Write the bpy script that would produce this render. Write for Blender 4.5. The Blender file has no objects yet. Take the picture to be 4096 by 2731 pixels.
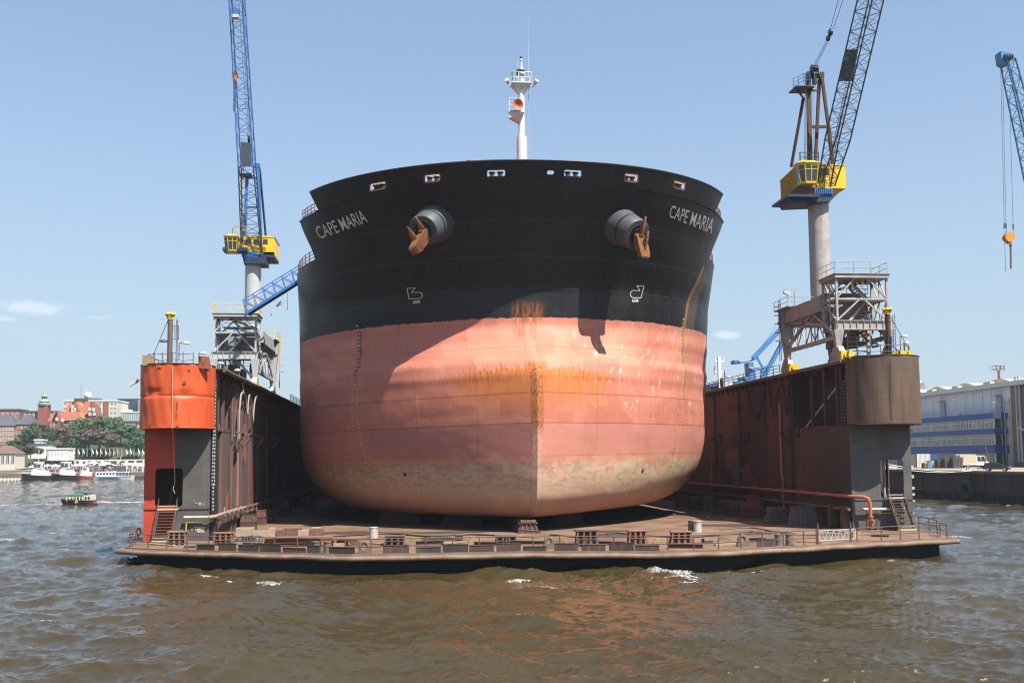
import bpy, bmesh, math, random
import numpy as np
from mathutils import Vector, Matrix
from mathutils.bvhtree import BVHTree
from mathutils.geometry import tessellate_polygon
random.seed(7); RNG=np.random.default_rng(5)
sc=bpy.context.scene; COL=sc.collection
# ---------------------------------------------------------------- camera and sight lines through image pixels
F=4000.; CX,CY=2048.,1365.5
YAW=math.atan(412/F); PITCH=math.radians(4.5); ROLL=math.radians(0.5)
HOR=1834.5; SH=(HOR-CY)-F*math.tan(PITCH)
CAM=np.array([0,0,8.1])
_fw=np.array([math.sin(YAW)*math.cos(PITCH),math.cos(YAW)*math.cos(PITCH),math.sin(PITCH)])
_rt=np.array([math.cos(YAW),-math.sin(YAW),0]); _up=np.cross(_rt,_fw)
R2=_rt*math.cos(ROLL)-_up*math.sin(ROLL); U2=_up*math.cos(ROLL)+_rt*math.sin(ROLL)
def ray(px,py): return _fw+R2*((px-CX)/F)-U2*((py-CY-SH)/F)
def atZ(px,py,z): d=ray(px,py); return Vector(CAM+d*((z-CAM[2])/d[2]))
def atY(px,py,y): d=ray(px,py); return Vector(CAM+d*(y/d[1]))
def atX(px,py,x): d=ray(px,py); return Vector(CAM+d*(x/d[0]))
cd=bpy.data.cameras.new('camera'); cam=bpy.data.objects.new('camera',cd); COL.objects.link(cam)
cd.sensor_width=36; cd.lens=F/4096*36; cd.shift_y=SH/4096; cd.clip_start=.5; cd.clip_end=6000
M4=Matrix(((R2[0],U2[0],-_fw[0],CAM[0]),(R2[1],U2[1],-_fw[1],CAM[1]),(R2[2],U2[2],-_fw[2],CAM[2]),(0,0,0,1)))
cam.matrix_world=M4; sc.camera=cam
# ---------------------------------------------------------------- helpers
ORG={}
def thing(name,label,cat,loc=(0,0,0),group=None,kind=None):
    o=bpy.data.objects.new(name,None); COL.objects.link(o); o.location=loc; ORG[o]=Vector(loc); o.empty_display_size=.2
    o['label']=label; o['category']=cat
    if group: o['group']=group
    return o
class MB:
    def __init__(s): s.v=[]; s.f=[]; s.m=[]; s.mi=0
    def add(s,vs,fs):
        n=len(s.v); s.v+= [tuple(v) for v in vs]
        for f in fs: s.f.append(tuple(i+n for i in f)); s.m.append(s.mi)
        return s
    def box(s,x0,x1,y0,y1,z0,z1):
        return s.add([(x0,y0,z0),(x1,y0,z0),(x1,y1,z0),(x0,y1,z0),(x0,y0,z1),(x1,y0,z1),(x1,y1,z1),(x0,y1,z1)],
          [(3,2,1,0),(4,5,6,7),(0,1,5,4),(1,2,6,5),(2,3,7,6),(3,0,4,7)])
    def obox(s,c,a,b,d):
        c=Vector(c);a=Vector(a);b=Vector(b);d=Vector(d)
        if a.cross(b).dot(d)<0: a=-a
        vs=[c+i*a+j*b+k*d for k in(-1,1) for i,j in((-1,-1),(1,-1),(1,1),(-1,1))]
        return s.add(vs,[(3,2,1,0),(4,5,6,7),(0,1,5,4),(1,2,6,5),(2,3,7,6),(3,0,4,7)])
    def bar(s,p,q,w,h=None,up=(0,0,1)):
        p=Vector(p);q=Vector(q);h=w if h is None else h
        d=q-p
        if d.length<1e-6: return s
        u=Vector(up)
        if abs(d.normalized().dot(u))>.98: u=Vector((0,1,0))
        a=d.cross(u).normalized(); b=a.cross(d).normalized()
        return s.obox((p+q)/2,a*w/2,b*h/2,d/2)
    def tube(s,p,q,r,n=8,r2=None,caps=True):
        p=Vector(p);q=Vector(q);r2=r if r2 is None else r2
        d=(q-p)
        if d.length<1e-6: return s
        d.normalize(); u=Vector((0,0,1)) if abs(d.z)<.95 else Vector((1,0,0))
        a=d.cross(u).normalized(); b=d.cross(a)
        vs=[];fs=[]
        for c,rr in((p,r),(q,r2)):
            for i in range(n):
                t=2*math.pi*i/n; vs.append(c+a*(rr*math.cos(t))+b*(rr*math.sin(t)))
        for i in range(n): fs.append((i,(i+1)%n,n+(i+1)%n,n+i))
        if caps: fs.append(tuple(range(n-1,-1,-1))); fs.append(tuple(range(n,2*n)))
        return s.add(vs,fs)
    def path(s,pts,r,n=6,closed=False):
        pts=[Vector(p) for p in pts]; m=len(pts); vs=[];fs=[]; a=None
        for k in range(m):
            if closed: d=pts[(k+1)%m]-pts[k-1]
            else: d=pts[min(k+1,m-1)]-pts[max(k-1,0)]
            d.normalize()
            if a is None:
                u=Vector((0,0,1)) if abs(d.z)<.9 else Vector((1,0,0)); a=d.cross(u).normalized()
            else: a=(a-d*a.dot(d)).normalized()
            b=d.cross(a)
            for i in range(n):
                t=2*math.pi*i/n; vs.append(pts[k]+a*(r*math.cos(t))+b*(r*math.sin(t)))
        K=m if closed else m-1
        for k in range(K):
            k2=(k+1)%m
            for i in range(n): fs.append((k*n+i,k*n+(i+1)%n,k2*n+(i+1)%n,k2*n+i))
        if not closed: fs.append(tuple(range(n-1,-1,-1))); fs.append(tuple((m-1)*n+i for i in range(n)))
        return s.add(vs,fs)
    def prism(s,poly,d):
        """poly: 3D outline, d: extrusion vector"""
        poly=[Vector(p) for p in poly]; d=Vector(d); n=len(poly)
        nn=Vector((0,0,0))
        for i in range(n): nn+=poly[i].cross(poly[(i+1)%n])
        if nn.dot(d)<0: poly=poly[::-1]
        vs=poly+[p+d for p in poly]
        tri=tessellate_polygon([poly])
        fs=[]
        for t in tri:
            a,b,c=[poly[i] for i in t]
            if (b-a).cross(c-a).dot(d)<0: t=(t[0],t[2],t[1])
            fs.append((t[2],t[1],t[0])); fs.append((t[0]+n,t[1]+n,t[2]+n))
        for i in range(n): fs.append((i,(i+1)%n,(i+1)%n+n,i+n))
        return s.add(vs,fs)
    def plate_hole(s,outer,holes,d):
        loops=[[Vector(p) for p in outer]]+[[Vector(p) for p in h] for h in holes]
        flat=[p for l in loops for p in l]; n=len(flat); d=Vector(d)
        tri=tessellate_polygon(loops); fs=[]
        for t in tri:
            a,b,c=[flat[i] for i in t]
            if (b-a).cross(c-a).dot(d)<0: t=(t[0],t[2],t[1])
            fs.append((t[2],t[1],t[0])); fs.append((t[0]+n,t[1]+n,t[2]+n))
        o=0
        for l in loops:
            m=len(l)
            for i in range(m): fs.append((o+i,o+(i+1)%m,o+(i+1)%m+n,o+i+n))
            o+=m
        return s.add(flat+[p+d for p in flat],fs)
    def lathe(s,c,prof,n=16,axis=(0,0,1)):
        c=Vector(c); ax=Vector(axis).normalized(); u=Vector((1,0,0)) if abs(ax.x)<.9 else Vector((0,1,0))
        a=ax.cross(u).normalized(); b=ax.cross(a); vs=[];fs=[]
        for r,h in prof:
            for i in range(n):
                t=2*math.pi*i/n; vs.append(c+ax*h+a*(r*math.cos(t))+b*(r*math.sin(t)))
        m=len(prof)
        for k in range(m-1):
            for i in range(n): fs.append((k*n+i,k*n+(i+1)%n,(k+1)*n+(i+1)%n,(k+1)*n+i))
        fs.append(tuple(range(n-1,-1,-1))); fs.append(tuple((m-1)*n+i for i in range(n)))
        return s.add(vs,fs)
    def ball(s,c,r,n=10,m=6,sc3=(1,1,1)):
        prof=[(max(1e-3,r*math.sin(math.pi*i/m)),-r*math.cos(math.pi*i/m)) for i in range(m+1)]
        k=len(s.v); s.lathe((0,0,0),prof,n)
        for i in range(k,len(s.v)):
            v=s.v[i]; s.v[i]=(c[0]+v[0]*sc3[0],c[1]+v[1]*sc3[1],c[2]+v[2]*sc3[2])
        return s
    def mesh(s,name,mats,org=Vector((0,0,0)),smooth=False):
        me=bpy.data.meshes.new(name)
        me.from_pydata([(v[0]-org.x,v[1]-org.y,v[2]-org.z) for v in s.v],[],s.f)
        for m in mats:
            if m: me.materials.append(m)
        if len(mats)>1: me.polygons.foreach_set('material_index',s.m)
        bm=bmesh.new(); bm.from_mesh(me); bmesh.ops.recalc_face_normals(bm,faces=bm.faces); bm.to_mesh(me); bm.free()
        if smooth:
            me.polygons.foreach_set('use_smooth',[True]*len(me.polygons))
            try: me.set_sharp_from_angle(angle=math.radians(38))
            except Exception: pass
        me.update(); return me
    def build(s,name,mat,parent=None,smooth=False,label=None,cat=None,group=None,kind=None):
        mats=mat if isinstance(mat,(list,tuple)) else [mat]
        org=ORG.get(parent,Vector((0,0,0)))
        if parent is None and s.v and kind is None:
            a=np.array(s.v); org=Vector(((a[:,0].min()+a[:,0].max())/2,(a[:,1].min()+a[:,1].max())/2,a[:,2].min()))
        o=bpy.data.objects.new(name,s.mesh(name,mats,org,smooth)); COL.objects.link(o)
        if parent is not None: o.parent=parent; ORG[o]=org
        else: o.location=org; ORG[o]=org
        if label: o['label']=label
        if cat: o['category']=cat
        if group: o['group']=group
        if kind: o['kind']=kind
        return o
def kids(o): return [c for c in sc.objects if c.parent==o]
KC={}
def copy_tree(o,loc=None,rz=None,scale=None,label=None,group=None):
    if o not in KC: KC[o]=[(c,[(d,[]) for d in kids(c)]) for c in kids(o)]
    r=o.copy(); COL.objects.link(r)
    if loc is not None: r.location=loc
    if rz is not None: r.rotation_euler=(0,0,rz)
    if scale is not None: r.scale=scale
    if label: r['label']=label
    if group: r['group']=group
    for c,ds in KC[o]:
        cc=c.copy(); COL.objects.link(cc); cc.parent=r
        for d,_ in ds:
            dd=d.copy(); COL.objects.link(dd); dd.parent=cc
    return r
# flat text -> triangles in the plane (x right, y up), cap height 1
_tc={}
def text2d(t,bold=.0):
    if (t,bold) in _tc: return _tc[(t,bold)]
    cu=bpy.data.curves.new('lettering','FONT'); cu.body=t; cu.size=1; cu.offset=bold; cu.resolution_u=4
    ob=bpy.data.objects.new('lettering',cu); COL.objects.link(ob)
    dg=bpy.context.evaluated_depsgraph_get(); me=bpy.data.meshes.new_from_object(ob.evaluated_get(dg))
    bm=bmesh.new(); bm.from_mesh(me); bmesh.ops.triangulate(bm,faces=bm.faces)
    if len(t)>4:
        bmesh.ops.subdivide_edges(bm,edges=[e for e in bm.edges if e.calc_length()>.15],cuts=2)
        bmesh.ops.triangulate(bm,faces=bm.faces)
    vs=[(v.co.x,v.co.y) for v in bm.verts]; bm.verts.index_update(); fs=[[v.index for v in f.verts] for f in bm.faces]
    bm.free(); bpy.data.objects.remove(ob); bpy.data.curves.remove(cu); bpy.data.meshes.remove(me)
    x0=min(v[0] for v in vs);x1=max(v[0] for v in vs);y0=min(v[1] for v in vs);y1=max(v[1] for v in vs)
    r=([((a-x0)/(x1-x0),(b-y0)/(y1-y0)) for a,b in vs],fs,(x1-x0)/(y1-y0)); _tc[(t,bold)]=r; return r
def put_text(mb,t,p,ux,uy,w,h,bold=.0):
    vs,fs,_=text2d(t,bold); p=Vector(p);ux=Vector(ux);uy=Vector(uy)
    mb.add([p+ux*(a*w)+uy*(b*h) for a,b in vs],fs)
# ---------------------------------------------------------------- materials
class NT:
    def __init__(s,m):
        m.use_nodes=True; s.t=m.node_tree; s.n=s.t.nodes; s.l=s.t.links
        s.n.clear()
    def new(s,ty,**k):
        n=s.n.new(ty)
        for a,b in k.items(): setattr(n,a,b)
        return n
    def lk(s,a,b): s.l.new(a,b)
    def put(s,inp,v):
        if isinstance(v,bpy.types.NodeSocket): s.lk(v,inp)
        else: inp.default_value=v
    def m(s,op,a,b=0.,c=0.,clamp=False):
        n=s.new('ShaderNodeMath',operation=op); n.use_clamp=clamp
        s.put(n.inputs[0],a); s.put(n.inputs[1],b); s.put(n.inputs[2],c); return n.outputs[0]
    def ss(s,x,a,b):
        n=s.new('ShaderNodeMapRange',interpolation_type='SMOOTHSTEP'); s.put(n.inputs[0],x); n.inputs[1].default_value=a; n.inputs[2].default_value=b
        return n.outputs[0]
    def noise(s,vec,scale,detail=4,rough=.55,dist=0.):
        n=s.new('ShaderNodeTexNoise'); s.lk(vec,n.inputs['Vector']); n.inputs['Scale'].default_value=scale; n.inputs['Detail'].default_value=detail
        n.inputs['Roughness'].default_value=rough; n.inputs['Distortion'].default_value=dist; return n.outputs[0]
    def map(s,vec,scale=(1,1,1),loc=(0,0,0)):
        n=s.new('ShaderNodeMapping'); s.lk(vec,n.inputs[0]); n.inputs['Scale'].default_value=scale; n.inputs['Location'].default_value=loc; return n.outputs[0]
    def mix(s,f,a,b):
        n=s.new('ShaderNodeMix',data_type='RGBA'); s.put(n.inputs[0],f)
        for i,v in((6,a),(7,b)):
            if isinstance(v,bpy.types.NodeSocket): s.lk(v,n.inputs[i])
            else: n.inputs[i].default_value=(*v,1) if len(v)==3 else v
        return n.outputs[2]
    def obj(s): return s.new('ShaderNodeTexCoord').outputs['Object']
    def sep(s,v):
        n=s.new('ShaderNodeSeparateXYZ'); s.lk(v,n.inputs[0]); return n.outputs
    def out(s,col,rough=.6,metal=0.,bump=None,bstr=.3,bdist=.02,spec=.5,**kw):
        b=s.new('ShaderNodeBsdfPrincipled'); o=s.new('ShaderNodeOutputMaterial')
        if isinstance(col,bpy.types.NodeSocket): s.lk(col,b.inputs['Base Color'])
        else: b.inputs['Base Color'].default_value=(*col,1)
        s.put(b.inputs['Roughness'],rough); s.put(b.inputs['Metallic'],metal); b.inputs['Specular IOR Level'].default_value=spec
        for k,v in kw.items(): s.put(b.inputs[k.replace('_',' ')],v)
        if bump is not None:
            bp=s.new('ShaderNodeBump'); s.lk(bump,bp.inputs['Height']); bp.inputs['Strength'].default_value=bstr; bp.inputs['Distance'].default_value=bdist
            s.lk(bp.outputs[0],b.inputs['Normal'])
        s.lk(b.outputs[0],o.inputs[0]); return b
MATS={}
def mat(name,col,rough=.6,col2=None,amt=.5,scale=1.,streak=0.,streakcol=(.09,.045,.025),metal=0.,bump=.2,spec=.4,seams=None,sth=.52):
    """painted / weathered surface: two tones in blotches, vertical run-off streaks, plate seams"""
    if name in MATS: return MATS[name]
    K=.74; col=tuple(c*K for c in col); col2=tuple(c*K for c in col2) if col2 else None; streakcol=tuple(c*K for c in streakcol)
    m=bpy.data.materials.new(name); t=NT(m); g=t.new('ShaderNodeNewGeometry').outputs['Position']
    n1=t.noise(g,scale,5,.6); f=t.ss(n1,.5-.22,.5+.22)
    c2=col2 or tuple(c*.7 for c in col)
    c=t.mix(t.m('MULTIPLY',f,amt),col,c2)
    fine=t.noise(g,scale*9,3,.6)
    c=t.mix(t.m('MULTIPLY',t.ss(fine,.45,.8),.25),c,tuple(x*.55 for x in c2))
    if streak>0:
        sv=t.map(g,(scale*2.2,scale*2.2,scale*.16)); sn=t.noise(sv,1.,5,.65)
        c=t.mix(t.m('MULTIPLY',t.ss(sn,sth,sth+.2),streak),c,streakcol)
    h=t.m('ADD',t.m('MULTIPLY',n1,.8),t.m('MULTIPLY',fine,.3))
    if seams:
        sx=t.sep(g)
        for ax,per,off in seams:
            w=t.m('PINGPONG',t.m('ADD',sx[ax],off),per/2)
            line=t.m('SUBTRACT',1.,t.ss(w,.0,.05))
            c=t.mix(t.m('MULTIPLY',line,.55),c,tuple(x*.35 for x in c2))
    t.out(c,rough,metal,bump=h,bstr=bump,bdist=.06/max(scale,.3),spec=spec)
    MATS[name]=m; return m
# ---------------------------------------------------------------- light, sky
SAZ=math.radians(37); SEL=math.radians(57)
SUN=Vector((math.sin(SAZ)*math.cos(SEL),-math.cos(SAZ)*math.cos(SEL),math.sin(SEL)))
ld=bpy.data.lights.new('sun','SUN'); ld.energy=5.0; ld.angle=math.radians(.5); ld.color=(1,.95,.87)
lo=bpy.data.objects.new('sun',ld); COL.objects.link(lo); lo.rotation_euler=(-SUN).to_track_quat('-Z','Y').to_euler()
w=bpy.data.worlds.new('World'); sc.world=w; t=NT(w)
sky=t.new('ShaderNodeTexSky',sky_type='NISHITA'); sky.sun_disc=False; sky.sun_elevation=SEL; sky.sun_rotation=math.pi-SAZ
sky.altitude=0; sky.air_density=1.0; sky.dust_density=.6; sky.ozone_density=2.0
tc=t.new('ShaderNodeTexCoord').outputs['Generated']
skyc=sky.outputs[0]
def puff(px,py,rx,ry,amt):
    """a small fair-weather cloud far off in the sky, given by its direction"""
    global skyc
    d=Vector(ray(px,py)).normalized(); rx/=F; ry/=F
    v=t.new('ShaderNodeVectorMath',operation='SUBTRACT'); t.lk(tc,v.inputs[0]); v.inputs[1].default_value=d
    a=t.new('ShaderNodeVectorMath',operation='DOT_PRODUCT'); t.lk(v.outputs[0],a.inputs[0]); a.inputs[1].default_value=Vector(R2)
    b=t.new('ShaderNodeVectorMath',operation='DOT_PRODUCT'); t.lk(v.outputs[0],b.inputs[0]); b.inputs[1].default_value=Vector(U2)
    fr=t.new('ShaderNodeVectorMath',operation='DOT_PRODUCT'); t.lk(tc,fr.inputs[0]); fr.inputs[1].default_value=Vector(_fw)
    q=t.m('SQRT',t.m('ADD',t.m('POWER',t.m('ABSOLUTE',t.m('DIVIDE',a.outputs['Value'],rx)),2.),t.m('POWER',t.m('ABSOLUTE',t.m('DIVIDE',b.outputs['Value'],ry)),2.)))
    n=t.noise(t.map(tc,(60,60,110)),1.0,5,.6)
    q=t.m('ADD',q,t.m('MULTIPLY',t.m('SUBTRACT',n,.5),1.6))
    msk=t.m('MULTIPLY',t.m('SUBTRACT',1.,t.ss(q,.25,1.1)),amt)
    msk=t.m('MULTIPLY',msk,t.ss(fr.outputs['Value'],.2,.3))
    skyc=t.mix(msk,skyc,(7.6,7.4,7.6))
el=t.sep(tc)[2]
skyc=t.mix(.30,skyc,(2.6,3.5,4.5))
skyc=t.mix(t.m('MULTIPLY',t.m('SUBTRACT',1.,t.ss(el,-.02,.42)),.78),skyc,(2.6,3.25,3.75))
puff(120,1232,130,34,.24); puff(2905,1338,66,22,.26); puff(20,1275,60,14,.16); puff(390,1270,60,10,.1)
bg=t.new('ShaderNodeBackground'); t.lk(skyc,bg.inputs[0]); bg.inputs[1].default_value=.088
ow=t.new('ShaderNodeOutputWorld'); t.lk(bg.outputs[0],ow.inputs[0])
vs=sc.view_settings; vs.view_transform='Standard'; vs.look='None'; vs.gamma=1; vs.use_curve_mapping=False; vs.exposure=1.08
sc.render.engine='CYCLES'; cy=sc.cycles; cy.use_denoising=True; cy.max_bounces=5; cy.diffuse_bounces=1; cy.glossy_bounces=3; cy.transmission_bounces=3; cy.caustics_reflective=False; cy.caustics_refractive=False
try: cy.denoiser='OPENIMAGEDENOISE'
except Exception: pass
cy.sample_clamp_indirect=3; cy.sample_clamp_direct=8; cy.filter_width=1.15

# ---------------------------------------------------------------- river
def noise2(x,y,seed,per):
    r=np.random.default_rng(seed); G=r.random((64,64))
    u=x/per;v=y/per; i=np.floor(u).astype(int); j=np.floor(v).astype(int); fu=u-i;fv=v-j
    fu=fu*fu*(3-2*fu);fv=fv*fv*(3-2*fv); g=lambda a,b:G[a%64,b%64]
    return (g(i,j)*(1-fu)+g(i+1,j)*fu)*(1-fv)+(g(i,j+1)*(1-fu)+g(i+1,j+1)*fu)*fv
def waves(X,Y,dist):
    Z=np.zeros_like(X); dx=np.zeros_like(X); dy=np.zeros_like(X); r=np.random.default_rng(11)
    gust=.55+.9*noise2(X,Y,3,17.)*noise2(X,Y,4,41.)*1.6
    for k in range(64):
        lam=.40*(11/.40)**(r.random()**1.1); th=math.radians(r.normal(74,38)); amp=.0098*lam**.77*(.6+.8*r.random())
        kx,ky=math.cos(th)*2*math.pi/lam,math.sin(th)*2*math.pi/lam; ph=r.random()*6.28
        wx=X+1.3*noise2(X,Y,20+k%7,4.+k%5); wy=Y+1.3*noise2(Y,X,40+k%7,5.+k%4)
        fade=np.clip(1.6-dist/(lam*240.),0,1)
        p=kx*wx+ky*wy+ph; Z+=amp*gust*fade*np.cos(p)
        s=np.sin(p)*amp*gust*fade*.9; dx-=s*math.cos(th); dy-=s*math.sin(th)
    return Z,dx,dy
na,nd=1000,960
ang=np.linspace(math.radians(-46),math.radians(46),na)+YAW
# row spacing follows the fall-off of detail with distance
tt=np.linspace(0,1,nd); inv=1/15.+(1/2400.-1/15.)*tt; dd=1/inv
A,D=np.meshgrid(ang,dd); X=np.sin(A)*D; Y=np.cos(A)*D
Z,dx,dy=waves(X,Y,D)
thr=.27
nearf=np.exp(-((Y-69.)/6.)**2)*((X>-26)&(X<50))
thr=.25-.12*nearf+.2*(Y<50)+.1*(Y<61)
foam=np.clip((Z-thr+.22*(noise2(X,Y,9,1.1)-.5)+.10*(noise2(X,Y,8,.3)-.5))/.05,0,1)*np.clip((noise2(X,Y,31,4.)-.62+.22*nearf)/.12,0,1)*np.clip((noise2(X*.45,Y*1.6,33,1.6)-.5)/.1,0,1)
vsx=np.stack([X+dx,Y+dy,Z],-1).reshape(-1,3)
ii=np.arange(nd*na).reshape(nd,na)
fc=np.stack([ii[:-1,:-1],ii[:-1,1:],ii[1:,1:],ii[1:,:-1]],-1).reshape(-1,4)
me=bpy.data.meshes.new('river_water')
me.vertices.add(len(vsx)); me.vertices.foreach_set('co',vsx.ravel())
me.loops.add(fc.size); me.loops.foreach_set('vertex_index',fc.ravel().astype(np.int32))
me.polygons.add(len(fc)); me.polygons.foreach_set('loop_start',np.arange(0,fc.size,4,dtype=np.int32)); me.polygons.foreach_set('loop_total',np.full(len(fc),4,dtype=np.int32))
me.polygons.foreach_set('use_smooth',np.ones(len(fc),bool)); me.update(calc_edges=True)
at=me.attributes.new('foam','FLOAT','POINT'); at.data.foreach_set('value',foam.ravel().astype(np.float32))
wm=bpy.data.materials.new('river_water'); t=NT(wm); g=t.new('ShaderNodeNewGeometry').outputs['Position']
fa=t.new('ShaderNodeAttribute',attribute_name='foam').outputs['Fac']
fn=t.noise(t.map(g,(1,1.6,1)),6.5,5,.75); fm=t.m('MULTIPLY',t.ss(fa,.2,.8),t.ss(fn,.48,.58))
bw=t.m('ADD',t.m('MULTIPLY',t.noise(t.map(g,(1,1.7,1)),1.6,3,.6,.6),1.),t.m('MULTIPLY',t.noise(t.map(g,(1.,1.5,1)),5.,4,.65,.4),.5))
tint=t.mix(t.ss(t.noise(g,.045,3),.3,.7),(.037,.0262,.0096),(.047,.035,.0145))
c=t.mix(fm,tint,(.55,.56,.55))
t.out(c,t.m('ADD',t.m('MULTIPLY',fm,.6),.055),bump=bw,bstr=.5,bdist=.085,spec=.5,IOR=1.48)
me.materials.append(wm)
ro=bpy.data.objects.new('river_water',me); COL.objects.link(ro); ro['kind']='structure'
MB().add([(-2500,-300,-1.2),(2500,-300,-1.2),(2500,2600,-1.2),(-2500,2600,-1.2)],[(0,1,2,3)]).build('river_bed',mat('bed',(.09,.07,.03),.9),kind='structure')

# ---------------------------------------------------------------- the ship
def pchip(xs,ys):
    xs=np.array(xs,float);ys=np.array(ys,float);h=np.diff(xs);d=np.diff(ys)/h;m=np.zeros(len(xs))
    m[0]=d[0];m[-1]=d[-1]
    for i in range(1,len(xs)-1):
        if d[i-1]*d[i]>0:
            w1=2*h[i]+h[i-1];w2=h[i]+2*h[i-1];m[i]=(w1+w2)/(w1/d[i-1]+w2/d[i])
    def f(x):
        x=np.clip(np.asarray(x,float),xs[0],xs[-1]);i=np.clip(np.searchsorted(xs,x)-1,0,len(xs)-2)
        q=(x-xs[i])/h[i];return (ys[i]*(1+2*q)*(1-q)**2+m[i]*h[i]*q*(1-q)**2+ys[i+1]*q*q*(3-2*q)+m[i+1]*h[i]*q*q*(q-1))
    return f
SHK=.964  # ship scale about the camera: a little smaller and nearer than first modelled
XC=12.0;Z0=2.35;RB=8.2;LIST=.0135
Ys=pchip([2.35,2.5,3.2,4.6,8,13,16,17.5,18.6,20,22,25,28,31,34,38],[98.4,97,95.6,94.4,93.6,93.2,93.5,94.7,97.0,99.0,100.1,100.1,98.8,97.0,95.1,92.8])
Aa=pchip([2.35,10,15,18,21,28,31,34,38],[33,34.5,34.5,31.5,27.5,26.3,26.2,24.5,22.5])
Pp=pchip([2.35,5,8,12,14,17,22,34,38],[2.0,1.9,1.9,1.96,2.0,2.05,2.25,2.05,2.0])
Qq=pchip([2.35,16.5,17.6,19,21,24,31,34,38],[1.03,1.04,1.1,1.32,1.5,1.65,1.95,2,2])
BM=25.5
def halfb(z,y):
    x=np.clip((y-Ys(z))/Aa(z),0,1); k=np.clip((RB-(z-Z0))/RB,0,1)
    B=BM-RB+RB*np.sqrt(np.maximum(1-k*k,0)); return B*(1-(1-x)**Pp(z))**(1/Qq(z))
def hp(side,z,y,off=0.):
    b=float(halfb(z,y)); x=XC+side*b; return Vector((x,y,z+LIST*(x-XC)))
YFC=110.5; YBW=105.6; ZD=30.5; ZF=34.7; ZT=36.7
ship=thing('bulk_carrier','huge black and salmon red cargo ship seen bow on, propped up inside the floating dock','ship',(XC,94,Z0))
def grid(zs,ycols,keep=None):
    """ycols(z)->array of y from the stem aft; returns both sides as one sheet"""
    V=[];UV=[];Fc=[];nc=None
    for z in zs:
        y=ycols(z); b=halfb(np.full_like(y,z),y); s=np.concatenate([[0],np.cumsum(np.hypot(np.diff(b),np.diff(y)))])
        row=[(XC-bb,yy,z,-ss) for bb,yy,ss in zip(b[::-1],y[::-1],s[::-1])]+[(XC+bb,yy,z,ss) for bb,yy,ss in zip(b[1:],y[1:],s[1:])]
        nc=len(row)
        for x,yy,zz,ss in row: V.append((x,yy,zz+LIST*(x-XC))); UV.append((ss,zz))
    for i in range(len(zs)-1):
        for j in range(nc-1):
            a=i*nc+j
            if keep is None or keep(UV[a],UV[a+nc+1]): Fc.append((a,a+1,a+nc+1,a+nc))
    return V,Fc,UV,nc
def sheet(name,V,Fc,UV,mt,parent,extra=None):
    me=bpy.data.meshes.new(name); o0=ORG[parent]
    me.from_pydata([(a-o0.x,b-o0.y,c-o0.z) for a,b,c in V],[],Fc); me.materials.append(mt)
    uv=me.uv_layers.new(name='UVMap'); vi=np.empty(len(me.loops),dtype=np.int32); me.loops.foreach_get('vertex_index',vi)
    uv.data.foreach_set('uv',np.array(UV,dtype=np.float32)[vi].ravel()); me.polygons.foreach_set('use_smooth',[True]*len(me.polygons)); me.update()
    o=bpy.data.objects.new(name,me); COL.objects.link(o); o.parent=parent; ORG[o]=o0; return o
def ycol(yend):
    def f(z):
        y0=float(Ys(z)); L=float(Aa(z)); q=np.linspace(0,1,90)
        ent=y0+L*q**1.9
        if yend>y0+L: return np.concatenate([ent,np.linspace(y0+L,yend,26)[1:]])
        return y0+(yend-y0)*q**1.9
    return f
# hull paint
hm=bpy.data.materials.new('hull_paint'); t=NT(hm); uvn=t.new('ShaderNodeUVMap'); uvn.uv_map='UVMap'; uv=uvn.outputs[0]
su=t.sep(uv); U,V_=su[0],su[1]; AU=t.m('ABSOLUTE',U)
geo=t.map(t.new('ShaderNodeNewGeometry').outputs['Position'],(1/SHK,)*3); sx=t.sep(geo); PX,PY=sx[0],sx[1]
def sm(x,a,b): return t.ss(x,a,b)
def mul(*a):
    r=a[0]
    for x in a[1:]: r=t.m('MULTIPLY',r,x)
    return r
def inv(x): return t.m('SUBTRACT',1.,x)
big=t.noise(uv,.16,5,.6); mid=t.noise(t.map(uv,(1,1,1),(7,3,0)),.55,6,.62); fin=t.noise(uv,3.2,4,.6)
strk=t.noise(t.map(geo,(1.1,1.1,.075)),1.,6,.65); strk2=t.noise(t.map(geo,(2.6,2.6,.12),(5,1,0)),1.,5,.7)
vor=t.new('ShaderNodeTexVoronoi',feature='F1',distance='CHEBYCHEV'); t.lk(t.map(uv,(.28,.36,1),(.3,.6,0)),vor.inputs['Vector']); vor.inputs['Scale'].default_value=1.
vs_=t.sep(vor.outputs['Color'])[0]
# upper (boot top) red with repainted rectangles
red=t.mix(sm(big,.3,.7),(.50,.180,.118),(.58,.225,.152))
red=t.mix(mul(sm(vs_,.55,.6),.35),red,(.40,.105,.078))
red=t.mix(mul(sm(strk,.52,.7),.22),red,(.62,.26,.19))
red=t.mix(mul(sm(mid,.58,.72),.35),red,(.36,.10,.08))
red=t.mix(mul(sm(strk2,.60,.72),.35),red,(.30,.095,.06))
# scuffs down to primer on the weather side
scuf=t.noise(t.map(uv,(1.25,.55,1),(11,4,0)),1.,7,.72)
red=t.mix(mul(sm(scuf,.595,.625),sm(U,2.,9.),sm(V_,11.,13.),.8),red,(.62,.50,.46))
# pinker strakes between two plate edges
pk=mul(sm(V_,8.4,8.5),inv(sm(V_,11.45,11.5)))
red=t.mix(mul(pk,.6),red,(.50,.215,.175))
pk2=mul(pk,sm(t.m('MULTIPLY',U,-1.),.55,.6),inv(sm(t.m('MULTIPLY',U,-1.),19.,24.)))
red=t.mix(mul(pk2,.5),red,(.33,.125,.115))
pk3=mul(sm(V_,12.2,12.6),inv(sm(V_,13.1,13.6)),sm(U,-16.,-14.),inv(sm(U,-7.,-6.)))
red=t.mix(mul(pk3,.35),red,(.30,.11,.10))
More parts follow.
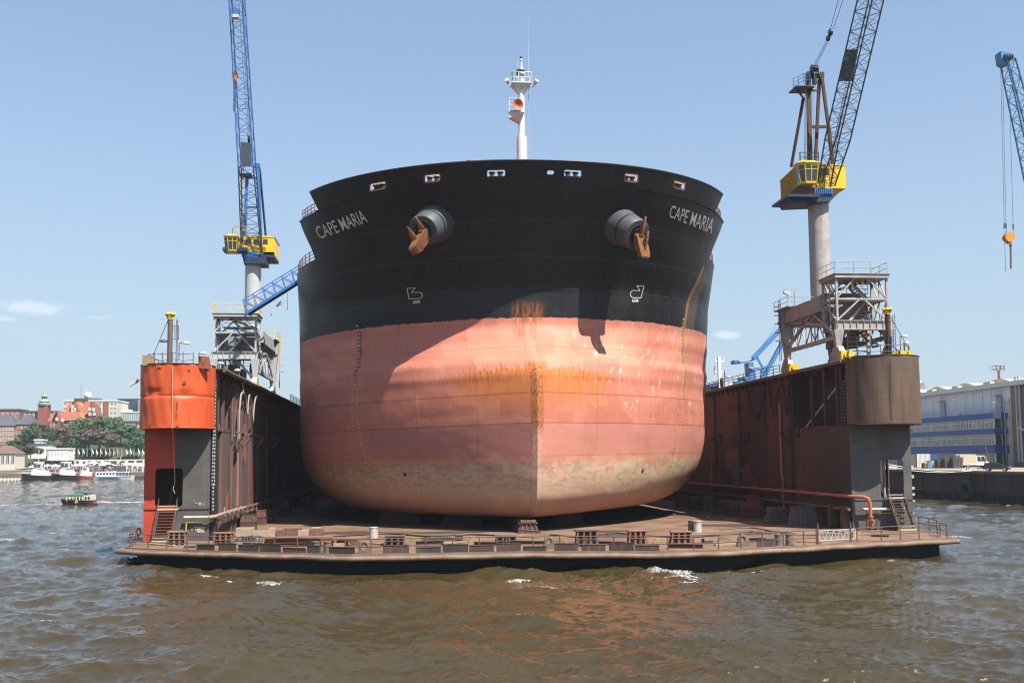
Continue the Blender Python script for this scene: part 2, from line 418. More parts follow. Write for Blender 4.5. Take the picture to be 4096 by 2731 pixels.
# rope and chain scratches either way across the bulb
def rot(a,sx_,sy_,lx=0):
    n=t.new('ShaderNodeMapping'); t.lk(uv,n.inputs[0]); n.inputs['Rotation'].default_value=(0,0,math.radians(a)); n.inputs['Scale'].default_value=(sx_,sy_,1); n.inputs['Location'].default_value=(lx,0,0); return n.outputs[0]
def after(a,b,th): return sm(t.noise(rot(a,5.5,.28,b),1.,5,.75),th,th+.03)
red=t.mix(mul(after(52,1.,.635),sm(V_,9.,11.),inv(sm(V_,17.2,18.2)),.55),red,(.68,.36,.26))
red=t.mix(mul(after(-48,6.,.635),sm(V_,9.,11.),inv(sm(V_,17.2,18.2)),.55),red,(.66,.38,.27))
red=t.mix(mul(after(20,3.,.655),sm(V_,3.,5.),.5),red,(.30,.10,.07))
pit=t.noise(t.map(uv,(1.6,1.2,1),(3,8,0)),1.,9,.8)
red=t.mix(mul(sm(pit,.68,.70),sm(V_,9.,10.),.9),red,(.17,.055,.03))
chip=t.noise(t.map(uv,(.9,1.1,1),(13,2,0)),1.,8,.78)
red=t.mix(mul(sm(chip,.655,.672),sm(V_,17.,19.),.7),red,(.46,.40,.38))
red=t.mix(mul(sm(chip,.36,.345),sm(V_,12.,14.),.6),red,(.33,.085,.06))
# bottom: dried slime and worn antifouling
zn=t.m('ADD',V_,t.m('MULTIPLY',t.m('SUBTRACT',mid,.5),2.6))
bot=inv(sm(zn,6.9,8.8))
sl=t.mix(sm(mid,.36,.62),(.50,.345,.225),(.56,.35,.255))
comb=t.noise(t.map(uv,(.8,2.4,1),(2,9,0)),1.,6,.7)
sl=t.mix(mul(sm(comb,.45,.62),sm(zn,4.6,5.8),.55),sl,(.27,.185,.10))
grn=mul(inv(sm(zn,7.7,8.3)),sm(zn,6.3,7.4),sm(t.noise(t.map(uv,(.5,.2,1),(1,2,0)),1.,5,.65),.44,.56))
sl=t.mix(mul(grn,.38),sl,(.20,.135,.065))
crm=mul(sm(t.noise(t.map(uv,(.16,.3,1),(2,7,0)),1.,4,.6),.46,.56),sm(U,4.,9.),sm(zn,4.8,5.8))
sl=t.mix(mul(crm,.6),sl,(.58,.44,.30))
sl=t.mix(mul(inv(sm(zn,3.2,5.4)),.6),sl,(.46,.19,.13))
red=t.mix(bot,red,sl)
blk=t.noise(t.map(uv,(.75,1.5,1),(4,4,0)),1.,8,.75)
red=t.mix(mul(sm(blk,.64,.68),inv(sm(V_,6.6,8.0)),.85),red,(.06,.045,.025))
wor=t.noise(t.map(uv,(5.,.9,1)),1.,5,.75)
red=t.mix(mul(sm(wor,.57,.7),inv(sm(V_,9.,10.5)),.45),red,(.62,.44,.34))
# rust along the top of the bulb, running down
def rot0(a,sx_,sy_):
    n=t.new('ShaderNodeMapping'); t.lk(uv,n.inputs[0]); n.inputs['Rotation'].default_value=(0,0,math.radians(a)); n.inputs['Scale'].default_value=(sx_,sy_,1); return n.outputs[0]
sgn=sm(U,-.4,.4)
ed1=t.noise(rot0(-24,2.0,.42),1.,6,.75); ed2=t.noise(rot0(24,2.0,.42),1.,6,.75); edn=t.m('ADD',t.m('MULTIPLY',ed1,inv(sgn)),t.m('MULTIPLY',ed2,sgn))
edge=t.m('ADD',V_,t.m('MULTIPLY',t.m('SUBTRACT',edn,.5),3.4))
top=t.m('SUBTRACT',17.0,t.m('MULTIPLY',AU,.035))
rd=t.m('SUBTRACT',top,edge)
side=inv(sm(t.m('ADD',AU,t.m('MULTIPLY',t.m('SUBTRACT',mid,.5),9.)),5.5,12.5))
rust=mul(sm(rd,-.1,.35),inv(sm(t.m('ADD',rd,t.m('MULTIPLY',t.m('SUBTRACT',strk,.5),5.)),1.4,5.2)),side)
red=t.mix(mul(rust,.78),red,(.50,.150,.024))
drk=mul(sm(rd,-.15,.2),inv(sm(rd,.25,1.3)),side,sm(t.noise(t.map(uv,(3.4,.9,1)),1.,6,.75),.45,.62))
red=t.mix(mul(drk,.85),red,(.21,.066,.018))
slash=mul(after(-28,2.,.57),sm(rd,-1.3,-.2),inv(sm(rd,1.2,2.6)),side)
red=t.mix(mul(slash,.85),red,(.34,.11,.025))
slash=mul(after(28,9.,.58),sm(rd,-.9,.0),inv(sm(rd,1.6,3.2)),side)
red=t.mix(mul(slash,.8),red,(.30,.095,.022))
line=mul(sm(t.m('ABSOLUTE',t.m('SUBTRACT',V_,15.9)),.5,.0),sm(t.noise(t.map(uv,(3.,.3,1)),1.,4,.7),.45,.6),inv(sm(AU,11.,15.)))
red=t.mix(mul(line,.6),red,(.30,.10,.028))
# stem: chain-worn rust, chalky scrapes lower down
sw=t.m('ADD',AU,t.m('MULTIPLY',t.m('SUBTRACT',t.noise(t.map(uv,(2.,1.1,1)),1.,6,.7),.5),1.0))
stm=mul(inv(sm(sw,.35,.95)),sm(V_,9.6,11.6),inv(sm(V_,16.9,17.5)))
red=t.mix(mul(stm,.8),red,(.40,.135,.032))
red=t.mix(mul(stm,sm(t.noise(t.map(uv,(4.5,3.,1)),1.,5,.7),.45,.62),.75),red,(.085,.034,.012))
chk=mul(inv(sm(sw,.35,1.0)),inv(sm(V_,10.,11.4)),sm(V_,4.,5.4),sm(t.noise(t.map(uv,(4.,2.,1)),1.,6,.8),.43,.55))
red=t.mix(mul(chk,.42),red,(.55,.42,.31))
up=mul(inv(sm(t.m('ADD',sw,t.m('MULTIPLY',t.m('SUBTRACT',V_,21.),.0)),1.0,2.0)),sm(V_,19.3,21.2),inv(sm(V_,23.2,24.4)),sm(t.noise(t.map(uv,(3.4,.55,1)),1.,6,.75),.40,.56))
# black topsides
black=t.mix(sm(big,.3,.7),(.0085,.0085,.0095),(.015,.015,.0165))
black=t.mix(mul(sm(vs_,.55,.58),.55),black,(.019,.019,.022))
black=t.mix(mul(sm(scuf,.60,.64),.5),black,(.034,.033,.032))
black=t.mix(mul(sm(strk,.45,.7),.6),black,(.021,.021,.023))
black=t.mix(mul(sm(mid,.52,.70),.5),black,(.026,.026,.028))
black=t.mix(mul(sm(strk2,.56,.72),sm(U,0.,6.),.45),black,(.050,.046,.042))
bz=t.m('ADD',V_,t.m('ADD',t.m('MULTIPLY',t.m('SUBTRACT',t.noise(uv,1.3,6,.7),.5),.45),t.m('MULTIPLY',t.m('SUBTRACT',big,.5),.3)))
isb=sm(bz,22.36,22.44)
col=t.mix(isb,red,black)
col=t.mix(mul(up,.75),col,(.26,.085,.022))
# brown seepage from a discharge on one shoulder (a straight frame line), fainter one opposite
def seep(ys,sgn,z0,z1,w,cc,am):
    global col
    on=sm(t.m('MULTIPLY',t.m('SUBTRACT',PX,XC),sgn),0.,1.)
    d=t.m('ABSOLUTE',t.m('SUBTRACT',PY,t.m('ADD',ys,t.m('MULTIPLY',t.m('SUBTRACT',strk,.5),.18))))
    mk=mul(on,inv(sm(d,w*.35,w)),sm(V_,z0,z0+2.),inv(sm(V_,z1-.3,z1)))
    col=t.mix(mul(mk,am),col,cc)
SEEPY=SEEP2=None
rp=[]
# find frame lines by sight
def hull_hit(px,py,zlo=3.,zhi=36.5,n=400):
    """where a sight line first meets the moulded hull"""
    best=None; d=ray(px,py)
    prev=None
    for k in range(n):
        y=90+k*(135-90)/n; s=y/d[1]; p=CAM+d*s; z=p[2]-LIST*(p[0]-XC)
        if y<float(Ys(z)): continue
        if abs(p[0]-XC)<=float(halfb(np.array(z),y)): return Vector(p),z
    return None,None
p,_=hull_hit(2728,1350); SEEPY=p.y
p,_=hull_hit(1441,1420); MARKY=p.y
seep(SEEPY,1,13.,29.6,.30,(.33,.15,.03),.75); seep(SEEPY+.9,1,16.,29.,1.6,(.20,.14,.08),.3)
seep(MARKY,-1,15.5,22.4,.28,(.12,.05,.022),.7)
# plate seams
for zz,am in((8.35,.15),(11.48,.34),(14.35,.34),(19.2,.2),(25.4,.5),(28.4,.5),(31.6,.5)):
    d=t.m('ABSOLUTE',t.m('SUBTRACT',V_,zz)); col=t.mix(mul(inv(sm(d,.02,.07)),min(1.,am*1.4)),col,t.mix(isb,(.02,.015,.012),(.050,.048,.045)))
for uu in(-21.,-14.2,-6.6,-.62,.62,8.,15.,23.):
    d=t.m('ABSOLUTE',t.m('SUBTRACT',U,uu)); col=t.mix(mul(inv(sm(d,.015,.05)),.35),col,t.mix(isb,(.03,.02,.016),(.042,.041,.039)))
fx=t.m('PINGPONG',U,1.3); fz=t.m('PINGPONG',t.m('ADD',V_,.35),1.5); hungry=t.m('MULTIPLY',t.ss(fx,.0,.9),t.ss(fz,.0,1.1))
dent=t.m('ADD',t.noise(t.map(uv,(.22,.30,1)),1.,2,.5),t.m('MULTIPLY',hungry,-.045))
hh=t.m('ADD',t.m('MULTIPLY',dent,1.),t.m('ADD',t.m('MULTIPLY',mid,.08),t.m('MULTIPLY',fin,.02)))
col=t.mix(1.,col,col); g_=t.new('ShaderNodeMix',data_type='RGBA',blend_type='MULTIPLY'); g_.inputs[0].default_value=1.; t.lk(col,g_.inputs[6]); g_.inputs[7].default_value=(.92,.92,.92,1); col=g_.outputs[2]
t.out(col,t.m('ADD',.42,t.m('MULTIPLY',inv(isb),.18)),bump=hh,bstr=.35,bdist=.35,spec=.26)
zs=np.concatenate([np.linspace(Z0,4.6,10),np.linspace(4.9,15.5,34)[0:],np.linspace(15.8,24,34),np.linspace(24.4,ZD,18)])
V,Fc,UV,nc=grid(zs,ycol(330.))
hull=sheet('hull',V,Fc,UV,hm,ship)
HB=BVHTree.FromPolygons([Vector(v) for v in V],Fc)
# forecastle side up to deck step, then bulwark with openings
def fairs():
    out=[]
    for px,py,w,h,kind in((1515,745,2.0,.68,3),(1733,713,1.65,.70,2),(2005,694,1.9,.68,2),(2138,690,.85,.46,0),(2268,694,1.9,.68,2),(2523,712,1.65,.70,2),(2712,742,1.9,.66,3)):
        q,z=hull_hit(px,py); y=np.linspace(float(Ys(z)),q.y,300); b=halfb(np.full_like(y,z),y); s=np.hypot(np.diff(b),np.diff(y)).sum()
        out.append((s*(1 if q.x>XC else -1),z,w,h,kind))
    return out
FR=fairs()
zs2=np.linspace(ZD,ZF,16)
V,Fc,UV,nc=grid(zs2,ycol(YFC)); fo=sheet('forecastle_shell',V,Fc,UV,hm,ship); V2,F2=V,Fc
def ycol3(z):
    y0=float(Ys(z)); q=np.linspace(0,1,1500); y=y0+(YBW-y0)*q**2.; b=halfb(np.full_like(y,z),y); s=np.concatenate([[0],np.cumsum(np.hypot(np.diff(b),np.diff(y)))])
    return np.interp(np.linspace(0,s[-1],170),s,y)
def keep(a,b):
    u=(a[0]+b[0])/2; z=(a[1]+b[1])/2
    for s,zc,w,h,k in FR:
        dx=abs(u-s);dz=abs(z-zc); r=.22 if k else h/2
        ex=max(dx-(w/2-r),0);ez=max(dz-(h/2-r),0)
        if ex*ex+ez*ez<r*r: return False
    return True
zs3=np.linspace(ZF,ZT,18)
V,Fc,UV,nc=grid(zs3,ycol3,keep); bw=sheet('bulwark',V,Fc,UV,hm,ship)
md=bw.modifiers.new('thickness','SOLIDIFY'); md.thickness=.12; md.offset=0
HB2=BVHTree.FromPolygons([Vector(v) for v in V2]+[Vector(v) for v in V],F2+[tuple(i+len(V2) for i in f) for f in Fc])
BK=mat('black_steel',(.012,.012,.013),.45,(.03,.028,.026),.5,.7,bump=.1)
OXR=mat('oxide_red',(.42,.09,.06),.6,(.30,.06,.04),.5,1.)
DKR=mat('dark_rust',(.11,.055,.03),.85,(.05,.028,.018),.7,1.5,bump=.4)
RUST=mat('rust',(.30,.120,.042),.9,(.14,.05,.02),.8,2.2,bump=.6)
WHT=mat('white_paint',(.80,.80,.78),.45,(.62,.60,.56),.35,.8,streak=.25,streakcol=(.35,.16,.07),bump=.08)
YEL=mat('yellow_paint',(.78,.52,.03),.45,(.62,.38,.03),.4,.8,bump=.1)
GRY=mat('grey_paint',(.40,.41,.41),.5,(.30,.30,.30),.4,.5,streak=.25,bump=.12)
# rim and bulwark top bar
cap=MB(); cap.path([hp(-1,ZT,y) for y in ycol3(ZT)[::-1]]+[hp(1,ZT,y) for y in ycol3(ZT)[1:]],.11,6); cap.build('bulwark_rail',BK,ship,True)
mb=MB()
for s in(-1,1):
    mb.bar(hp(s,ZT,YBW),hp(s,ZF,YBW),.16)
    mb.path([hp(s,ZF,y) for y in np.linspace(YBW,YFC,8)],.1,5)
mb.build('deck_edge_bar',BK,ship,True)
def s2y(s,z):
    y0=float(Ys(z)); y=y0+(118-y0)*np.linspace(0,1,900)**2.; b=halfb(np.full_like(y,z),y); ss=np.concatenate([[0],np.cumsum(np.hypot(np.diff(b),np.diff(y)))]); return float(np.interp(abs(s),ss,y))
def hpt(s,z):
    return hp(1 if s>=0 else -1,z,s2y(s,z))
for s,zc,wd,h,k in FR:
    r=.22 if k else h/2; pts=[]
    for cx,cz,a0 in((wd/2-r,h/2-r,0),(-(wd/2-r),h/2-r,90),(-(wd/2-r),-(h/2-r),180),(wd/2-r,-(h/2-r),270)):
        for a in(0,30,60,90): pts.append(hpt(s+cx+r*math.cos(math.radians(a0+a)),zc+cz+r*math.sin(math.radians(a0+a))))
    fr=MB().path(pts,.085,6,True)
    f=fr.build('fairlead',OXR if abs(s)>9 else BK,ship,True)
    if k:
        c=hpt(s,zc-h/2); e=hpt(s+.5,zc-h/2); tx=(e-c).normalized(); nrm=Vector((tx.y,-tx.x,0)).normalized()
        if nrm.y>0: nrm=-nrm
        MB().obox(c-nrm*.25+Vector((0,0,.02)),tx*(wd*.38),nrm*.3,Vector((0,0,.1))).build('roller_bed',BK,f)
        for q in np.linspace(-.5,.5,k)*wd*.42:
            b0=c+tx*float(q)-nrm*.28+Vector((0,0,.10))
            MB().lathe(b0,[(.30,0),(.22,.08),(.21,.36),(.33,.42),(.33,.48),(.1,.49)],12).build('roller',DKR,f,True)
            if abs(s)>9: MB().lathe(b0+Vector((0,0,.49)),[(.32,0),(.32,.05),(.05,.06)],12).build('roller_cap',YEL,f)
# decks
def deck(z,y1,dz=-.05):  # a little inside the shell
    ys=ycol(y1)(z+dz-.3); L=[hp(-1,z+dz-.3,y+.05) for y in ys]; R=[hp(1,z+dz-.3,y+.05) for y in ys]
    V=[p+Vector((0,0,.3)) for p in L+R]; n=len(ys); return V,[(i,i+1,n+i+1,n+i) for i in range(n-1)]
m=MB(); m.add(*deck(ZD,330,.0)); m.add(*deck(ZF,YFC,-1.1))
for y in(YFC,):
    a=[hp(-1,z,y) for z in zs2]; b=[hp(1,z,y) for z in zs2]; n=len(a); m.add(a+b,[(i,i+1,n+i+1,n+i) for i in range(n-1)])
ys=ycol(330.)(Z0); m.add([hp(-1,Z0,y) for y in ys]+[hp(1,Z0,y) for y in ys],[(i,i+1,len(ys)+i+1,len(ys)+i) for i in range(len(ys)-1)])
m.build('deck_plating',mat('deck_red',(.30,.08,.06),.7),ship)
# anchor pods (hawse bolsters) and anchors
PODG=mat('pod_grey',(.085,.092,.105),.55,(.06,.065,.075),.5,.8,streak=.3,bump=.15)
for sd,px,py in((-1,1738,893),(1,2486,908)):
    q,z=hull_hit(px,py); ax=Vector((sd*.42,-.78,-.46)).normalized()
    pod=MB().lathe(q-ax*3.2,[(2.3,0),(2.15,2.2),(1.83,3.6),(1.72,4.2),(1.70,4.28),(1.56,4.34),(1.56,4.52),(1.68,4.56),(1.58,5.7),(1.44,5.9),(.9,5.92)],40,ax).build('anchor_pod',PODG,ship,True)
    MB().lathe(q-ax*3.2+ax*4.30,[(1.55,0),(1.66,.03),(1.65,.21),(1.55,.24)],40,ax).build('groove_ring',BK,pod)
    base=q-ax*3.2+ax*5.9
    MB().lathe(base+ax*.05,[(.9,0),(.62,.0),(.6,.06)],24,ax).build('hawse_mouth',BK,pod)
    an=thing('anchor','rusty ship anchor hanging from the grey pod on the '+('shaded side of the bow' if sd<0 else 'sunlit side of the bow'),'anchor',tuple(base),'ship anchors')
    side_v=ax.cross(Vector((0,0,1))).normalized(); upv=side_v.cross(ax).normalized()
    if side_v.x*sd<0: side_v=-side_v
    MB().bar(base-ax*1.5,base+ax*.75,.42,.34,upv).build('shank',RUST,an)
    bdir=Vector((-.52,-.25,-.82) if sd<0 else (.14,-.2,-.97)).normalized(); rdir=Vector((-.7,-.3,-.62) if sd<0 else (.2,-.25,-.92)).normalized(); fdir=Vector((-.46,-.25,.85) if sd<0 else (.24,-.3,.92)).normalized()
    wdir=Vector((.8,-.3,.35) if sd<0 else (.45,-.85,.0)); wdir=(wdir-fdir*wdir.dot(fdir)).normalized(); nn=wdir.cross(fdir)
    cc=base+ax*.45+Vector((sd*.12,0,-1.0)); fd=wdir; nb=bdir.cross(wdir).normalized()
    cr=MB(); 
    def sec(k,wf,wn): 
        o=cc+bdir*k; return [o+fd*a*wf*1.2+nb*b*wn for a,b in((-1,-1),(1,-1),(1,1),(-1,1))]
    secs=[sec(-1.35,.16,.34),sec(-1.1,.3,.52),sec(-.35,.36,.6),sec(.35,.36,.6),sec(1.1,.3,.52),sec(1.35,.16,.34)]
    vv=[p for s in secs for p in s]; ff=[]
    for i in range(5):
        for j in range(4): ff.append((i*4+j,i*4+(j+1)%4,i*4+4+(j+1)%4,i*4+4+j))
    cr.add(vv,ff+[(3,2,1,0),(20,21,22,23)]); 
    for k in(-.7,0,.7):
        cr.bar(cc+bdir*k-fd*.4-nb*.62,cc+bdir*k+fd*.4-nb*.62,.12)
    cr.build('crown',RUST,an)
    for k in(-.85,.85):
        o=cc+rdir*(k*.75)-rdir*.15; L=2.3-.35*(k>0)
        pr=[o-wdir*.34,o+wdir*.34,o+wdir*.27+fdir*L*.5,o+fdir*L,o-wdir*.24+fdir*L*.5]
        MB().prism([p-nn*.13 for p in pr],nn*.26).bar(o+fdir*.1,o+fdir*L*.7,.16,.42,nn).build('fluke',RUST,an)
# lettering and marks on the shell, laid on the plating
LET=mat('lettering_white',(.86,.83,.75),.6,(.70,.66,.56),.5,2.)
def decal(name,uvs,fs,quad,tree=None,off=.035,matl=None,lab=None):
    bl,br,tr,tl=quad; vs=[]
    for a,b in uvs:
        px=(bl[0]*(1-a)+br[0]*a)*(1-b)+(tl[0]*(1-a)+tr[0]*a)*b; py=(bl[1]*(1-a)+br[1]*a)*(1-b)+(tl[1]*(1-a)+tr[1]*a)*b
        d=Vector(ray(px,py)).normalized(); hit=None
        for tr_ in(HB,HB2):
            h=tr_.ray_cast(Vector(CAM),d)
            if h[0] is not None and (hit is None or h[3]<hit[3]): hit=h
        if hit is None: vs.append(Vector((XC,99,20))); continue
        n=hit[1]; n=-n if n.dot(d)>0 else n; vs.append(hit[0]+n*off)
    m=MB().add(vs,fs); return m.build(name,matl or LET,ship,label=lab)
def tx(s,q,name='lettering',bold=0.,**k):
    vs_,fs,_=text2d(s,bold); return decal(name,vs_,fs,q,**k)
tx('CAPE MARIA',((1281,957),(1473,888),(1449,838),(1258,909)),'ship_name',.002)
tx('CAPE MARIA',((2674,868),(2844,934),(2860,876),(2686,819)),'ship_name',.002)
def strokes(pts,q,name,wd):
    vs_=[];fs=[]
    for (a,b),(c,d) in zip(pts[:-1],pts[1:]):
        L=math.hypot(c-a,d-b); nx,ny=-(d-b)/L*wd/2,(c-a)/L*wd/2; ex,ey=(c-a)/L*wd/2,(d-b)/L*wd/2
        k=max(1,int(L/.12)); 
        for i in range(k):
            t0=i/k;t1=(i+1)/k; x0=a+(c-a)*t0-(ex if i==0 else 0);y0=b+(d-b)*t0-(ey if i==0 else 0);x1=a+(c-a)*t1+(ex if i==k-1 else 0);y1=b+(d-b)*t1+(ey if i==k-1 else 0)
            n=len(vs_); vs_+=[(x0+nx,y0+ny),(x1+nx,y1+ny),(x1-nx,y1-ny),(x0-nx,y0-ny)]; fs.append((n,n+1,n+2,n+3))
    decal(name,vs_,fs,q)
bm_=[(0,1),(.55,1),(.28,.6),(.78,.6)]+[(.78+.22*math.sin(a),.31+.29*math.cos(a)) for a in np.linspace(.3,2.85,7)]+[(.78,.02),(.12,.02),(0,1)]
strokes(bm_,((1629,1196),(1690,1194),(1688,1150),(1629,1153)),'bulb_mark',.05)
tx('65M',((1652,1215),(1680,1213),(1680,1200),(1652,1202)),'depth_mark',.02)
bm2=[(1-a,b) for a,b in bm_]
strokes(bm2,((2520,1191),(2569,1192),(2575,1144),(2524,1141)),'bulb_mark',.05)
tx('65M',((2527,1208),(2552,1209),(2552,1196),(2527,1196)),'depth_mark',.02)
for sd,col_ in((-1,None),(1,None)):
    m=MB(); z=22.8 if sd<0 else 23.4; Yk=MARKY if sd<0 else SEEPY-.35; k=0
    while z>4.2:
        a=hp(sd,z,Yk); b=hp(sd,z-.13,Yk); c=hp(sd,z,Yk-.09); nv=Vector((sd*.5,-.85,0))*.04
        wv=(a-c)*.5
        big_=(k%5==0)
        if big_: wv*=2.
        m.add([a-wv+nv,a+wv+nv,b+wv+nv,b-wv+nv],[(0,1,2,3)]); z-=.42; k+=1
    m.build('draft_marks',LET,ship)
for px,py in((1620,1897),(2570,1882)):
    hit=HB.ray_cast(Vector(CAM),Vector(ray(px,py)).normalized()); n=hit[1]; n=-n if n.dot(Vector(ray(px,py)))>0 else n
    MB().lathe(hit[0]-n*.02,[(.2,0),(.2,.05),(.1,.06)],14,n).build('sea_chest_plug',BK,ship)
    
# railings of main deck and forecastle, red
def rail_path(pts,mb,h=1.05,nr=3,r=.035,step=None):
    pts=[Vector(p) for p in pts]
    for k in range(nr): mb.path([p+Vector((0,0,h*(k+1)/nr)) for p in pts],r,5)
    for p in pts: mb.tube(p,p+Vector((0,0,h)),r*1.15,5)
    return mb
for sd in(-1,1):
    rail_path([hp(sd,ZD,y)+Vector((-sd*.15,0,0)) for y in np.arange(YFC+.4,160,1.5)],MB(),1.15,3,.045).build('deck_railing',OXR,ship)
    rail_path([hp(sd,ZF,y)+Vector((-sd*.25,0,0)) for y in np.linspace(YBW+1.4,YFC-.2,5)],MB(),1.15,3,.045).build('deck_railing',OXR,ship)
    b0=hp(sd,ZF,YBW+.7)+Vector((-sd*.5,0,-.02)); f=MB().box(b0.x-.5,b0.x+.5,b0.y-.6,b0.y+.6,b0.z-.05,b0.z+.12).build('mooring_roller_base',BK,ship)
    for dy in(-.32,.32):
        c=b0+Vector((0,dy,.12)); MB().lathe(c,[(.26,0),(.17,.1),(.16,.5),(.28,.58),(.28,.66),(.1,.68)],12).build('roller',DKR,f,True)
# foremast
YM=107.8
def mp(px,py): return atY(px,py,YM)
mb=MB(); base=mp(2087,680); xm=base.x
zt=lambda py: mp(2087,py).z
pr=[(zt(690)-zt(690),.53),(zt(557)-zt(690),.53),(zt(528)-zt(690),.33),(zt(370)-zt(690),.30),(zt(340)-zt(690),.30)]
mast=MB().lathe((xm,YM,zt(690)-.5),[(r,h+.5) for h,r in pr],24).build('foremast',WHT,ship,True)
sc_=.02705  # metres per photo pixel at the mast
# upper platform: inverted pyramid and deck plate with rails
zp=zt(340)
z1=zt(378);pl=MB(); hw=1.05
pl.add([(xm-.28,YM-.28,z1),(xm+.28,YM-.28,z1),(xm+.28,YM+.28,z1),(xm-.28,YM+.28,z1),(xm-hw,YM-.75,zp-.05),(xm+hw,YM-.75,zp-.05),(xm+hw,YM+.75,zp-.05),(xm-hw,YM+.75,zp-.05)],[(0,1,5,4),(1,2,6,5),(2,3,7,6),(3,0,4,7),(3,2,1,0),(4,5,6,7)])
pl.box(xm-hw-.05,xm+hw+.05,YM-.8,YM+.8,zp-.045,zp+.08)
pl.build('mast_platform',WHT,mast)
rail_path([(xm-hw,YM-.75,zp),(xm-.35,YM-.75,zp),(xm+.35,YM-.75,zp),(xm+hw,YM-.75,zp),(xm+hw,YM+.75,zp),(xm-hw,YM+.75,zp),(xm-hw,YM-.75,zp)],MB(),1.2,2,.04).build('mast_railing',WHT,mast)
MB().tube((xm+.05,YM,zp),(xm+.05,YM,zp+1.25),.14,12).tube((xm+.05,YM,zp+1.8),(xm+.05,YM,zp+2.75),.12,12).tube((xm+.05,YM,zp+2.75),(xm+.05,YM,zp+2.95),.17,12).build('mast_pole',WHT,mast,True)
MB().lathe((xm+.05,YM,zp+1.2),[(.33,0),(.36,.25),(.34,.62),(.2,.68)],16).build('radar_drum',WHT,mast,True)
MB().lathe((xm+.05,YM,zp+1.42),[(.375,0),(.375,.24)],16).obox((xm+.05,YM+.42,zp+1.55),(.5,0,0),(0,.03,0),(0,0,.34)).build('masthead_light_screen',BK,mast)
MB().lathe((xm+.05,YM,zp+2.95),[(.16,0),(.16,.22),(.08,.26)],12).build('masthead_light',BK,mast)
MB().lathe((xm+.08,YM-.5,zp+.08),[(.3,0),(.3,.22),(.22,.4)],14).build('fog_lamp',WHT,mast,True)
MB().path([(xm-.15,YM,zp+2.6),(xm-.36,YM,zp+2.6),(xm-.36,YM,zp+2.1),(xm-.15,YM,zp+2.1)],.03,5).build('mast_rung',WHT,mast)
for s in(-1,1):
    a=(xm+s*1.0,YM-.4,zp-.25)
    MB().bar((xm+s*.85,YM-.4,zp-.3),(xm+s*1.4,YM-.5,zp-.32),.14).tube((xm+s*1.4,YM-.5,zp-.32),(xm+s*1.5,YM-.6,zp+.05),.06,6).tube((xm+s*1.45,YM-.55,zp-.05),(xm+s*1.68,YM-.9,zp+.2),.19,10,.24).build('floodlight',WHT,mast)
# horn platform
zh=zt(458); hb=MB().box(xm-1.45,xm+.25,YM-1.0,YM-.25,zh-.1,zh+.1)
hb.prism([(xm-1.42,YM-.95,zh-.1),(xm+.2,YM-.95,zh-.1),(xm-.15,YM-.3,zh-1.1),(xm-.25,YM-.3,zh-1.1),(xm-1.42,YM-.95,zh-.75)],(0,.5,0)); hb.build('horn_platform',WHT,mast)
rail_path([(xm-1.42,YM-.3,zh),(xm-1.42,YM-.97,zh),(xm-.75,YM-.97,zh),(xm-.05,YM-.97,zh),(xm+.22,YM-.97,zh)],MB(),1.45,2,.035).build('horn_railing',WHT,mast)
MB().lathe((xm-.58,YM-.6,zh+.66),[(.08,0),(.15,.25),(.34,.55),(.58,.72),(.6,.74),(.5,.70),(.2,.45)],24,(.12,-1,0)).build('horn',mat('horn_orange',(.62,.16,.06),.5,(.5,.12,.05),.4,2.),mast,True)
lad=MB(); xl=xm+.66
for s in(-.0,.36): lad.bar((xl-.08,YM-.1+s,zt(690)),(xl-.3*0-.08,YM-.1+s,zt(545)),.05); lad.bar((xm+.36,YM-.1+s,zt(525)),(xm+.36,YM-.1+s,zt(385)),.05)
for k in range(26): z=zt(690)+k*.3; lad.bar((xl-.08 if z<zt(545) else xm+.36,YM-.1,z),(xl-.08 if z<zt(545) else xm+.36,YM+.26,z),.03)
lad.build('mast_ladder',WHT,mast)
ant=mp(2112,65); MB().path([mp(2116,645),mp(2116,480),mp(2114,340)],.025,5).tube(mp(2114,345),mp(2113,180),.03,5).tube(mp(2113,180),ant,.018,5).build('whip_antenna',mat('pale_grey',(.6,.6,.6),.5),mast)
# odd fittings above the bulwark
dv=MB().path([atY(px,py,97.5) for px,py in((1900,668),(1893,650),(1882,643),(1868,642))],.11,8).tube(atY(1872,640,97.5),atY(1872,654,97.5),.05,6); dv.build('bent_vent_pipe',OXR,ship,True)
c=atY(2138,652,97); MB().lathe(c,[(.12,-.3),(.12,.08),(.38,.1),(.38,.18),(.1,.22)],12).build('deck_ventilator',BK,ship)

# ship and anchors shrunk and moved by scaling about the camera position
SCALED_LOC=Vector((11.568,90.616,2.557)); OLD=Vector(ship.location)
for o in [o for o in sc.objects if o.parent is None and o.name.split('.')[0] in('bulk_carrier','anchor')]:
    o.location=SCALED_LOC+(Vector(o.location)-OLD)*SHK; o.scale=(SHK,)*3
# ---------------------------------------------------------------- the floating dock
ZDK=1.3; XL0,XL1=-22.9,-16.9; XR0,XR1=41.0,47.1; YT=89.0; ZWL,ZWR=16.2,17.05; YEND=330.
DECK=mat('deck_steel',(.27,.175,.115),.85,(.13,.075,.05),.95,.28,bump=.35,spec=.25,seams=((0,5.,.7),(1,2.5,.3)))
HULLB=mat('pontoon_black',(.008,.008,.008),.75,(.018,.015,.011),.6,.6,streak=.4,streakcol=(.03,.022,.014))
FEND=mat('fender_tube',(.29,.205,.15),.75,(.17,.10,.065),.9,.7,bump=.5,streak=.5,streakcol=(.10,.06,.045))
REDP=mat('tower_red',(.72,.118,.026),.5,(.60,.082,.022),.8,.5,streak=.45,streakcol=(.34,.05,.025),bump=.12)
REDD=mat('tower_red_lower',(.62,.075,.03),.55,(.46,.055,.028),.8,.5,streak=.4,streakcol=(.25,.05,.03),bump=.12)
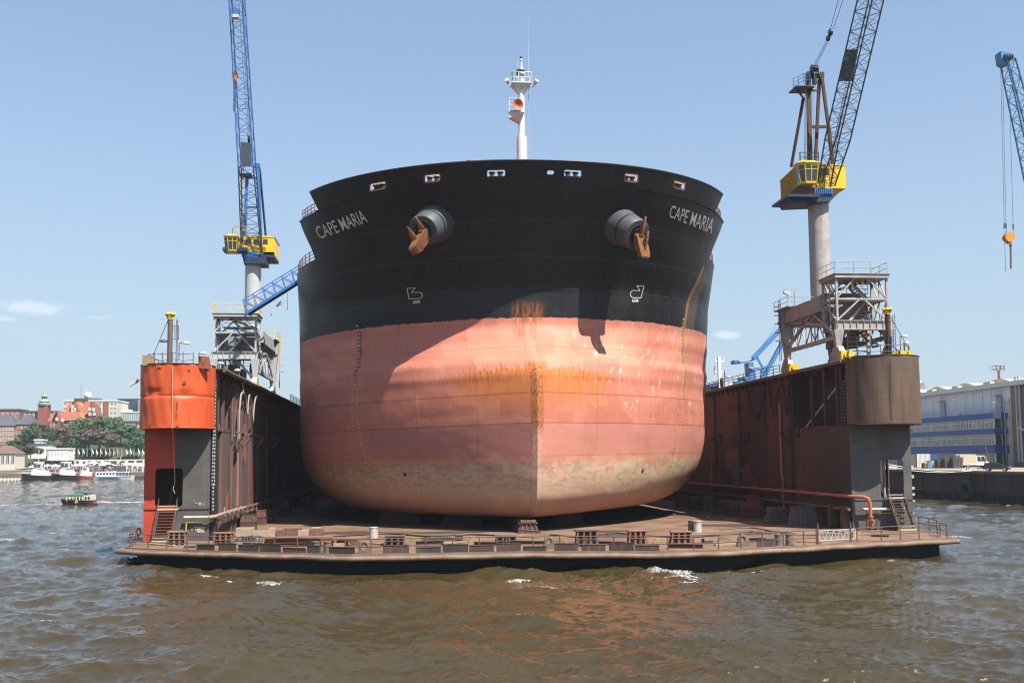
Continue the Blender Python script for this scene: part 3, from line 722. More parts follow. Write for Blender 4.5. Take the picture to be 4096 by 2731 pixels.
GREYT=mat('tower_grey',(.135,.128,.122),.6,(.09,.085,.08),.9,.6,streak=.55,streakcol=(.17,.14,.11),bump=.12)
BRN=mat('drum_brown',(.185,.105,.062),.75,(.125,.088,.066),.9,.45,streak=.85,streakcol=(.085,.060,.045),bump=.2,seams=((2,2.7,.4),(0,1.5,.3)),sth=.44)
WALLR=mat('wall_rust',(.135,.066,.046),.8,(.060,.038,.032),.8,.22,streak=.7,streakcol=(.045,.025,.02),bump=.3,seams=((1,6.,1.),(2,2.7,.5)))
WALLL=mat('wall_dark',(.10,.085,.078),.8,(.16,.075,.065),.9,.3,streak=.8,streakcol=(.26,.13,.12),bump=.3,seams=((1,5.,1.),))
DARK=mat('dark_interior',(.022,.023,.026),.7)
PIPER=mat('pipe_red',(.56,.165,.10),.5,(.45,.13,.08),.5,2.,bump=.15)
PIPEB=mat('pipe_brown',(.20,.14,.10),.7,(.12,.07,.045),.7,1.5,bump=.3)
PIPEW=mat('pipe_white',(.60,.55,.48),.6,(.42,.28,.18),.6,1.2,bump=.2)
PIPEY=mat('pipe_yellow',(.72,.50,.03),.5,(.55,.35,.03),.5,2.)
STEEL=mat('old_steel',(.17,.125,.105),.65,(.11,.075,.06),.6,1.5,bump=.3)
RUSR=mat('rust_railing',(.20,.105,.07),.8,(.12,.06,.04),.6,2.)
PALE=mat('faded_yellow',(.72,.62,.40),.6,(.55,.42,.24),.5,2.)
dock=thing('floating_dock','floating dry dock with rusty deck between two tall walls, one end drum red, one brown','floating dock',(12,80,0))
edge=[(-22.9,82.2),(-22.3,80.9),(-11.7,76.2),(-4.2,73.2),(9.,73.0),(20.,72.0),(22.5,71.9),(28.5,73.6),(44.2,77.6),(45.2,79.3)]
E2=[(473,2196),(640,2203),(1000,2214),(1400,2224),(2130,2212),(2660,2211),(2870,2206),(3150,2191),(3500,2171),(3833,2154)]
edge=[(lambda p:(p.x,p.y))(atZ(a,b,ZDK)) for a,b in E2]
XO0,XO1=edge[0][0],edge[-1][0]
outl=[(x,y) for x,y in edge]+[(47.35,90.5),(47.35,YEND),(-23.15,YEND),(-23.15,88.5)]
m=MB(); m.prism([(x,y,ZDK-.36) for x,y in outl],(0,0,.36)); m.build('deck',DECK,dock)
def inset(pts,d):
    out=[];n=len(pts)
    for i in range(n):
        a=Vector((*pts[i-1],0));b=Vector((*pts[i],0));c=Vector((*pts[(i+1)%n],0))
        d1=(b-a).normalized();d2=(c-b).normalized(); n1=Vector((-d1.y,d1.x,0));n2=Vector((-d2.y,d2.x,0)); k=(n1+n2).normalized(); k=k/max(.4,k.dot(n1)); out.append((b.x+k.x*d,b.y+k.y*d))
    return out
ins=inset(outl,1.3); n=len(outl)
m=MB(); m.prism([(x,y,-2.) for x,y in ins],(0,0,2.75))
m.add([(x,y,.72) for x,y in ins]+[(x,y,ZDK-.36) for x,y in outl],[(i,(i+1)%n,n+(i+1)%n,n+i) for i in range(n)])
m.build('pontoon',HULLB,dock)
fp=[]
front=outl[-1:]+edge+outl[len(edge):len(edge)+1]
for (a,b),(c,d) in zip(front[:-1],front[1:]):
    L=math.hypot(c-a,d-b); k=max(2,int(L/1.3))
    for i in range(k): fp.append((a+(c-a)*i/k,b+(d-b)*i/k,ZDK-.2+.05*math.sin(a*3+i*1.7)*random.random()))
fp=[(-23.15,YEND,ZDK-.2),(-23.15,120,ZDK-.2)]+fp+[(47.35,front[-1][1],ZDK-.2),(47.35,120,ZDK-.2)]
MB().path(fp,.19,10).build('fender_tube',FEND,dock,True)
# kerb plate along the edge
ed2=inset(outl,.45)[:len(edge)]
m=MB()
for (a,b),(c,d) in zip(ed2[:-1],ed2[1:]): m.bar((a,b,ZDK+.06),(c,d,ZDK+.06),.08,.12)
m.build('kerb',FEND,dock)
# railing along the front, with steel plates hung on it
ed3=inset(outl,.75)
def along(pts,step):
    out=[];rest=0
    for (a,b),(c,d) in zip(pts[:-1],pts[1:]):
        L=math.hypot(c-a,d-b); s=rest
        while s<L: out.append((a+(c-a)*s/L,b+(d-b)*s/L)); s+=step
        rest=s-L
    return out
GL=atZ(3172,2160,ZDK).x; GR_=atZ(3345,2155,ZDK).x
railpts=along(ed3[0:len(edge)],1.95)
def railing(pts,name='railing',h=1.15,nr=2,mt=RUSR,r=.04,z=ZDK,par=None):
    m=MB()
    for k in range(nr): m.path([(x,y,z+h*(k+1)/nr) for x,y in pts],r,6)
    for x,y in pts:
        j=random.uniform(-.03,.03); m.tube((x,y,z),(x+j,y+j,z+h+.02),r*1.25,6)
    return m.build(name,mt,par or dock,True)
ra=[p for p in railpts if p[0]<GL-.2]+[ (GL,np.interp(GL,[p[0] for p in ed3[:len(edge)]],[p[1] for p in ed3[:len(edge)]]))]
rb=[(GR_,np.interp(GR_,[p[0] for p in ed3[:len(edge)]],[p[1] for p in ed3[:len(edge)]]))]+[p for p in railpts if p[0]>GR_+.6]+[ed3[len(edge)-1]]
lc=ed3[0]; railing([(-22.6,86.6),(lc[0]-.3,lc[1]+2.0),(lc[0],lc[1])]+ra[1:])
rc=ed3[len(edge)-1]; railing(rb+[(rc[0]+.3,rc[1]+1.6)])
railing([(46.7,88.6),(46.4,86.2),(45.7,83.6),(rc[0]+.3,rc[1]+1.6)])
for px in(3178,3339):
    p=atZ(px,2160,ZDK); x=p.x; y=float(np.interp(x,[q[0] for q in ed3[:len(edge)]],[q[1] for q in ed3[:len(edge)]])); MB().tube((x,y-.05,ZDK),(x,y-.05,ZDK+1.65),.07,8).build('gate_post',RUSR,dock,True)
ga=Vector((GL+.15,np.interp(GL,[p[0] for p in ed3[:len(edge)]],[p[1] for p in ed3[:len(edge)]]),ZDK+.35)); gb=Vector((GR_-.15,rb[0][1],ZDK+.35)); m=MB(); H_=Vector((0,0,.75))
m.bar(ga,gb,.07); m.bar(ga+H_,gb+H_,.07)
for i in range(6):
    m.bar(ga.lerp(gb,i/6),ga.lerp(gb,(i+.5)/6)+H_,.05); m.bar(ga.lerp(gb,(i+.5)/6)+H_,ga.lerp(gb,(i+1)/6),.05)
m.bar(ga,ga+H_,.06); m.bar(gb,gb+H_,.06); m.build('truss_gate',mat('aluminium',(.66,.67,.68),.35,(.55,.55,.55),.4,2.,metal=.3),dock)
PLT=[mat('plate_dark',(.032,.032,.036),.6,(.08,.05,.035),.8,.9,streak=.6,streakcol=(.17,.08,.045)),mat('plate_rust',(.105,.06,.045),.7,(.05,.035,.03),.7,.8,streak=.5,streakcol=(.20,.10,.06)),mat('plate_blue',(.04,.043,.05),.6,(.10,.07,.05),.8,.8,streak=.6,streakcol=(.20,.14,.11))]
def ey(x,pts=None): 
    q=pts or ed3[:len(edge)]; return float(np.interp(x,[p[0] for p in q],[p[1] for p in q]))
k=0
for a,b,dz in((783,860,0),(877,952,0),(960,1045,0),(1048,1135,0),(1142,1235,0),(1240,1290,.1),(1326,1428,0),(1536,1636,.05),(1662,1760,.1),(1768,1868,.12),(1872,1970,.12),(1980,2078,.1),(2086,2180,.1),(2212,2306,.05),(2320,2415,.05),(2430,2528,.02),(2532,2630,.02),(3072,3166,.02)):
    x0=atZ(a,2205,ZDK).x; x1=atZ(b,2205,ZDK).x; y0=ey(x0)-.13;y1=ey(x1)-.13
    hq=(.20,.28,.24,.30,.17,.27,.23,.29)[k%8]; c=Vector(((x0+x1)/2,(y0+y1)/2,ZDK+.10+hq)); tv=Vector((x1-x0,y1-y0,0))/2
    mm=MB().obox(c,tv,Vector((0,.025,.02*(k%3-1))),Vector((0,0,hq)))
    mm.bar(c-tv+Vector((0,-.02,hq)),c+tv+Vector((0,-.02,hq)),.06); mm.build('kick_plate',PLT[k%3] if k!=11 else PLT[1],dock); k+=1
# ring fairleads and bollards on the edge
CON=mat('weathered_steel',(.20,.16,.12),.8,(.13,.095,.07),.7,1.5,bump=.4)
for px,pyb in((1457,2213),(2196,2194),(2970,2186)):
    p=atZ(px,pyb,ZDK); m=MB(); pts=[(p.x+.26*math.cos(a)*1.,p.y,p.z+.52+.3*math.sin(a)) for a in np.linspace(0,2*math.pi,17)[:-1]]
    m.path(pts,.16,8,True); m.box(p.x-.42,p.x+.42,p.y-.16,p.y+.16,p.z,p.z+.32); m.build('ring_fairlead',CON,dock,True)
for px,pyb in((1264,2212),(1310,2212),(3114,2181),(3158,2180)):
    p=atZ(px,pyb,ZDK); MB().lathe(p,[(.33,0),(.33,.06),(.29,.07),(.28,.78),(.31,.8),(.31,.86),(.0,.87)],16).build('bollard',CON,dock,True)
WB=mat('bollard_white',(.60,.56,.50),.6,(.42,.26,.18),.7,1.2,streak=.4,streakcol=(.25,.1,.05))
for px,pyb in((1495,2153),(2790,2126),(2770,2124)):
    p=atZ(px,pyb,ZDK); MB().lathe(p,[(.42,0),(.40,.02),(.37,.9),(.41,.92),(.41,1.0),(.0,1.02)],18).build('mooring_post',WB if px!=2770 else CON,dock,True)
# ---- side walls
def wing(sd):
    X0,X1,ZW=(XL0,XL1,ZWL) if sd<0 else (XR0,XR1,ZWR); xi=X1 if sd<0 else X0; xo=X0 if sd<0 else X1; o=-sd  # o: direction from wall to dock interior
    wm=WALLL if sd<0 else WALLR
    yb=104. if sd>0 else 97.5
    m=MB(); m.box(X0,X1,yb,YEND,ZDK,ZW-.35)                                   # main body
    m.box(X0,X1,95.6 if sd>0 else YT+4,yb-.003,ZDK,10.9)                              # lower part below the open bay
    if sd<0: m.box(X0+.004,X1,YT+.11,YT+4-.003,ZDK+.002,10.9) if False else None
    m.build('side_wall',wm,dock)
    m=MB(); m.box(X0,X1,YT+.1,YEND,ZW-.345,ZW); m.box(xo-(.1 if sd>0 else -.0),xo+(.1 if sd<0 else 0),YT+.15,yb-.01,10.92,ZW-.35)
    m.build('top_deck',WALLR,dock)
    # recessed bay in the inner face near the end
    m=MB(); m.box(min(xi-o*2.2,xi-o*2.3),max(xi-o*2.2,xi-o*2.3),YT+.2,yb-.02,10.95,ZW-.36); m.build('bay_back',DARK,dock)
    m=MB()
    ps=(92.6,95.6,98.8) if sd>0 else (91.5,94.)
    for y in ps: m.bar((xi-o*.15,y,10.9),(xi-o*.15,y,ZW-.3),.28,.35)
    for y in ps: m.prism([(xi-o*.15,y-.05,ZW-.35),(xi-o*.15,y-.6,ZW-.35),(xi-o*.15,y-.05,ZW-1.3)],(o*.1,0,0)); m.prism([(xi-o*.15,y+.05,ZW-.35),(xi-o*.15,y+.6,ZW-.35),(xi-o*.15,y+.05,ZW-1.3)],(o*.1,0,0))
    m.bar((xi-o*.12,YT+.4,10.95),(xi-o*.12,yb,10.95),.3,.3); m.build('bay_post',wm,dock)
    st=MB(); a=Vector((xi-o*1.3,yb-1.5,11.0)); b=Vector((xi-o*1.3,YT+3,ZW-1.2))
    for k in range(15):
        c=a.lerp(b,k/14); st.box(c.x-.55,c.x+.55,c.y-.16,c.y+.16,c.z-.03,c.z+.03)
    st.bar(a+Vector((o*.55,0,0)),b+Vector((o*.55,0,0)),.08,.25); st.build('bay_stair',GRY,dock)
    # top edge: overhang with brackets, pipe fender, rail
    m=MB(); m.box(min(xi,xi+o*.7),max(xi,xi+o*.7),YT+.3,YEND,ZW-.10,ZW+.004)
    y=YT+4
    while y<215: m.prism([(xi+o*.002,y,ZW-.102),(xi+o*.66,y,ZW-.102),(xi+o*.002,y,ZW-.95)],(0,.12,0)); y+=1.9
    m.build('top_walkway',WALLR,dock)
    MB().path([(xi+o*.72,yy,ZW-.14+.02*math.sin(yy)) for yy in np.arange(YT+.5,YEND,4.)],.2,8).build('edge_pipe',PIPEB,dock,True)
    ya=106. if sd>0 else 141.
    m=MB()
    for k in(.4,.75,1.1): m.path([(xi+o*.45,yy,ZW+k) for yy in np.arange(ya,260,6.)],.035,5)
    for yy in np.arange(ya,260,2.): m.tube((xi+o*.45,yy,ZW),(xi+o*.45,yy,ZW+1.12),.045,5)
    m.build('wall_railing',RUSR if sd>0 else PIPEB,dock)
    m=MB()
    for k in(.55,1.1): m.path([(xo-o*.0+o*.3,yy,ZW+k) for yy in np.arange(YT+2,200,4.)],.03,5)
    for yy in np.arange(YT+2,200,2.): m.tube((xo+o*.3,yy,ZW),(xo+o*.3,yy,ZW+1.12),.04,5)
    m.build('wall_railing',RUSR,dock)
    # crane rails
    m=MB(); m.box(xi-o*.75,xi-o*.6,YT+1,YEND,ZW+.002,ZW+.16) if o<0 else m.box(xi-.75,xi-.6,YT+1,YEND,ZW+.002,ZW+.16)
    m.box(xo+.75,xo+.9,YT+1,YEND,ZW+.002,ZW+.16) if o>0 else m.box(xo-.9,xo-.75,YT+1,YEND,ZW+.002,ZW+.16)
    m.build('crane_rail',DKR,dock)
    # vertical stiffeners and cable trays on the inner face
    m=MB()
    for yy in ((103.95,112,121,131,142,154,167,181) if sd>0 else (97.45,99.5,103.,108,114,121,129,138,148,160,174)):
        m.box(min(xi,xi+o*.22),max(xi,xi+o*.22),yy,yy+.3,ZDK+.01,ZW-1.0)
    m.bar((xi+o*.06,yb+1,ZW-2.6),(xi+o*.06,220,ZW-2.6),.12,.16); m.build('stiffener',wm,dock)
    # steel guide brackets
    zz=10.4
    for yy in ((104.5,118,129,142) if sd>0 else (98.2,103.2,112,124)):
        m=MB(); h=1.0
        for dy in(-.25,.25):
            pr=[(xi+o*.001,yy+dy,zz-h*.6),(xi+o*.3,yy+dy,zz-h*.75),(xi+o*1.0,yy+dy,zz+.05),(xi+o*1.0,yy+dy,zz+h*.35),(xi+o*.001,yy+dy,zz+h*.55)]
            m.bar(pr[0],pr[4],.18); m.bar(pr[1],pr[2],.16); m.bar(pr[4],pr[3],.16); m.bar(pr[2],pr[3],.2)
        m.box(min(xi+o*.95,xi+o*1.1),max(xi+o*.95,xi+o*1.1),yy-.35,yy+.35,zz-.05,zz+h*.4); m.build('guide_bracket',DKR if sd>0 else STEEL,dock)
    # draft scale
    u=(.3065 if sd<0 else .305); xs=xi+o*.02; ys=YT+.55 if sd<0 else YT+2.3
    m=MB(); m.box(xi-.16,xi+.16,ys-.3,ys+.3,ZDK,ZW-.4); m.build('scale_board',DARK,dock)
    m=MB(); z3=3.9 if sd<0 else 4.05
    for k in range(3,40):
        z=z3+(k-3)*u-(.0)
        if z>ZW-.7: break
        # numerals face the camera side of the board
        p=Vector((xi+o*.0-.13,ys-.31,z)); put_text(m,str(k),p if k>9 else p+Vector((.07,0,0)),(1,0,0),(0,0,1),.27 if k>9 else .13,.175,.02)
    m.build('draft_scale',mat('scale_white',(.80,.80,.76),.5),dock)
    # ------- end tower below the drum
    f0=YT
    if sd<0: xs0,xs1=XL0+.25,XL1-.25; dl,dr,db,dt=-21.72,-19.42,4.25,7.55; xsplit=-20.02
    else: xs0,xs1=XR0-.45,46.4; dl,dr,db,dt=43.35,45.6,4.2,7.7; xsplit=None
    def plate(x0,x1,mt,nm):
        out=[(x0,f0,ZDK),(x1,f0,ZDK),(x1,f0,10.9),(x0,f0,10.9)]
        if x1<=dl or x0>=dr: holes=[]
        r=.28
        def arc(cx,cz,a0): return [(cx+r*math.cos(math.radians(a0+a)),f0,cz+r*math.sin(math.radians(a0+a))) for a in(0,30,60,90)]
        full=arc(dr-r,dt-r,0)+arc(dl+r,dt-r,90)+arc(dl+r,db+r,180)+arc(dr-r,db+r,270)
        if x0<dl and x1>dr: return MB().plate_hole(out,[full],(0,.1,0)).build(nm,mt,dock)
        if x0<dl: # opening runs out of the plate on the far side
            poly=[(x0,f0,ZDK),(x1,f0,ZDK),(x1,f0,db)]+arc(dl+r,db+r,180)[::-1]+arc(dl+r,dt-r,90)[::-1]+[(x1,f0,dt),(x1,f0,10.9),(x0,f0,10.9)]
        else: poly=[(x1,f0,ZDK),(x0,f0,ZDK),(x0,f0,db)]+arc(dr-r,db+r,270)+arc(dr-r,dt-r,0)+[(x0,f0,dt),(x0,f0,10.9),(x1,f0,10.9)]
        return MB().prism(poly,(0,.1,0)).build(nm,mt,dock)
    if xsplit is None: plate(xs0,xs1,GREYT,'tower_front')
    else: plate(xs0,xsplit,REDD,'tower_front'); plate(xsplit+.002,xs1,GREYT,'tower_front')
    # sides and back of the stair tower
    xin=xs1 if sd<0 else xs0; xou=xs0 if sd<0 else xs1
    m=MB(); m.box(min(xin,xin-o*.1),max(xin,xin-o*.1),f0+.103,(YT+4 if sd<0 else 95.6)-.01,ZDK,10.88)
    m.build('tower_side',mat('tower_side_shaded',(.032,.032,.035),.6,(.026,.024,.024),.6,.5,streak=.3,streakcol=(.10,.07,.05)),dock)  # shade on the inner tower face is painted into this darker grey
    m=MB()
    if sd<0: m.box(xou,xou+.1,f0+.103,YT+4,ZDK,10.88); m.build('tower_side',REDD,dock)
    else:
        m.box(xou-.1,xou,f0+.103,f0+.9,ZDK,10.88); m.box(xou-.1,xou,f0+.9,95.6,ZDK,2.2); m.box(xou-.1,xou,f0+.9,95.6,8.1,10.88); m.box(xou-.1,xou,93.4,93.9,2.2,8.1); m.build('tower_side',GREYT,dock)
    st=MB(); a=Vector(((dl+dr)/2+(.35 if sd<0 else -.55),f0+.7 if sd<0 else f0+1.2,3.2)); b=Vector((a.x+(.5 if sd<0 else -.9),f0+(3.2 if sd<0 else 4.2),8.6 if sd<0 else 9.5)); n_=18
    for k in range(n_+1):
        c=a.lerp(b,k/n_); st.box(c.x-.55,c.x+.55,c.y-.12,c.y+.12,c.z-.025,c.z+.025)
    for q in(-.58,.58):
        e=Vector((q,0,0)); st.bar(a+e,b+e,.07,.26); st.bar(a+e+Vector((0,0,1)),b+e+Vector((0,0,1)),.05); 
        for k in(0,.33,.66,1): st.bar(a.lerp(b,k)+e,a.lerp(b,k)+e+Vector((0,0,1)),.05)
    st.build('inner_stair',STEEL if sd<0 else GRY,dock)
    if sd>0:
        MB().bar((dr-1.2,f0+1.4,ZDK),(dr-1.2,f0+1.4,9.),.16).bar((dr-1.15,f0+3.5,3.),(dr-2.1,f0+3.5,8.),.5,.1).build('inner_brace',GRY,dock)
    m=MB(); m.bar((xs0,f0-.03,4.05),(xs1,f0-.03,4.05),.08,.07); m.build('belt_bar',GREYT if sd>0 else DKR,dock)
    # ------- drum
    cx=(X0+X1)/2 if sd<0 else 43.75; rx=(X1-X0)/2+.06 if sd<0 else 3.38; ry=3.1; zb,zt_=10.9,ZW+.12; nu,nv=72,40
    V=[];Fc=[]
    r=np.random.default_rng(3)
    for j in range(nv+1):
        z=zb+(zt_-zb)*j/nv
        for i in range(nu+1):
            a=math.pi*i/nu; 
            d=0.
            if sd<0:
                uu=math.degrees(a)
                d-=.16*math.exp(-((uu-62)/16)**2-((z-13.9)/.32)**2)+.14*math.exp(-((uu-112)/14)**2-((z-13.75)/.3)**2)+.06*math.exp(-((z-13.6)/.07)**2)
                d-=.10*math.exp(-((uu-100)/10)**2-((z-15.3)/.9)**2)+.06*math.exp(-((uu-135)/9)**2-((z-15.)/.8)**2)+.05*math.exp(-((uu-45)/9)**2-((z-12.)/.9)**2)
            d+=.02*math.sin(uu*.35+z*1.3) if sd<0 else .015*math.sin(math.degrees(a)*.21+z)
            zz=z
            if sd<0 and j==nv: zz-=.13*max(0,math.sin(i*.55))*random.random()+(.25 if 56<i<66 else 0)
            V.append((cx-(rx+d)*math.cos(a),YT-(ry+d)*math.sin(a),zz))
    for j in range(nv):
        for i in range(nu): q=j*(nu+1)+i; Fc.append((q,q+1,q+nu+2,q+nu+1))
    dm=MB().add(V,Fc).build('end_drum',REDP if sd<0 else BRN,dock,True); s_=dm.modifiers.new('thickness','SOLIDIFY'); s_.thickness=.05; s_.offset=1
    m=MB(); pl=[(cx-rx*math.cos(a),YT-ry*math.sin(a),zb+.02) for a in np.linspace(0,math.pi,40)]
    m.prism(pl+[(cx+rx,YT+.0,zb+.02)],(0,0,.06)); m.prism([(x,y,zt_-.2) for x,y,z in pl],(0,0,.06)); m.build('drum_floor',REDD if sd<0 else DKR,dock)
    MB().path([(cx-(rx+.06)*math.cos(a),YT-(ry+.06)*math.sin(a),zt_) for a in np.linspace(0,math.pi,40)],.05,5).build('drum_rim',DKR,dock)
    MB().path([(cx-(rx+.04)*math.cos(a),YT-(ry+.04)*math.sin(a),zb+.04) for a in np.linspace(0,math.pi,40)],.05,5).build('drum_rim',REDP if sd<0 else DKR,dock)
    return cx,zt_
CXL,ZTL=wing(-1); CXR,ZTR=wing(1)
# patches and lettering stains on the end faces
PM=mat('pale_patch',(.56,.48,.36),.8,(.40,.33,.25),.7,3.)
a=atY(788,2105,YT-.02);b=atY(818,2128,YT-.02); MB().box(a.x,b.x,YT-.025,YT-.003,b.z,a.z).build('paint_patch',PM,dock)
rr=random.Random(2)
for x0,y0,x1,y1,n_ in((750,2000,772,2004,3),(780,2012,812,2020,6),(756,2108,776,2124,5)):
    for k in range(n_):
        a=atY(rr.uniform(x0,x1),rr.uniform(y0,y1),YT-.02); MB().box(a.x,a.x+rr.uniform(.08,.3),YT-.022,YT-.003,a.z,a.z+rr.uniform(.04,.14)).build('paint_flake',PM,dock)
m=MB(); put_text(m,'FEUERLOSCHBOOT',atY(3440,1982,YT-.02),(1,0,0),(0,0,1),1.6,.17,.0); m.build('faded_lettering',mat('faded_letter',(.34,.33,.30),.7,(.15,.15,.15),.9,6.),dock)
# white edge damage on the grey tower corner
m=MB()
for py in(1700,1718,1865,1905,1950,1975,2000): 
    a=atY(3644+ (py-1690)*.05,py,YT-.03); m.box(a.x-.22,a.x+.03,YT-.035,YT-.004,a.z-.15,a.z+rr.uniform(.0,.15))
m.build('chipped_edge',WB,dock)
# stains on the tower wall inside: coloured paint test patches low on the far side wall
def wpatch(pts,X,col,nm='paint_patch'):
    P=[atX(px,py,X) for px,py in pts]; MB().prism(P,(.004 if X<12 else -.004,0,0)).build(nm,mat(nm+str(round(col[0]*1000)),col,.75,tuple(c*.75 for c in col),.6,.8,streak=.4,streakcol=(.05,.03,.02)),dock)
wpatch([(2903,1800),(2966,1790),(2966,1875),(2905,1880)],40.99,(.27,.15,.10))
wpatch([(2930,1846),(2956,1846),(2958,1868),(2976,1868),(2984,1900),(2982,1938),(2930,1940)],40.985,(.17,.19,.17))
wpatch([(2976,1862),(2990,1850),(3000,1875),(3000,1905),(3026,1906),(3028,1950),(2984,1940)],40.98,(.30,.095,.05))
wpatch([(2835,1890),(2880,1880),(2880,1930),(2840,1930)],40.99,(.22,.10,.06))
wpatch([(938,1560),(956,1575),(954,2020),(940,2032)],-16.895,(.55,.24,.24))
wpatch([(962,1700),(985,1690),(985,1860),(964,1800)],-16.895,(.34,.13,.14))
wpatch([(905,1990),(913,1960),(914,2010),(905,2050)],-16.89,(.50,.15,.08))
wpatch([(1000,1850),(1015,1845),(1015,1990),(1000,2000)],-16.895,(.24,.055,.055))
wpatch([(895,2030),(902,2025),(902,2060),(895,2065)],-16.89,(.35,.45,.55))
# ---- pipes
def pipe(nm,pts,r,mt,flange=None):
    m=MB().path(pts,r,8)
    if flange:
        P=[Vector(p) for p in pts]
        for a,b in zip(P[:-1],P[1:]):
            L=(b-a).length; k=int(L/flange)
            for i in range(1,k+1): c=a.lerp(b,i/(k+1)); d=(b-a).normalized(); m.tube(c-d*.06,c+d*.06,r*1.6,10)
    return m.build(nm,mt,dock,True)
xr=XR0-.75
pipe('hydrant_pipe',[(xr,210,4.4),(xr,150,4.4),(xr,110,4.4),(xr,91.5,4.4),(xr+.1,89.3,4.4),(41.3,88.1,4.35),(41.62,87.95,4.2),(41.75,87.9,3.8),(41.75,87.9,2.6)],.16,PIPER,5.)
m=MB()
for z in(2.55,2.3,2.05,1.85): m.tube((41.75,87.9,z-.06),(41.75,87.9,z+.06),.27,10)
m.tube((41.75,87.9,1.5),(41.75,87.9,2.6),.15,8); m.tube((41.75,87.6,2.2),(41.75,87.2,2.2),.1,8); m.build('hydrant_valve',PIPER,dock,True)
pipe('drain_pipe',[(xr+.1,210,3.25),(xr+.1,120,3.25),(xr-.05,88.9,3.2)],.15,PIPEB,7.)
pipe('service_pipe',[(xr+.6,88.6,3.2),(43.6,88.6,3.2),(45.4,88.7,3.2)],.13,PIPEW)
pipe('gas_pipe',[(42.6,88.75,2.85),(44.7,88.75,2.8),(44.85,88.75,2.7),(44.9,88.75,1.35)],.06,PIPEY)
pipe('riser_pipe',[(40.8,107,14.),(40.8,107,6.2),(40.8,106.6,5.6),(40.8,106.8,5.2),(40.8,106.8,2.2)],.13,PIPER)
pipe('riser_pipe',[(40.85,105.,14.),(40.85,105.,3.5)],.07,PIPEB); pipe('riser_pipe',[(40.8,133,8.),(40.8,133,3.)],.12,PIPER)
xl=XL1+.55
pipe('service_pipe',[(-19.2,88.6,3.35),(-17.6,88.6,3.35),(-17.1,88.5,3.35)],.12,PIPEW)
pipe('drain_pipe',[(-17.1,88.5,3.35),(-16.6,88.7,3.4),(xl,91.,3.5),(xl,103.,3.5)],.15,mat('pipe_tan',(.42,.30,.22),.7,(.28,.17,.12),.6,1.2),3.)
pipe('drain_pipe',[(xl-.1,103.1,3.45),(xl-.1,215,3.4)],.15,PIPEB,5.)
pipe('drain_pipe',[(-17.,88.75,2.95),(xl-.1,91,3.0),(xl-.1,120,3.0),(xl-.1,200,3.0)],.08,PIPEB)
pipe('gas_pipe',[(-16.95,88.72,3.0),(-18.9,88.72,2.95),(-19.0,88.72,2.85),(-19.05,88.72,1.35)],.06,PIPEY)
pipe('riser_pipe',[(-16.7,97.,14.),(-16.7,97.,4.)],.07,PIPEB); pipe('riser_pipe',[(-16.7,96.3,9.5),(-16.7,96.3,3.)],.05,PIPEB); pipe('riser_pipe',[(-16.7,98.2,15),(-16.7,98.2,9.)],.06,PIPEB)
# pipe hangers
m=MB()
for y in np.arange(92,200,3.): MB().bar((XL1,y,3.0),(xl+.2,y,3.0),.08).bar((xl+.1,y,2.8),(xl+.1,y,3.7),.06).build('pipe_bracket',PIPEB,dock)
for y in np.arange(92,200,4.):
    for z,q in((3.05,.2),(4.2,.1)): MB().bar((XR0,y,z),(xr-q,y,z),.1).build('pipe_bracket',PIPEB,dock)
# ---- outside stairs from the tower doors to the deck
def stair(nm,bot,top,w,n_,mt,edgemt):
    bot=Vector(bot);top=Vector(top); d=top-bot; hx=Vector((w/2,0,0)); m=MB()
    for s in(-1,1): m.bar(bot+hx*s,top+hx*s,.07,.24)
    for k in range(1,n_): c=bot.lerp(top,k/n_); m.box(c.x-w/2,c.x+w/2,c.y-.13,c.y+.13,c.z-.02,c.z+.02)
    st=m.build(nm,mt,dock)
    m=MB()
    for s in(-1,1):
        up=Vector((0,0,.95)); m.path([bot+hx*s*1.05+up*.2,bot+hx*s*1.05+up,top+hx*s*1.05+up,top+hx*s*1.05],.03,6)
        for k in(.3,.65): m.tube(bot.lerp(top,k)+hx*s*1.05,bot.lerp(top,k)+hx*s*1.05+up,.028,6)
        m.path([bot+hx*s*1.05+up*.55,top+hx*s*1.05+up*.55],.022,5)
    m.build('handrail',mt,st,True)
    m=MB()
    for c in(bot.lerp(top,.02),bot.lerp(top,.985)):
        m.box(c.x-w/2-.12,c.x+w/2+.12,c.y-.16,c.y+.16,c.z-.02,c.z+.1)
        for dz in(.32,): m.box(c.x-w/2-.08,c.x+w/2+.08,c.y-.05,c.y+.05,c.z+dz-.03,c.z+dz+.03)
    m.build('stair_nosing',PALE,st); return st
stair('deck_stair',atZ(648,2168,ZDK),atY(672,2036,YT-.35),1.45,11,STEEL,PALE)
stair('deck_stair',atZ(3628,2122,ZDK),atY(3584,1990,YT-.35),1.45,12,STEEL,PALE)
# door and rungs on the grey tower foot
a=atY(3465,2040,YT);b=atY(3508,2118,YT); MB().box(a.x,b.x,YT-.06,YT-.002,ZDK+.1,a.z).bar((b.x,YT-.05,ZDK),(b.x,YT-.05,a.z),.1).build('tower_door',GREYT,dock)
m=MB()
for k in range(5): m.box(44.95,45.6,YT-.2,YT-.02,1.6+k*.45,1.72+k*.45)
m.build('tower_rung',STEEL,dock)
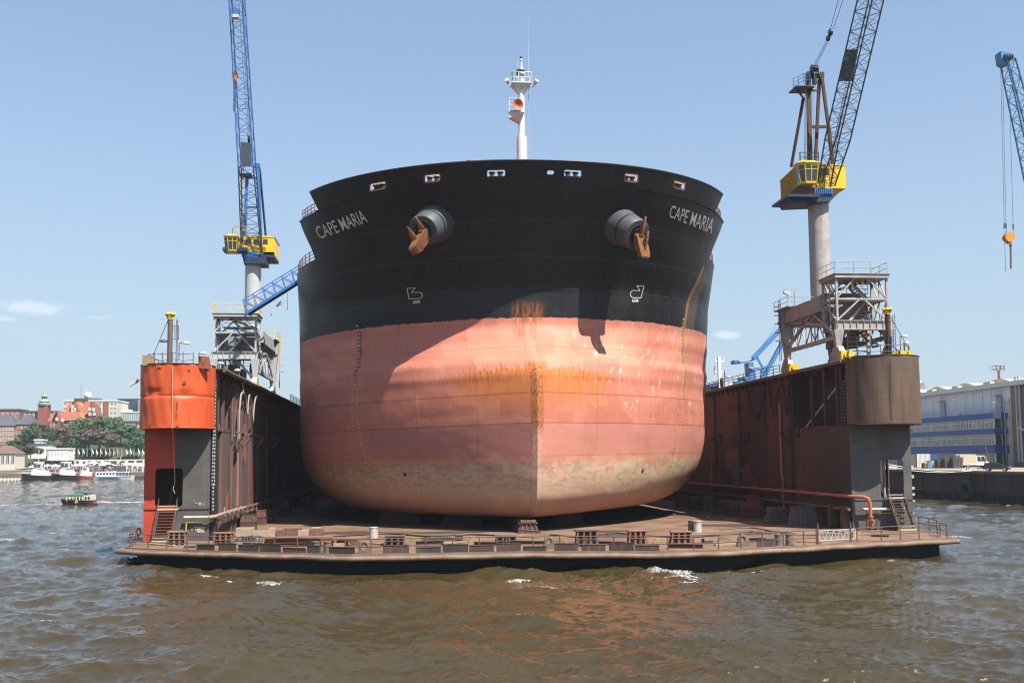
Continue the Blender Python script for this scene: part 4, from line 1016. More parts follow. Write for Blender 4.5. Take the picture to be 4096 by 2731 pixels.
# ---- mast post with knobs, ladder and stays on each drum
KN=mat('knob_yellow',(.80,.60,.05),.45,(.66,.44,.04),.5,3.)
def drum_post(px,pyb,pyt,pyk,Y,r,stay):
    a=atY(px,pyb,Y);b=atY(px,pyt,Y);k=atY(px,pyk,Y); a.x=b.x=k.x=(a.x+b.x)/2
    p=MB().tube(a-Vector((0,0,.6)),b,r,14).build('guide_post',DKR if px>2000 else STEEL,dock,True)
    m=MB().tube(b,b+Vector((0,0,.1)),r*1.15,14)
    for i in range(6):
        an=i*math.pi/3; m.tube(b+Vector((r*.8*math.cos(an),r*.8*math.sin(an),.08)),b+Vector((r*1.3*math.cos(an),r*1.3*math.sin(an),.42)),.09,8); m.ball(b+Vector((r*1.35*math.cos(an),r*1.35*math.sin(an),.45)),.17,8,6)
    m.build('post_knob',KN,p,True)
    m=MB(); lx=a.x+r+.35
    for s in(0,.4): m.tube((lx-.0,Y-.2+s,a.z-.3),(lx,Y-.2+s,b.z),.03,5)
    for q in np.arange(a.z,b.z,.3): m.tube((lx,Y-.2,q),(lx,Y+.2,q),.02,5); 
    m.build('post_ladder',STEEL,p)
    m=MB(); s=atY(stay[0],stay[1],Y-.5); m.tube(b+Vector((-.2 if px<2000 else .2,0,-.1)),s,.035,5); m.build('stay_wire',STEEL,p)
    return p,a,b
drum_post(680,1440,1278,1262,87.4,.215,(598,1455))
drum_post(3553,1425,1258,1240,87.2,.24,(3635,1395))
# cage beside the red drum's post
m=MB()
for x,y in((700,1302),(714,1302)): p0=atY(x,1302,87.2);p1=atY(x,1357,87.2); m.tube(p0,p1,.035,5)
for yy in(1302,1357): m.tube(atY(690,yy,87.2),atY(714,yy,87.2),.035,5)
m.build('ladder_cage',STEEL,dock)
def wpath(nm,pp,Y,r,mt,n=6):
    return MB().path([atY(a,b,Y) for a,b in pp],r,n).build(nm,mt,dock,True)
# slack line hanging down over each drum
def overdrum(nm,pts,mt):
    out=[]
    for px,py in pts:
        p=atY(px,py,YT); cx,rx,ry=(CXL,3.,3.1) if px<2000 else (CXR,3.38,3.1)
        if py<(1720 if px<2000 else 1684): 
            y=YT-3.2
            for _ in range(4): p=atY(px,py,y); y=YT-ry*math.sqrt(max(0,1-((p.x-cx)/rx)**2))-.12
        else: p=atY(px,py,YT-.12 if py>1740 else YT-1.5)
        out.append(p)
    return MB().path(out,.025,5).build(nm,mt,dock,True)
overdrum('slack_line',[(690,1465),(688,1560),(691,1640),(688,1712),(692,1735),(694,1800),(696,1850),(700,1920),(698,1935),(692,1955),(700,1972)],PALE)
overdrum('slack_line',[(3563,1440),(3564,1560),(3567,1676),(3568,1720),(3568,1838)],PIPEB)
# rail and clutter on top of the drums
for cx,zt_,X0 in((CXL,ZTL,0),(CXR,ZTR,1)):
    pts=[(cx-2.6*math.cos(a),YT-2.6*math.sin(a)) for a in np.linspace(.25,math.pi-(.9 if X0==0 else .2),7)]
    m=MB()
    for k in(.55,1.1): m.path([(x,y,zt_+k-.15-(.12*(i%2) if X0==0 else 0)) for i,(x,y) in enumerate(pts)],.03,5)
    for x,y in pts: m.tube((x,y,zt_-.15),(x,y,zt_+1.0),.04,5)
    m.build('drum_railing',STEEL,dock)
TIM=mat('timber',(.42,.31,.17),.85,(.26,.18,.10),.7,2.5,bump=.4)
a=atY(589,1462,86.9); MB().box(a.x-.35,a.x+.3,86.6,87.2,a.z,a.z+.85).obox(a+Vector((.42,.1,.35)),(.12,0,.05),(0,.25,0),(-.05,0,.42)).build('rubbing_block',TIM,dock)
m=MB(); TORN=mat('torn_steel',(.36,.10,.055),.7,(.22,.07,.04),.7,2.)
m.prism([atY(x,y,86.9) for x,y in((815,1432),(835,1424),(843,1470),(838,1490),(818,1478))],(.0,.12,0)); m.prism([atY(x,y,86.7) for x,y in((775,1458),(800,1452),(838,1470),(826,1500+-26),(790,1471))],(0,.1,.02)); m.tube(atY(812,1425,87.5),atY(812,1455,87.5),.3,10)
m.build('torn_edge',TORN,dock)
# lamps
LMP=mat('lamp_shell',(.62,.62,.60),.4,(.5,.5,.48),.4,3.); LMD=mat('lamp_dark',(.10,.10,.10),.5)
def lampost(px,pyb,pyt,Y,dirx,mt=LMP,nm='deck_lamp'):
    a=atY(px,pyb,Y);b=atY(px,pyt,Y); a.x=b.x
    l=MB().tube(a,b,.04,6).tube(b,b+Vector((dirx*.35,0,.05)),.035,6).build(nm,STEEL,dock,True)
    c=b+Vector((dirx*.62,0,.0)); MB().lathe(c-Vector((0,0,.12)),[(.10,0),(.34,.04),(.30,.17),(.14,.26),(.02,.28)],14).build('lamp_head',mt,l,True); return l
lampost(717,1440,1372,87.6,1); lampost(684,1440,1364,87.3,-1,LMD); lampost(796,1455,1412,88.,.6); lampost(873,1480,1452,97.,.4); lampost(3600,1425,1345,87.8,.7); lampost(3618,1420,1372,87.3,.3)
a=atY(572,1519,88.);b=atY(536,1526,88.); l=MB().tube(a,b+Vector((.3,0,.1)),.035,6).build('deck_lamp',STEEL,dock); MB().obox(b-Vector((.05,0,.1)),(.38,0,.22),(0,.14,0),(-.07,0,.12)).build('lamp_head',LMP,l)
lampost(940,1535,1480,106,.4); 
# small things on the brown drum's roof
m=MB(); a=atY(3610,1430,86.6); m.obox(a+Vector((.0,0,.3)),(.3,0,0),(0,.25,0),(0,0,.3)); a=atY(3640,1432,87.3); m.prism([atY(x,y,87.3) for x,y in((3625,1400),(3645,1402),(3655,1430),(3640,1432),(3632,1415))],(0,.4,0)); m.build('fair_block',KN,dock)
a=atY(3405,1428,88.6); MB().prism([atY(x,y,88.) for x,y in((3398,1402),(3412,1402),(3420,1434),(3405,1438),(3394,1420))],(0,.5,0)).build('fair_block',KN,dock)
bl=MB().tube(atY(3566,1345,86.9),atY(3566,1428,86.9),.09,8).tube(atY(3566,1380,86.9),atY(3620,1428,86.6),.07,6).build('blue_bracket',mat('bracket_blue',(.05,.2,.5),.5),dock)
# hoses looped on the walls
HOS=mat('hose_black',(.02,.02,.02),.6); HOW=mat('hose_pale',(.36,.335,.30),.6,(.24,.22,.19),.5,2.)
def hose(pts,X,r,mt,lab):
    P=[atX(px,py,X) for px,py in pts]; q=[]
    for i in range(len(P)-1):
        p0=P[max(i-1,0)];p1=P[i];p2=P[i+1];p3=P[min(i+2,len(P)-1)]
        for k in range(5):
            s=k/5; q.append(.5*((2*p1)+(p2-p0)*s+(2*p0-5*p1+4*p2-p3)*s*s+(3*p1-p0-3*p2+p3)*s**3))
    q.append(P[-1]); o=MB().path(q,r,8).build('hose',mt,None,True,lab,'hose','hoses hung on the dock walls')
    return o
XH=XR0-.45
hose([(2985,1565),(2994,1575),(3000,1610),(3008,1650),(3020,1678),(3030,1680),(3040,1650),(3050,1600),(3060,1560),(3067,1550),(3078,1565),(3086,1620),(3095,1660),(3104,1665)],XH,.1,HOS,'black hose hanging in a shallow loop deepest along the brown wall')
hose([(3104,1665),(3106,1620),(3110,1565),(3118,1545),(3128,1540),(3135,1560),(3140,1600),(3144,1650),(3147,1655),(3150,1600),(3151,1540),(3156,1527),(3163,1530),(3169,1570),(3172,1650),(3177,1720),(3186,1745),(3194,1740),(3197,1690)],XH-.02,.1,HOS,'black hose in tall loops on the brown wall beside the dark bay')
XG=XL1+.5
hose([(971,1530),(972,1565),(964,1580),(958,1640),(955,1760),(953,1805),(945,1790),(938,1740)],XG,.09,HOW,'pale hose hanging lowest, first behind the red drum')
hose([(972,1572),(978,1575),(984,1600),(987,1650),(990,1655),(993,1610),(996,1585),(999,1580),(1004,1595),(1008,1650),(1012,1690)],XG+.02,.085,HOW,'pale hose looped over two hooks, middle one under the crane')
hose([(1012,1690),(1015,1640),(1020,1600),(1026,1583),(1028,1600)],XG,.085,HOW,'short pale hose end, farthest along the dark wall')

# scars and rust spots on the red drum
def drum_patch(px,py,w,h,mt,nm='rust_scar'):
    y=YT-3.15
    for _ in range(4): p=atY(px,py,y); y=YT-3.1*math.sqrt(max(0,1-((p.x-CXL)/3.06)**2))-.09
    n_=Vector(((p.x-CXL)/9.3,(y-YT)/9.6,0)).normalized(); tx_=Vector((-n_.y,n_.x,0)); k=9; rr2=random.Random(px)
    m=MB().prism([p+tx_*(w*math.cos(2*math.pi*i/k)*rr2.uniform(.55,1.1))+Vector((0,0,h*math.sin(2*math.pi*i/k)*rr2.uniform(.55,1.1))) for i in range(k)],n_*.03); return m.build(nm,mt,dock)
SCAR=mat('scar',(.22,.09,.05),.8,(.10,.05,.035),.8,3.)
for a in((738,1531,.16,.2),(708,1622,.07,.45),(706,1658,.06,.2),(709,1704,.2,.06),(756,1480,.12,.06),(640,1470,.3,.05),(600,1700,.12,.08),(806,1600,.05,.14)): drum_patch(*a,SCAR)
# ---------------------------------------------------------------- dock cranes
CGR=mat('crane_grey',(.56,.58,.585),.5,(.44,.46,.465),.5,.6,streak=.2,streakcol=(.25,.16,.1),bump=.08)
CGO=mat('crane_grey_old',(.50,.48,.455),.6,(.37,.33,.305),.8,.9,streak=.5,streakcol=(.26,.14,.10),bump=.15)
CBL=mat('crane_blue',(.035,.17,.50),.45,(.03,.12,.36),.5,.8,bump=.06)
CDB=mat('crane_dark_blue',(.02,.045,.11),.5,(.018,.03,.06),.5,.8)
CYL=mat('crane_yellow',(.86,.60,.02),.42,(.80,.52,.02),.5,.4,bump=.05)
CYO=mat('crane_ochre',(.72,.40,.03),.5,(.58,.30,.03),.6,.5,streak=.25,streakcol=(.3,.14,.03))
LAT=mat('lattice_dark',(.030,.034,.042),.55,(.05,.035,.03),.6,2.)
GLS=mat('cab_glass',(.06,.07,.08),.08,(.03,.035,.04),.5,.9,bump=.0,spec=.6)
MESHP=mat('mesh_panel',(.10,.12,.15),.6,(.07,.085,.11),.5,3.)
ORG_H=mat('hook_orange',(.86,.30,.02),.5,(.75,.24,.02),.5,2.)
CHN=mat('chain',(.14,.12,.11),.6)
def lattice(m,A,B,n,rc,rb,diag=True):
    """four chords A[i]->B[i], laced on each face"""
    for a,b in zip(A,B): m.tube(a,b,rc,6)
    for i in range(4):
        j=(i+1)%4
        for k in range(n):
            p0=A[i].lerp(B[i],k/n);p1=A[j].lerp(B[j],k/n);q0=A[i].lerp(B[i],(k+1)/n);q1=A[j].lerp(B[j],(k+1)/n)
            m.tube(p0,p1,rb*.75,4,caps=False)
            if diag: (m.tube(p0,q1,rb,4,caps=False) if (k+i)%2 else m.tube(p1,q0,rb,4,caps=False))
    return m
rr5=random.Random(6)
BLK0=mat('switch_box',(.20,.20,.19),.6,(.14,.11,.09),.6,1.5)
def portal(root,x0,x1,yn,yf,zw,old,zp,zm,zg0,zg1,zb0,zb1):
    """travelling gantry: near stair frame, heavy far legs, tie beams, wheel bogies"""
    mt=CGO if old else CGR
    xs=(x0,x1); zl=zw+1.75
    # near truss frame
    m=MB(); w=.2
    for x in xs:
        m.bar((x,yn,zg0),(x,yn,zp),w); m.bar((x,yn+3.2,zg0),(x,yn+3.2,zp),w)
    for y in(yn,yn+3.2):
        m.bar((x0,y,zm),(x1,y,zm),.16); xm_=(x0+x1)/2
        for za,zb in((zg1,zm),(zm,zp)):
            m.bar((x0,y,za+.1),(xm_-.35,y,zb-.12),.14); m.bar((x1,y,za+.1),(xm_+.35,y,zb-.12),.14)
    for x in xs:
        m.bar((x,yn,zm),(x,yn+3.2,zm),.18); m.bar((x,yn,zg1),(x,yn+3.2,zm),.14); m.bar((x,yn,zm),(x,yn+3.2,zp),.14)
    m.build('stair_frame',mt,root)
    g=MB().box(x0-.25,x1+.25,yn-.2,yn+.2,zg0,zg1)
    for x in np.linspace(x0-.1,x1+.1,9): g.box(x-.03,x+.03,yn-.30,yn-.2,zg0,zg1)
    g.box(x0-.27,x1+.27,yn-.34,yn+.34,zg1,zg1+.07).box(x0-.27,x1+.27,yn-.34,yn+.34,zg0-.07,zg0); g.build('girder',mt,root)
    g=MB().box(x0-.2,x1+.2,yn-.3,yn+3.6,zp-.42,zp-.05).box(x0-.3,x1+.3,yn-.4,yn+4.,zp-.05,zp); g.build('platform',mt,root)
    pts=[(x0-.2,yn+3.5),(x0-.2,yn+1.7),(x0-.2,yn-.3)]+[(x,yn-.3) for x in np.linspace(x0,x1,4)[1:]]+[(x1+.2,yn+1.7),(x1+.2,yn+3.5)]
    m=MB(); rail_path([(x,y,zp) for x,y in pts],m,1.15,2,.035); m.build('railing',CYL if not old else mt,root)
    # stairs zig-zagging inside the frame
    m=MB()
    for (za,zb,s) in((zg1,zm,1),(zm,zp-.1,-1)):
        a=Vector(((x0+x1)/2-s*1.0,yn+1.7,za)); b=Vector(((x0+x1)/2+s*1.0,yn+1.7,zb))
        for k in range(11): c=a.lerp(b,k/10); m.box(c.x-.16,c.x+.16,c.y-.55,c.y+.55,c.z-.025,c.z+.025)
        for q in(-.55,.55): e=Vector((0,q,0)); m.bar(a+e,b+e,.05,.22); m.bar(a+e+Vector((0,0,.95)),b+e+Vector((0,0,.95)),.04)
    for za in(zg1,zm): m.box(x0+.2,x1-.2,yn+.3,yn+2.9,za-.03,za+.03)
    m.build('zigzag_stair',CGR if not old else CGO,root)
    # tapered legs near and far
    def leg(x,y,zt,zb,wt,wb,nm='leg'):
        m=MB(); v=[(x-wb/2,y-.22,zb),(x+wb/2,y-.22,zb),(x+wb/2,y+.22,zb),(x-wb/2,y+.22,zb),(x-wt/2,y-.4,zt),(x+wt/2,y-.4,zt),(x+wt/2,y+.4,zt),(x-wt/2,y+.4,zt)]
        m.add(v,[(3,2,1,0),(4,5,6,7),(0,1,5,4),(1,2,6,5),(2,3,7,6),(3,0,4,7)]); m.box(x-wb/2-.1,x+wb/2+.1,y-.28,y+.28,zb-.1,zb+.02); return m.build(nm,mt,root)
    for x in xs: leg(x,yn,zg0-.07,zl,1.0,.5)
    for x in xs: leg(x,yf,zb0,zl,1.35,.55)
    g=MB().box(x0-.7,x1+.7,yf-.55,yf+.55,zb0,zb1)
    for x in np.linspace(x0-.5,x1+.5,8): g.box(x-.03,x+.03,yf-.62,yf-.55,zb0,zb1)
    for s_,x in((0,x0),(1,x1)): g.box(x-.45,x+.45,yn+3.2,yf-.55,zb0+.3,zb1-.1)
    g.build('cross_beam',mt,root)
    m=MB()
    for x in xs:
        m.bar((x,yn+.2,zl+.9),(x,yf,zl+.9),.35,.4); m.bar((x,yn+3.2,zg1),(x,yf-.5,zb0+.5),.3); m.bar((x,yn+.2,zl+1.),(x,yn+5.5,zb0+.3),.3); m.bar((x,yf,zl+1.2),(x,yn+6.5,zb0+.3),.3)
    m.build('tie_beam',mt,root)
    m=MB()
    for x in xs:
        for k in range(4):
            ya=yn+3.2+(yf-yn-4.)*k/4; yb=yn+3.2+(yf-yn-4.)*(k+1)/4
            m.bar((x,ya,zl+1.1),(x,yb,zb0+.4),.09); m.bar((x,yb,zl+1.1),(x,ya,zb0+.4),.09); m.bar((x,yb,zl+1.1),(x,yb,zb0+.4),.1)
    for z in(zl+1.2,zl+2.4): rail_path([(x0+.6,yn+2.,z),((x0+x1)/2,yn+2.,z),(x1-.6,yn+2.,z),(x1-.6,yn+6.,z)],m,1.0,3,.03)
    for k in range(9): m.bar((x1-.5-.28*k,yn+1.,zl+.15+.3*k),(x1-.5-.28*k,yn+2.2,zl+.15+.3*k),.05,.2)
    for q in(1.,2.2): m.bar((x1-.5,yn+q,zl+.1),(x1-2.9,yn+q,zl+2.7),.06,.2)
    for y in(yn+1.6,yn+4.8,yn+6.4):
        for x in xs: m.bar((x,y,zl+.6),(x,y,zp-.4 if y<yn+3.2 else zb1),.1)
    for z in(zl+2.6,zm-1.2,zm+1.1):
        m.box(x0+.3,x1-.3,yn+3.4,yn+5.6,z-.04,z+.03); rail_path([(x0+.3,yn+3.4,z),((x0+x1)/2,yn+3.4,z),(x1-.3,yn+3.4,z),(x1-.3,yn+5.6,z)],m,1.,2,.028)
    for k in range(12):
        for (xa,za,s) in((x0+.9,zl+2.6,1),(x1-.9,zm-1.2,-1)): m.box(xa+s*k*.19-.1,xa+s*k*.19+.1,yn+3.5,yn+4.3,za+k*.2-.02,za+k*.2+.02)
    for x in xs:
        for (ya,yb) in((yn,yn+1.6),(yn+1.6,yn+3.2)): m.bar((x,ya,zm),(x,yb,zp-.4),.09); m.bar((x,yb,zg1),(x,ya,zm),.09)
    for x in np.linspace(x0+.8,x1-.8,4): m.tube((x,yn+2.9,zl+.4),(x,yn+2.9,zm+rr5.uniform(-1.,1.5)),.05,5)
    m.build('lacing',mt,root)
    m=MB(); m.box(x0+.9,x0+1.9,yn+3.8,yn+5.,zl+.2,zl+1.9); m.box(x0+2.3,x0+3.0,yn+4.2,yn+5.,zl+.2,zl+1.4); m.tube((x1-1.4,yn+5.5,zl+1.3),(x1-.8,yn+5.5,zl+1.3),.95,18); m.build('cable_reel',BLK0,root)
    m=MB(); m.box(x0-.8,x1+.8,yf-2.6,yf+1.6,zb1,zb1+.12); m.build('walkway',mt,root)
    m=MB(); rail_path([(x0-.8,yf+1.5,zb1),(x0-.8,yf-.5,zb1),(x0-.8,yf-2.5,zb1),(x0+1,yf-2.5,zb1),(x1-1,yf-2.5,zb1),(x1+.8,yf-2.5,zb1),(x1+.8,yf+1.5,zb1)],m,1.1,2,.035); m.build('railing',CYL if not old else mt,root)
    xw=x0-.9 if old else x1+.95
    m=MB()
    for q in(-.25,.25): m.tube((xw,yf-.3+q,zl-.2),(xw,yf-.3+q,zb1+1.),.035,5)
    for z in np.arange(zl,zb1+1,.32): m.tube((xw,yf-.55,z),(xw,yf-.05,z),.02,4)
    for z in np.arange(zl+2,zb1+1,.95): m.path([(xw,yf-.6,z),(xw+(-.55 if old else .55),yf-.5,z),(xw+(-.55 if old else .55),yf-.1,z),(xw,yf,z)],.025,4)
    m.build('caged_ladder',CYL if not old else LAT,root)
    for x in xs:
        for y in(yn,yf):
            b=MB().prism([(x-.3,y-.5,zl-.1),(x-.3,y+.5,zl-.1),(x-.3,y+1.3,zw+.75),(x-.3,y+1.2,zw+.3),(x-.3,y-1.2,zw+.3),(x-.3,y-1.3,zw+.75)],(.6,0,0)); bo=b.build('bogie',mt,root)
            for q in(-.85,.85): MB().tube((x-.2,y+q,zw+.42),(x+.2,y+q,zw+.42),.34,14).build('wheel',DKR,bo)
            MB().box(x-.5,x+.5,y-1.75,y-1.3,zw+.3,zw+1.1).tube((x,y-1.9,zw+.7),(x,y-1.7,zw+.7),.26,12).build('buffer',CYL,bo)
    # striped energy chain under the platform
    m=MB(); n_=14
    for k in range(n_):
        if k%2==0: continue
        a=Vector((x0+1.3,yn+.5,zp-.45)); b=Vector((x1-.1,yn+.5,zp-1.7)); 
        if old: a=Vector((x1-1.3,yn+.5,zp-.5)); b=Vector((x0+.1,yn+.5,zp-1.6))
        m.bar(a.lerp(b,k/n_),a.lerp(b,(k+1)/n_),.26)
    m.build('striped_bar',CYL,root)
    a=MB().bar(Vector((x0+1.3,yn+.58,zp-.45)) if not old else Vector((x1-1.3,yn+.58,zp-.5)),Vector((x1-.1,yn+.58,zp-1.7)) if not old else Vector((x0+.1,yn+.58,zp-1.6)),.22); a.build('energy_chain',BK,root)
def flood(root,p,dirx=1,mt=None):
    p=Vector(p); l=MB().tube(p,p+Vector((0,0,1.9)),.06,6).tube(p+Vector((0,0,1.9)),p+Vector((dirx*.9,0,1.9)),.05,6).build('lamp_arm',mt or CGR,root)
    MB().obox(p+Vector((dirx*.9,-.15,1.45)),(.34,0,.18*dirx),(0,.2,0),(-.09*dirx,0,.17)).build('floodlight',LMP,l)
# ---- crane standing on the wall behind the red drum
yn=120.5; XA0,XA1=-22.95,-18.15
cr1=thing('dock_crane','yellow cabbed crane with blue lattice jib on the wall behind the red drum','crane',(-19.9,yn,ZWL),'tower cranes on the dock walls')
portal(cr1,XA0,XA1,yn,yn+15.,ZWL,False,25.6,23.3,20.2,20.95,22.2,24.0)
YC=131.; pc=atY(1012,1160,YC); xc=pc.x; zc=atY(1012,1054,YC).z
MB().lathe((xc,YC,23.9),[(1.25,0),(1.25,.3),(1.03,.5),(1.02,zc-23.9-.3),(1.2,zc-23.9-.1),(1.2,zc-23.9+.1)],28).build('column',CGR,cr1,True)
L=lambda px,py,dy=0.: atY(px,py,YC+dy)
# slewing base and house
m=MB(); a=L(968,1052);b=L(1066,1012); m.prism([L(975,1054,-1.6),L(1062,1054,-1.6),L(1066,1016,-1.6),L(968,1016,-1.6)],(0,3.2,0)); a=L(905,1022);b=L(1000,1006); m.box(a.x,b.x,YC-2.6,YC-.5,a.z+.1,b.z); a=L(1056,1036);b=L(1102,1016); m.box(a.x,b.x,YC-1.2,YC+3.4,a.z,b.z); m.build('slewing_platform',CDB,cr1)
m=MB()
for k in range(7): m.bar(L(975+k*9,1036,-1.66),L(979+k*9,1020,-1.66),.06)
a=L(975,1038);b=L(1040,1018); m.box(a.x,b.x,YC-1.65,YC-1.603,a.z,b.z); m.build('base_panel',CBL,cr1)
a=L(974,1017,-1.2);b=L(1098,947,-1.2); ho=MB().box(a.x,b.x,YC-1.2,YC+3.6,a.z,b.z-.12).prism([(a.x-.05,YC-1.25,b.z-.12),(b.x+.1,YC-1.25,b.z-.12),(b.x-.6,YC-1.25,b.z+.1),(a.x,YC-1.25,b.z+.1)],(0,4.9,0)); ho=ho.build('machinery_house',CYL,cr1)
for x0,y0,x1,y1 in((982,957,1005,978),(1014,957,1036,978),(1052,957,1071,977)):
    p=L(x0,y1,-1.2);q=L(x1,y0,-1.2); MB().box(p.x,q.x,YC-1.23,YC-1.203,p.z,q.z).build('window',GLS,ho)
m=MB()
for py in(990,995,1000): p=L(1050,py,-1.2);q=L(1064,py,-1.2); m.box(p.x,q.x,YC-1.25,YC-1.203,p.z-.03,p.z+.03)
m.build('louvre',CYO,ho)
# cab
def cab(root,x0,x1,xb0,xb1,pyt,pyb,Y,dep,mt):
    zt=atY(x0,pyt,Y).z; zb=atY(x0,pyb,Y).z; X=lambda px:atY(px,(pyt+pyb)/2,Y).x; zr=zt-.28
    A=[(X(x0),Y,zr),(X(x0)+(X(x1)-X(x0))*.28,Y-.45,zr),(X(x1),Y-.45,zr),(X(x1),Y+dep,zr),(X(x0),Y+dep,zr)]
    B=[(X(xb0),Y+.15,zb),(X(xb0)+(X(xb1)-X(xb0))*.28,Y-.2,zb),(X(xb1),Y-.2,zb),(X(xb1),Y+dep,zb),(X(xb0),Y+dep,zb)]
    m=MB(); n=5; A=[Vector(p) for p in A];B=[Vector(p) for p in B]
    C=[p.lerp(q,.10) for p,q in zip(A,B)]; D=[p.lerp(q,.90) for p,q in zip(A,B)]
    vs=B+D+C+A; fs=[(4,3,2,1,0)]
    for r_ in(0,2):
        for i in range(5): j=(i+1)%5; fs.append((r_*5+i,r_*5+j,r_*5+5+j,r_*5+5+i))
    fs.append((5+3,5+4,10+4,10+3)); m.add(vs,fs)
    for i in range(5): m.bar(D[i],C[i],.07)
    for i in(1,):
        for f in(.5,): m.bar(D[i].lerp(D[i+1],f),C[i].lerp(C[i+1],f),.07)
    for i in(0,1,2): m.bar(D[i].lerp(C[i],.72),D[i+1].lerp(C[i+1],.72),.06)
    o=.12; m.prism([p+Vector((0,0,0))+(p-sum(A,Vector())/5).normalized()*o for p in A],(0,0,.1)); R=[p+Vector((0,0,.1)) for p in A]; cn=sum(R,Vector())/5
    m.add(R+[p.lerp(cn,.35)+Vector((0,0,.22)) for p in R],[(i,(i+1)%5,5+(i+1)%5,5+i) for i in range(5)]+[(5,6,7,8,9)])
    c=m.build('cab',mt,root)
    for i in(0,1,2,4):
        j=(i+1)%5; cen=(D[i]+D[j]+C[i]+C[j])/4; nrm=(D[j]-D[i]).cross(C[i]-D[i]).normalized()*.03
        MB().add([D[i]-nrm*.5,D[j]-nrm*.5,C[j]-nrm*.5,C[i]-nrm*.5],[(0,1,2,3)]).build('window',GLS,c)
    cx_=(B[0].x+B[2].x)/2; MB().box(cx_-.2,cx_+.2,Y+.5,Y+.9,zb+.1,zb+.6).box(cx_-.2,cx_+.2,Y+.85,Y+.95,zb+.5,zb+1.2).build('seat',BK,c)
    return c
cab(cr1,896,951,903,948,938,1004,YC-2.4,1.9,CYL)
m=MB(); a=L(948,1006,-1.5);b=L(975,952,-1.5); m.box(a.x,b.x,YC-1.7,YC-.4,a.z,b.z); m.build('cab_link',CYO,cr1)
m=MB(); rail_path([L(930,936,-1.6),L(942,936,-1.8),L(960,936,-1.9),L(984,936,-1.9)],m,1.0,2,.04); m.build('railing',CYL,cr1)
# A-frame behind the jib
m=MB()
for (p,q,w) in(((1046,1025,-.8),(1031,672,.6),.42),((972,1000,-.2),(990,690,.9),.36),((983,1000,.6),(986,700,1.),.25)): m.bar(L(*p),L(*q),w)
m.bar(L(1014,664,.6),L(1040,664,.6),.5,.55); m.bar(L(980,829,.4),L(1038,829,.2),.22); m.bar(L(986,712,.8),L(1030,712,.6),.16)
m.build('a_frame',CBL,cr1); MB().bar(L(1039,676,.9),L(1063,946,2.6),.22).build('back_stay',CDB,cr1)
m=MB(); p=L(957,700,.2);q=L(1006,690,.2); m.box(p.x,q.x,YC-.3,YC+1.6,p.z,p.z+.12); m.build('head_platform',CDB,cr1)
m=MB(); rail_path([L(957,700,1.5),L(957,700,-.2),L(975,700,-.3)],m,1.1,2,.04); m.build('railing',CDB,cr1)
m=MB()
for x in(960,971): m.tube(L(x,930,-.4),L(x,702,.1),.035,5)
for k in range(34): m.tube(L(960,930-k*6.7,-.4),L(971,930-k*6.7,-.4),.02,4)
for k in range(7): m.path([L(960,905-k*31,-.4),L(955,906-k*31,-.8),L(975,906-k*31,-.8),L(971,905-k*31,-.4)],.03,4)
m.build('caged_ladder',CYL,cr1)
# jib: leans a little over the dock
def jib(root,base,tip,e1,w0,w1,d0,d1,n,mt,rc,rb,e2):
    e1=Vector(e1).normalized(); e2=Vector(e2).normalized()
    A=[base+e1*sx_*w0/2+e2*sy*d0/2 for sx_,sy in((-1,-1),(1,-1),(1,1),(-1,1))]; B=[tip+e1*sx_*w1/2+e2*sy*d1/2 for sx_,sy in((-1,-1),(1,-1),(1,1),(-1,1))]
    return lattice(MB(),A,B,n,rc,rb).build('jib',mt,root),A,B
b0=L(1008,1008,-1.7); b1=L(989,672,-3.4); b2=L(948,0,-7.6); tp=b1+(b2-b1)*1.35
j1,A,B=jib(cr1,b0,b1,(1,.05,0),2.5,1.85,.5,1.5,9,CDB,.085,.036,(0.1,1,0))
lattice(m:=MB(),B,[p+(tp-b1) for p in [b1+(q-b1)*.82 for q in B]],22,.08,.032).build('jib_extension',CBL,cr1)
def along_j(px,py):
    f=(py-672)/(0-672); return L(px,py,-3.4+f*(-7.6+3.4))
p=[along_j(967,576),along_j(1009,583),along_j(1012,676),along_j(972,674)]; MB().prism([v+Vector((0,-.9,0)) for v in p],(0,.04,0)).build('mesh_panel',MESHP,j1)
c=along_j(993,551)+Vector((0,.6,0)); MB().tube(c-Vector((.12,0,0)),c+Vector((.12,0,0)),.42,16).bar(c,c-Vector((0,0,1.0)),.3).build('sheave',BK,j1)
m=MB()
for x0,x1 in((995,962),(999,968),(990,950)): m.tube(along_j(x0,560)+Vector((0,.3,0)),along_j(x1,-60)+Vector((0,.3,0)),.022,4)
m.build('rope',BK,j1)
p=along_j(952,75)+Vector((0,-1.4,0)); MB().obox(p,(.36,0,0),(0,.35,0),(0,0,.55)).build('ballast_box',CBL,j1); MB().obox(p-Vector((0,0,.42)),(.37,0,0),(0,.36,0),(0,0,.2)).build('ballast_foot',LMP,j1)
def hook(root,px,py0,py1,pyc,Y,w,rope_top,nm='hook_block'):
    t_=atY(px,py0,Y);b_=atY(px,py1,Y);h=t_.z-b_.z; x=t_.x
    hk=MB().prism([(x-w*.3,Y-.18,t_.z),(x+w*.3,Y-.18,t_.z),(x+w*.5,Y-.18,t_.z-h*.4),(x+w*.18,Y-.18,b_.z),(x-w*.18,Y-.18,b_.z),(x-w*.5,Y-.18,t_.z-h*.4)],(0,.36,0)).build(nm,ORG_H,root)
    m=MB(); z=b_.z; ce=atY(px,pyc,Y).z
    for s in(-.09,.0,.09): m.tube((x+s,Y,z),(x+s*1.3,Y,ce),.045,5)
    m.tube((x,Y,z+.05),(x,Y,z-.3),.14,8); m.build('sling_chain',CHN,hk)
    m=MB(); m.tube((x,Y,t_.z),rope_top,.025,4); m.build('hoist_rope',BK,hk); return hk
hook(cr1,940,287,326,447,YC-5.2,.82,L(927,-60,-8.2))
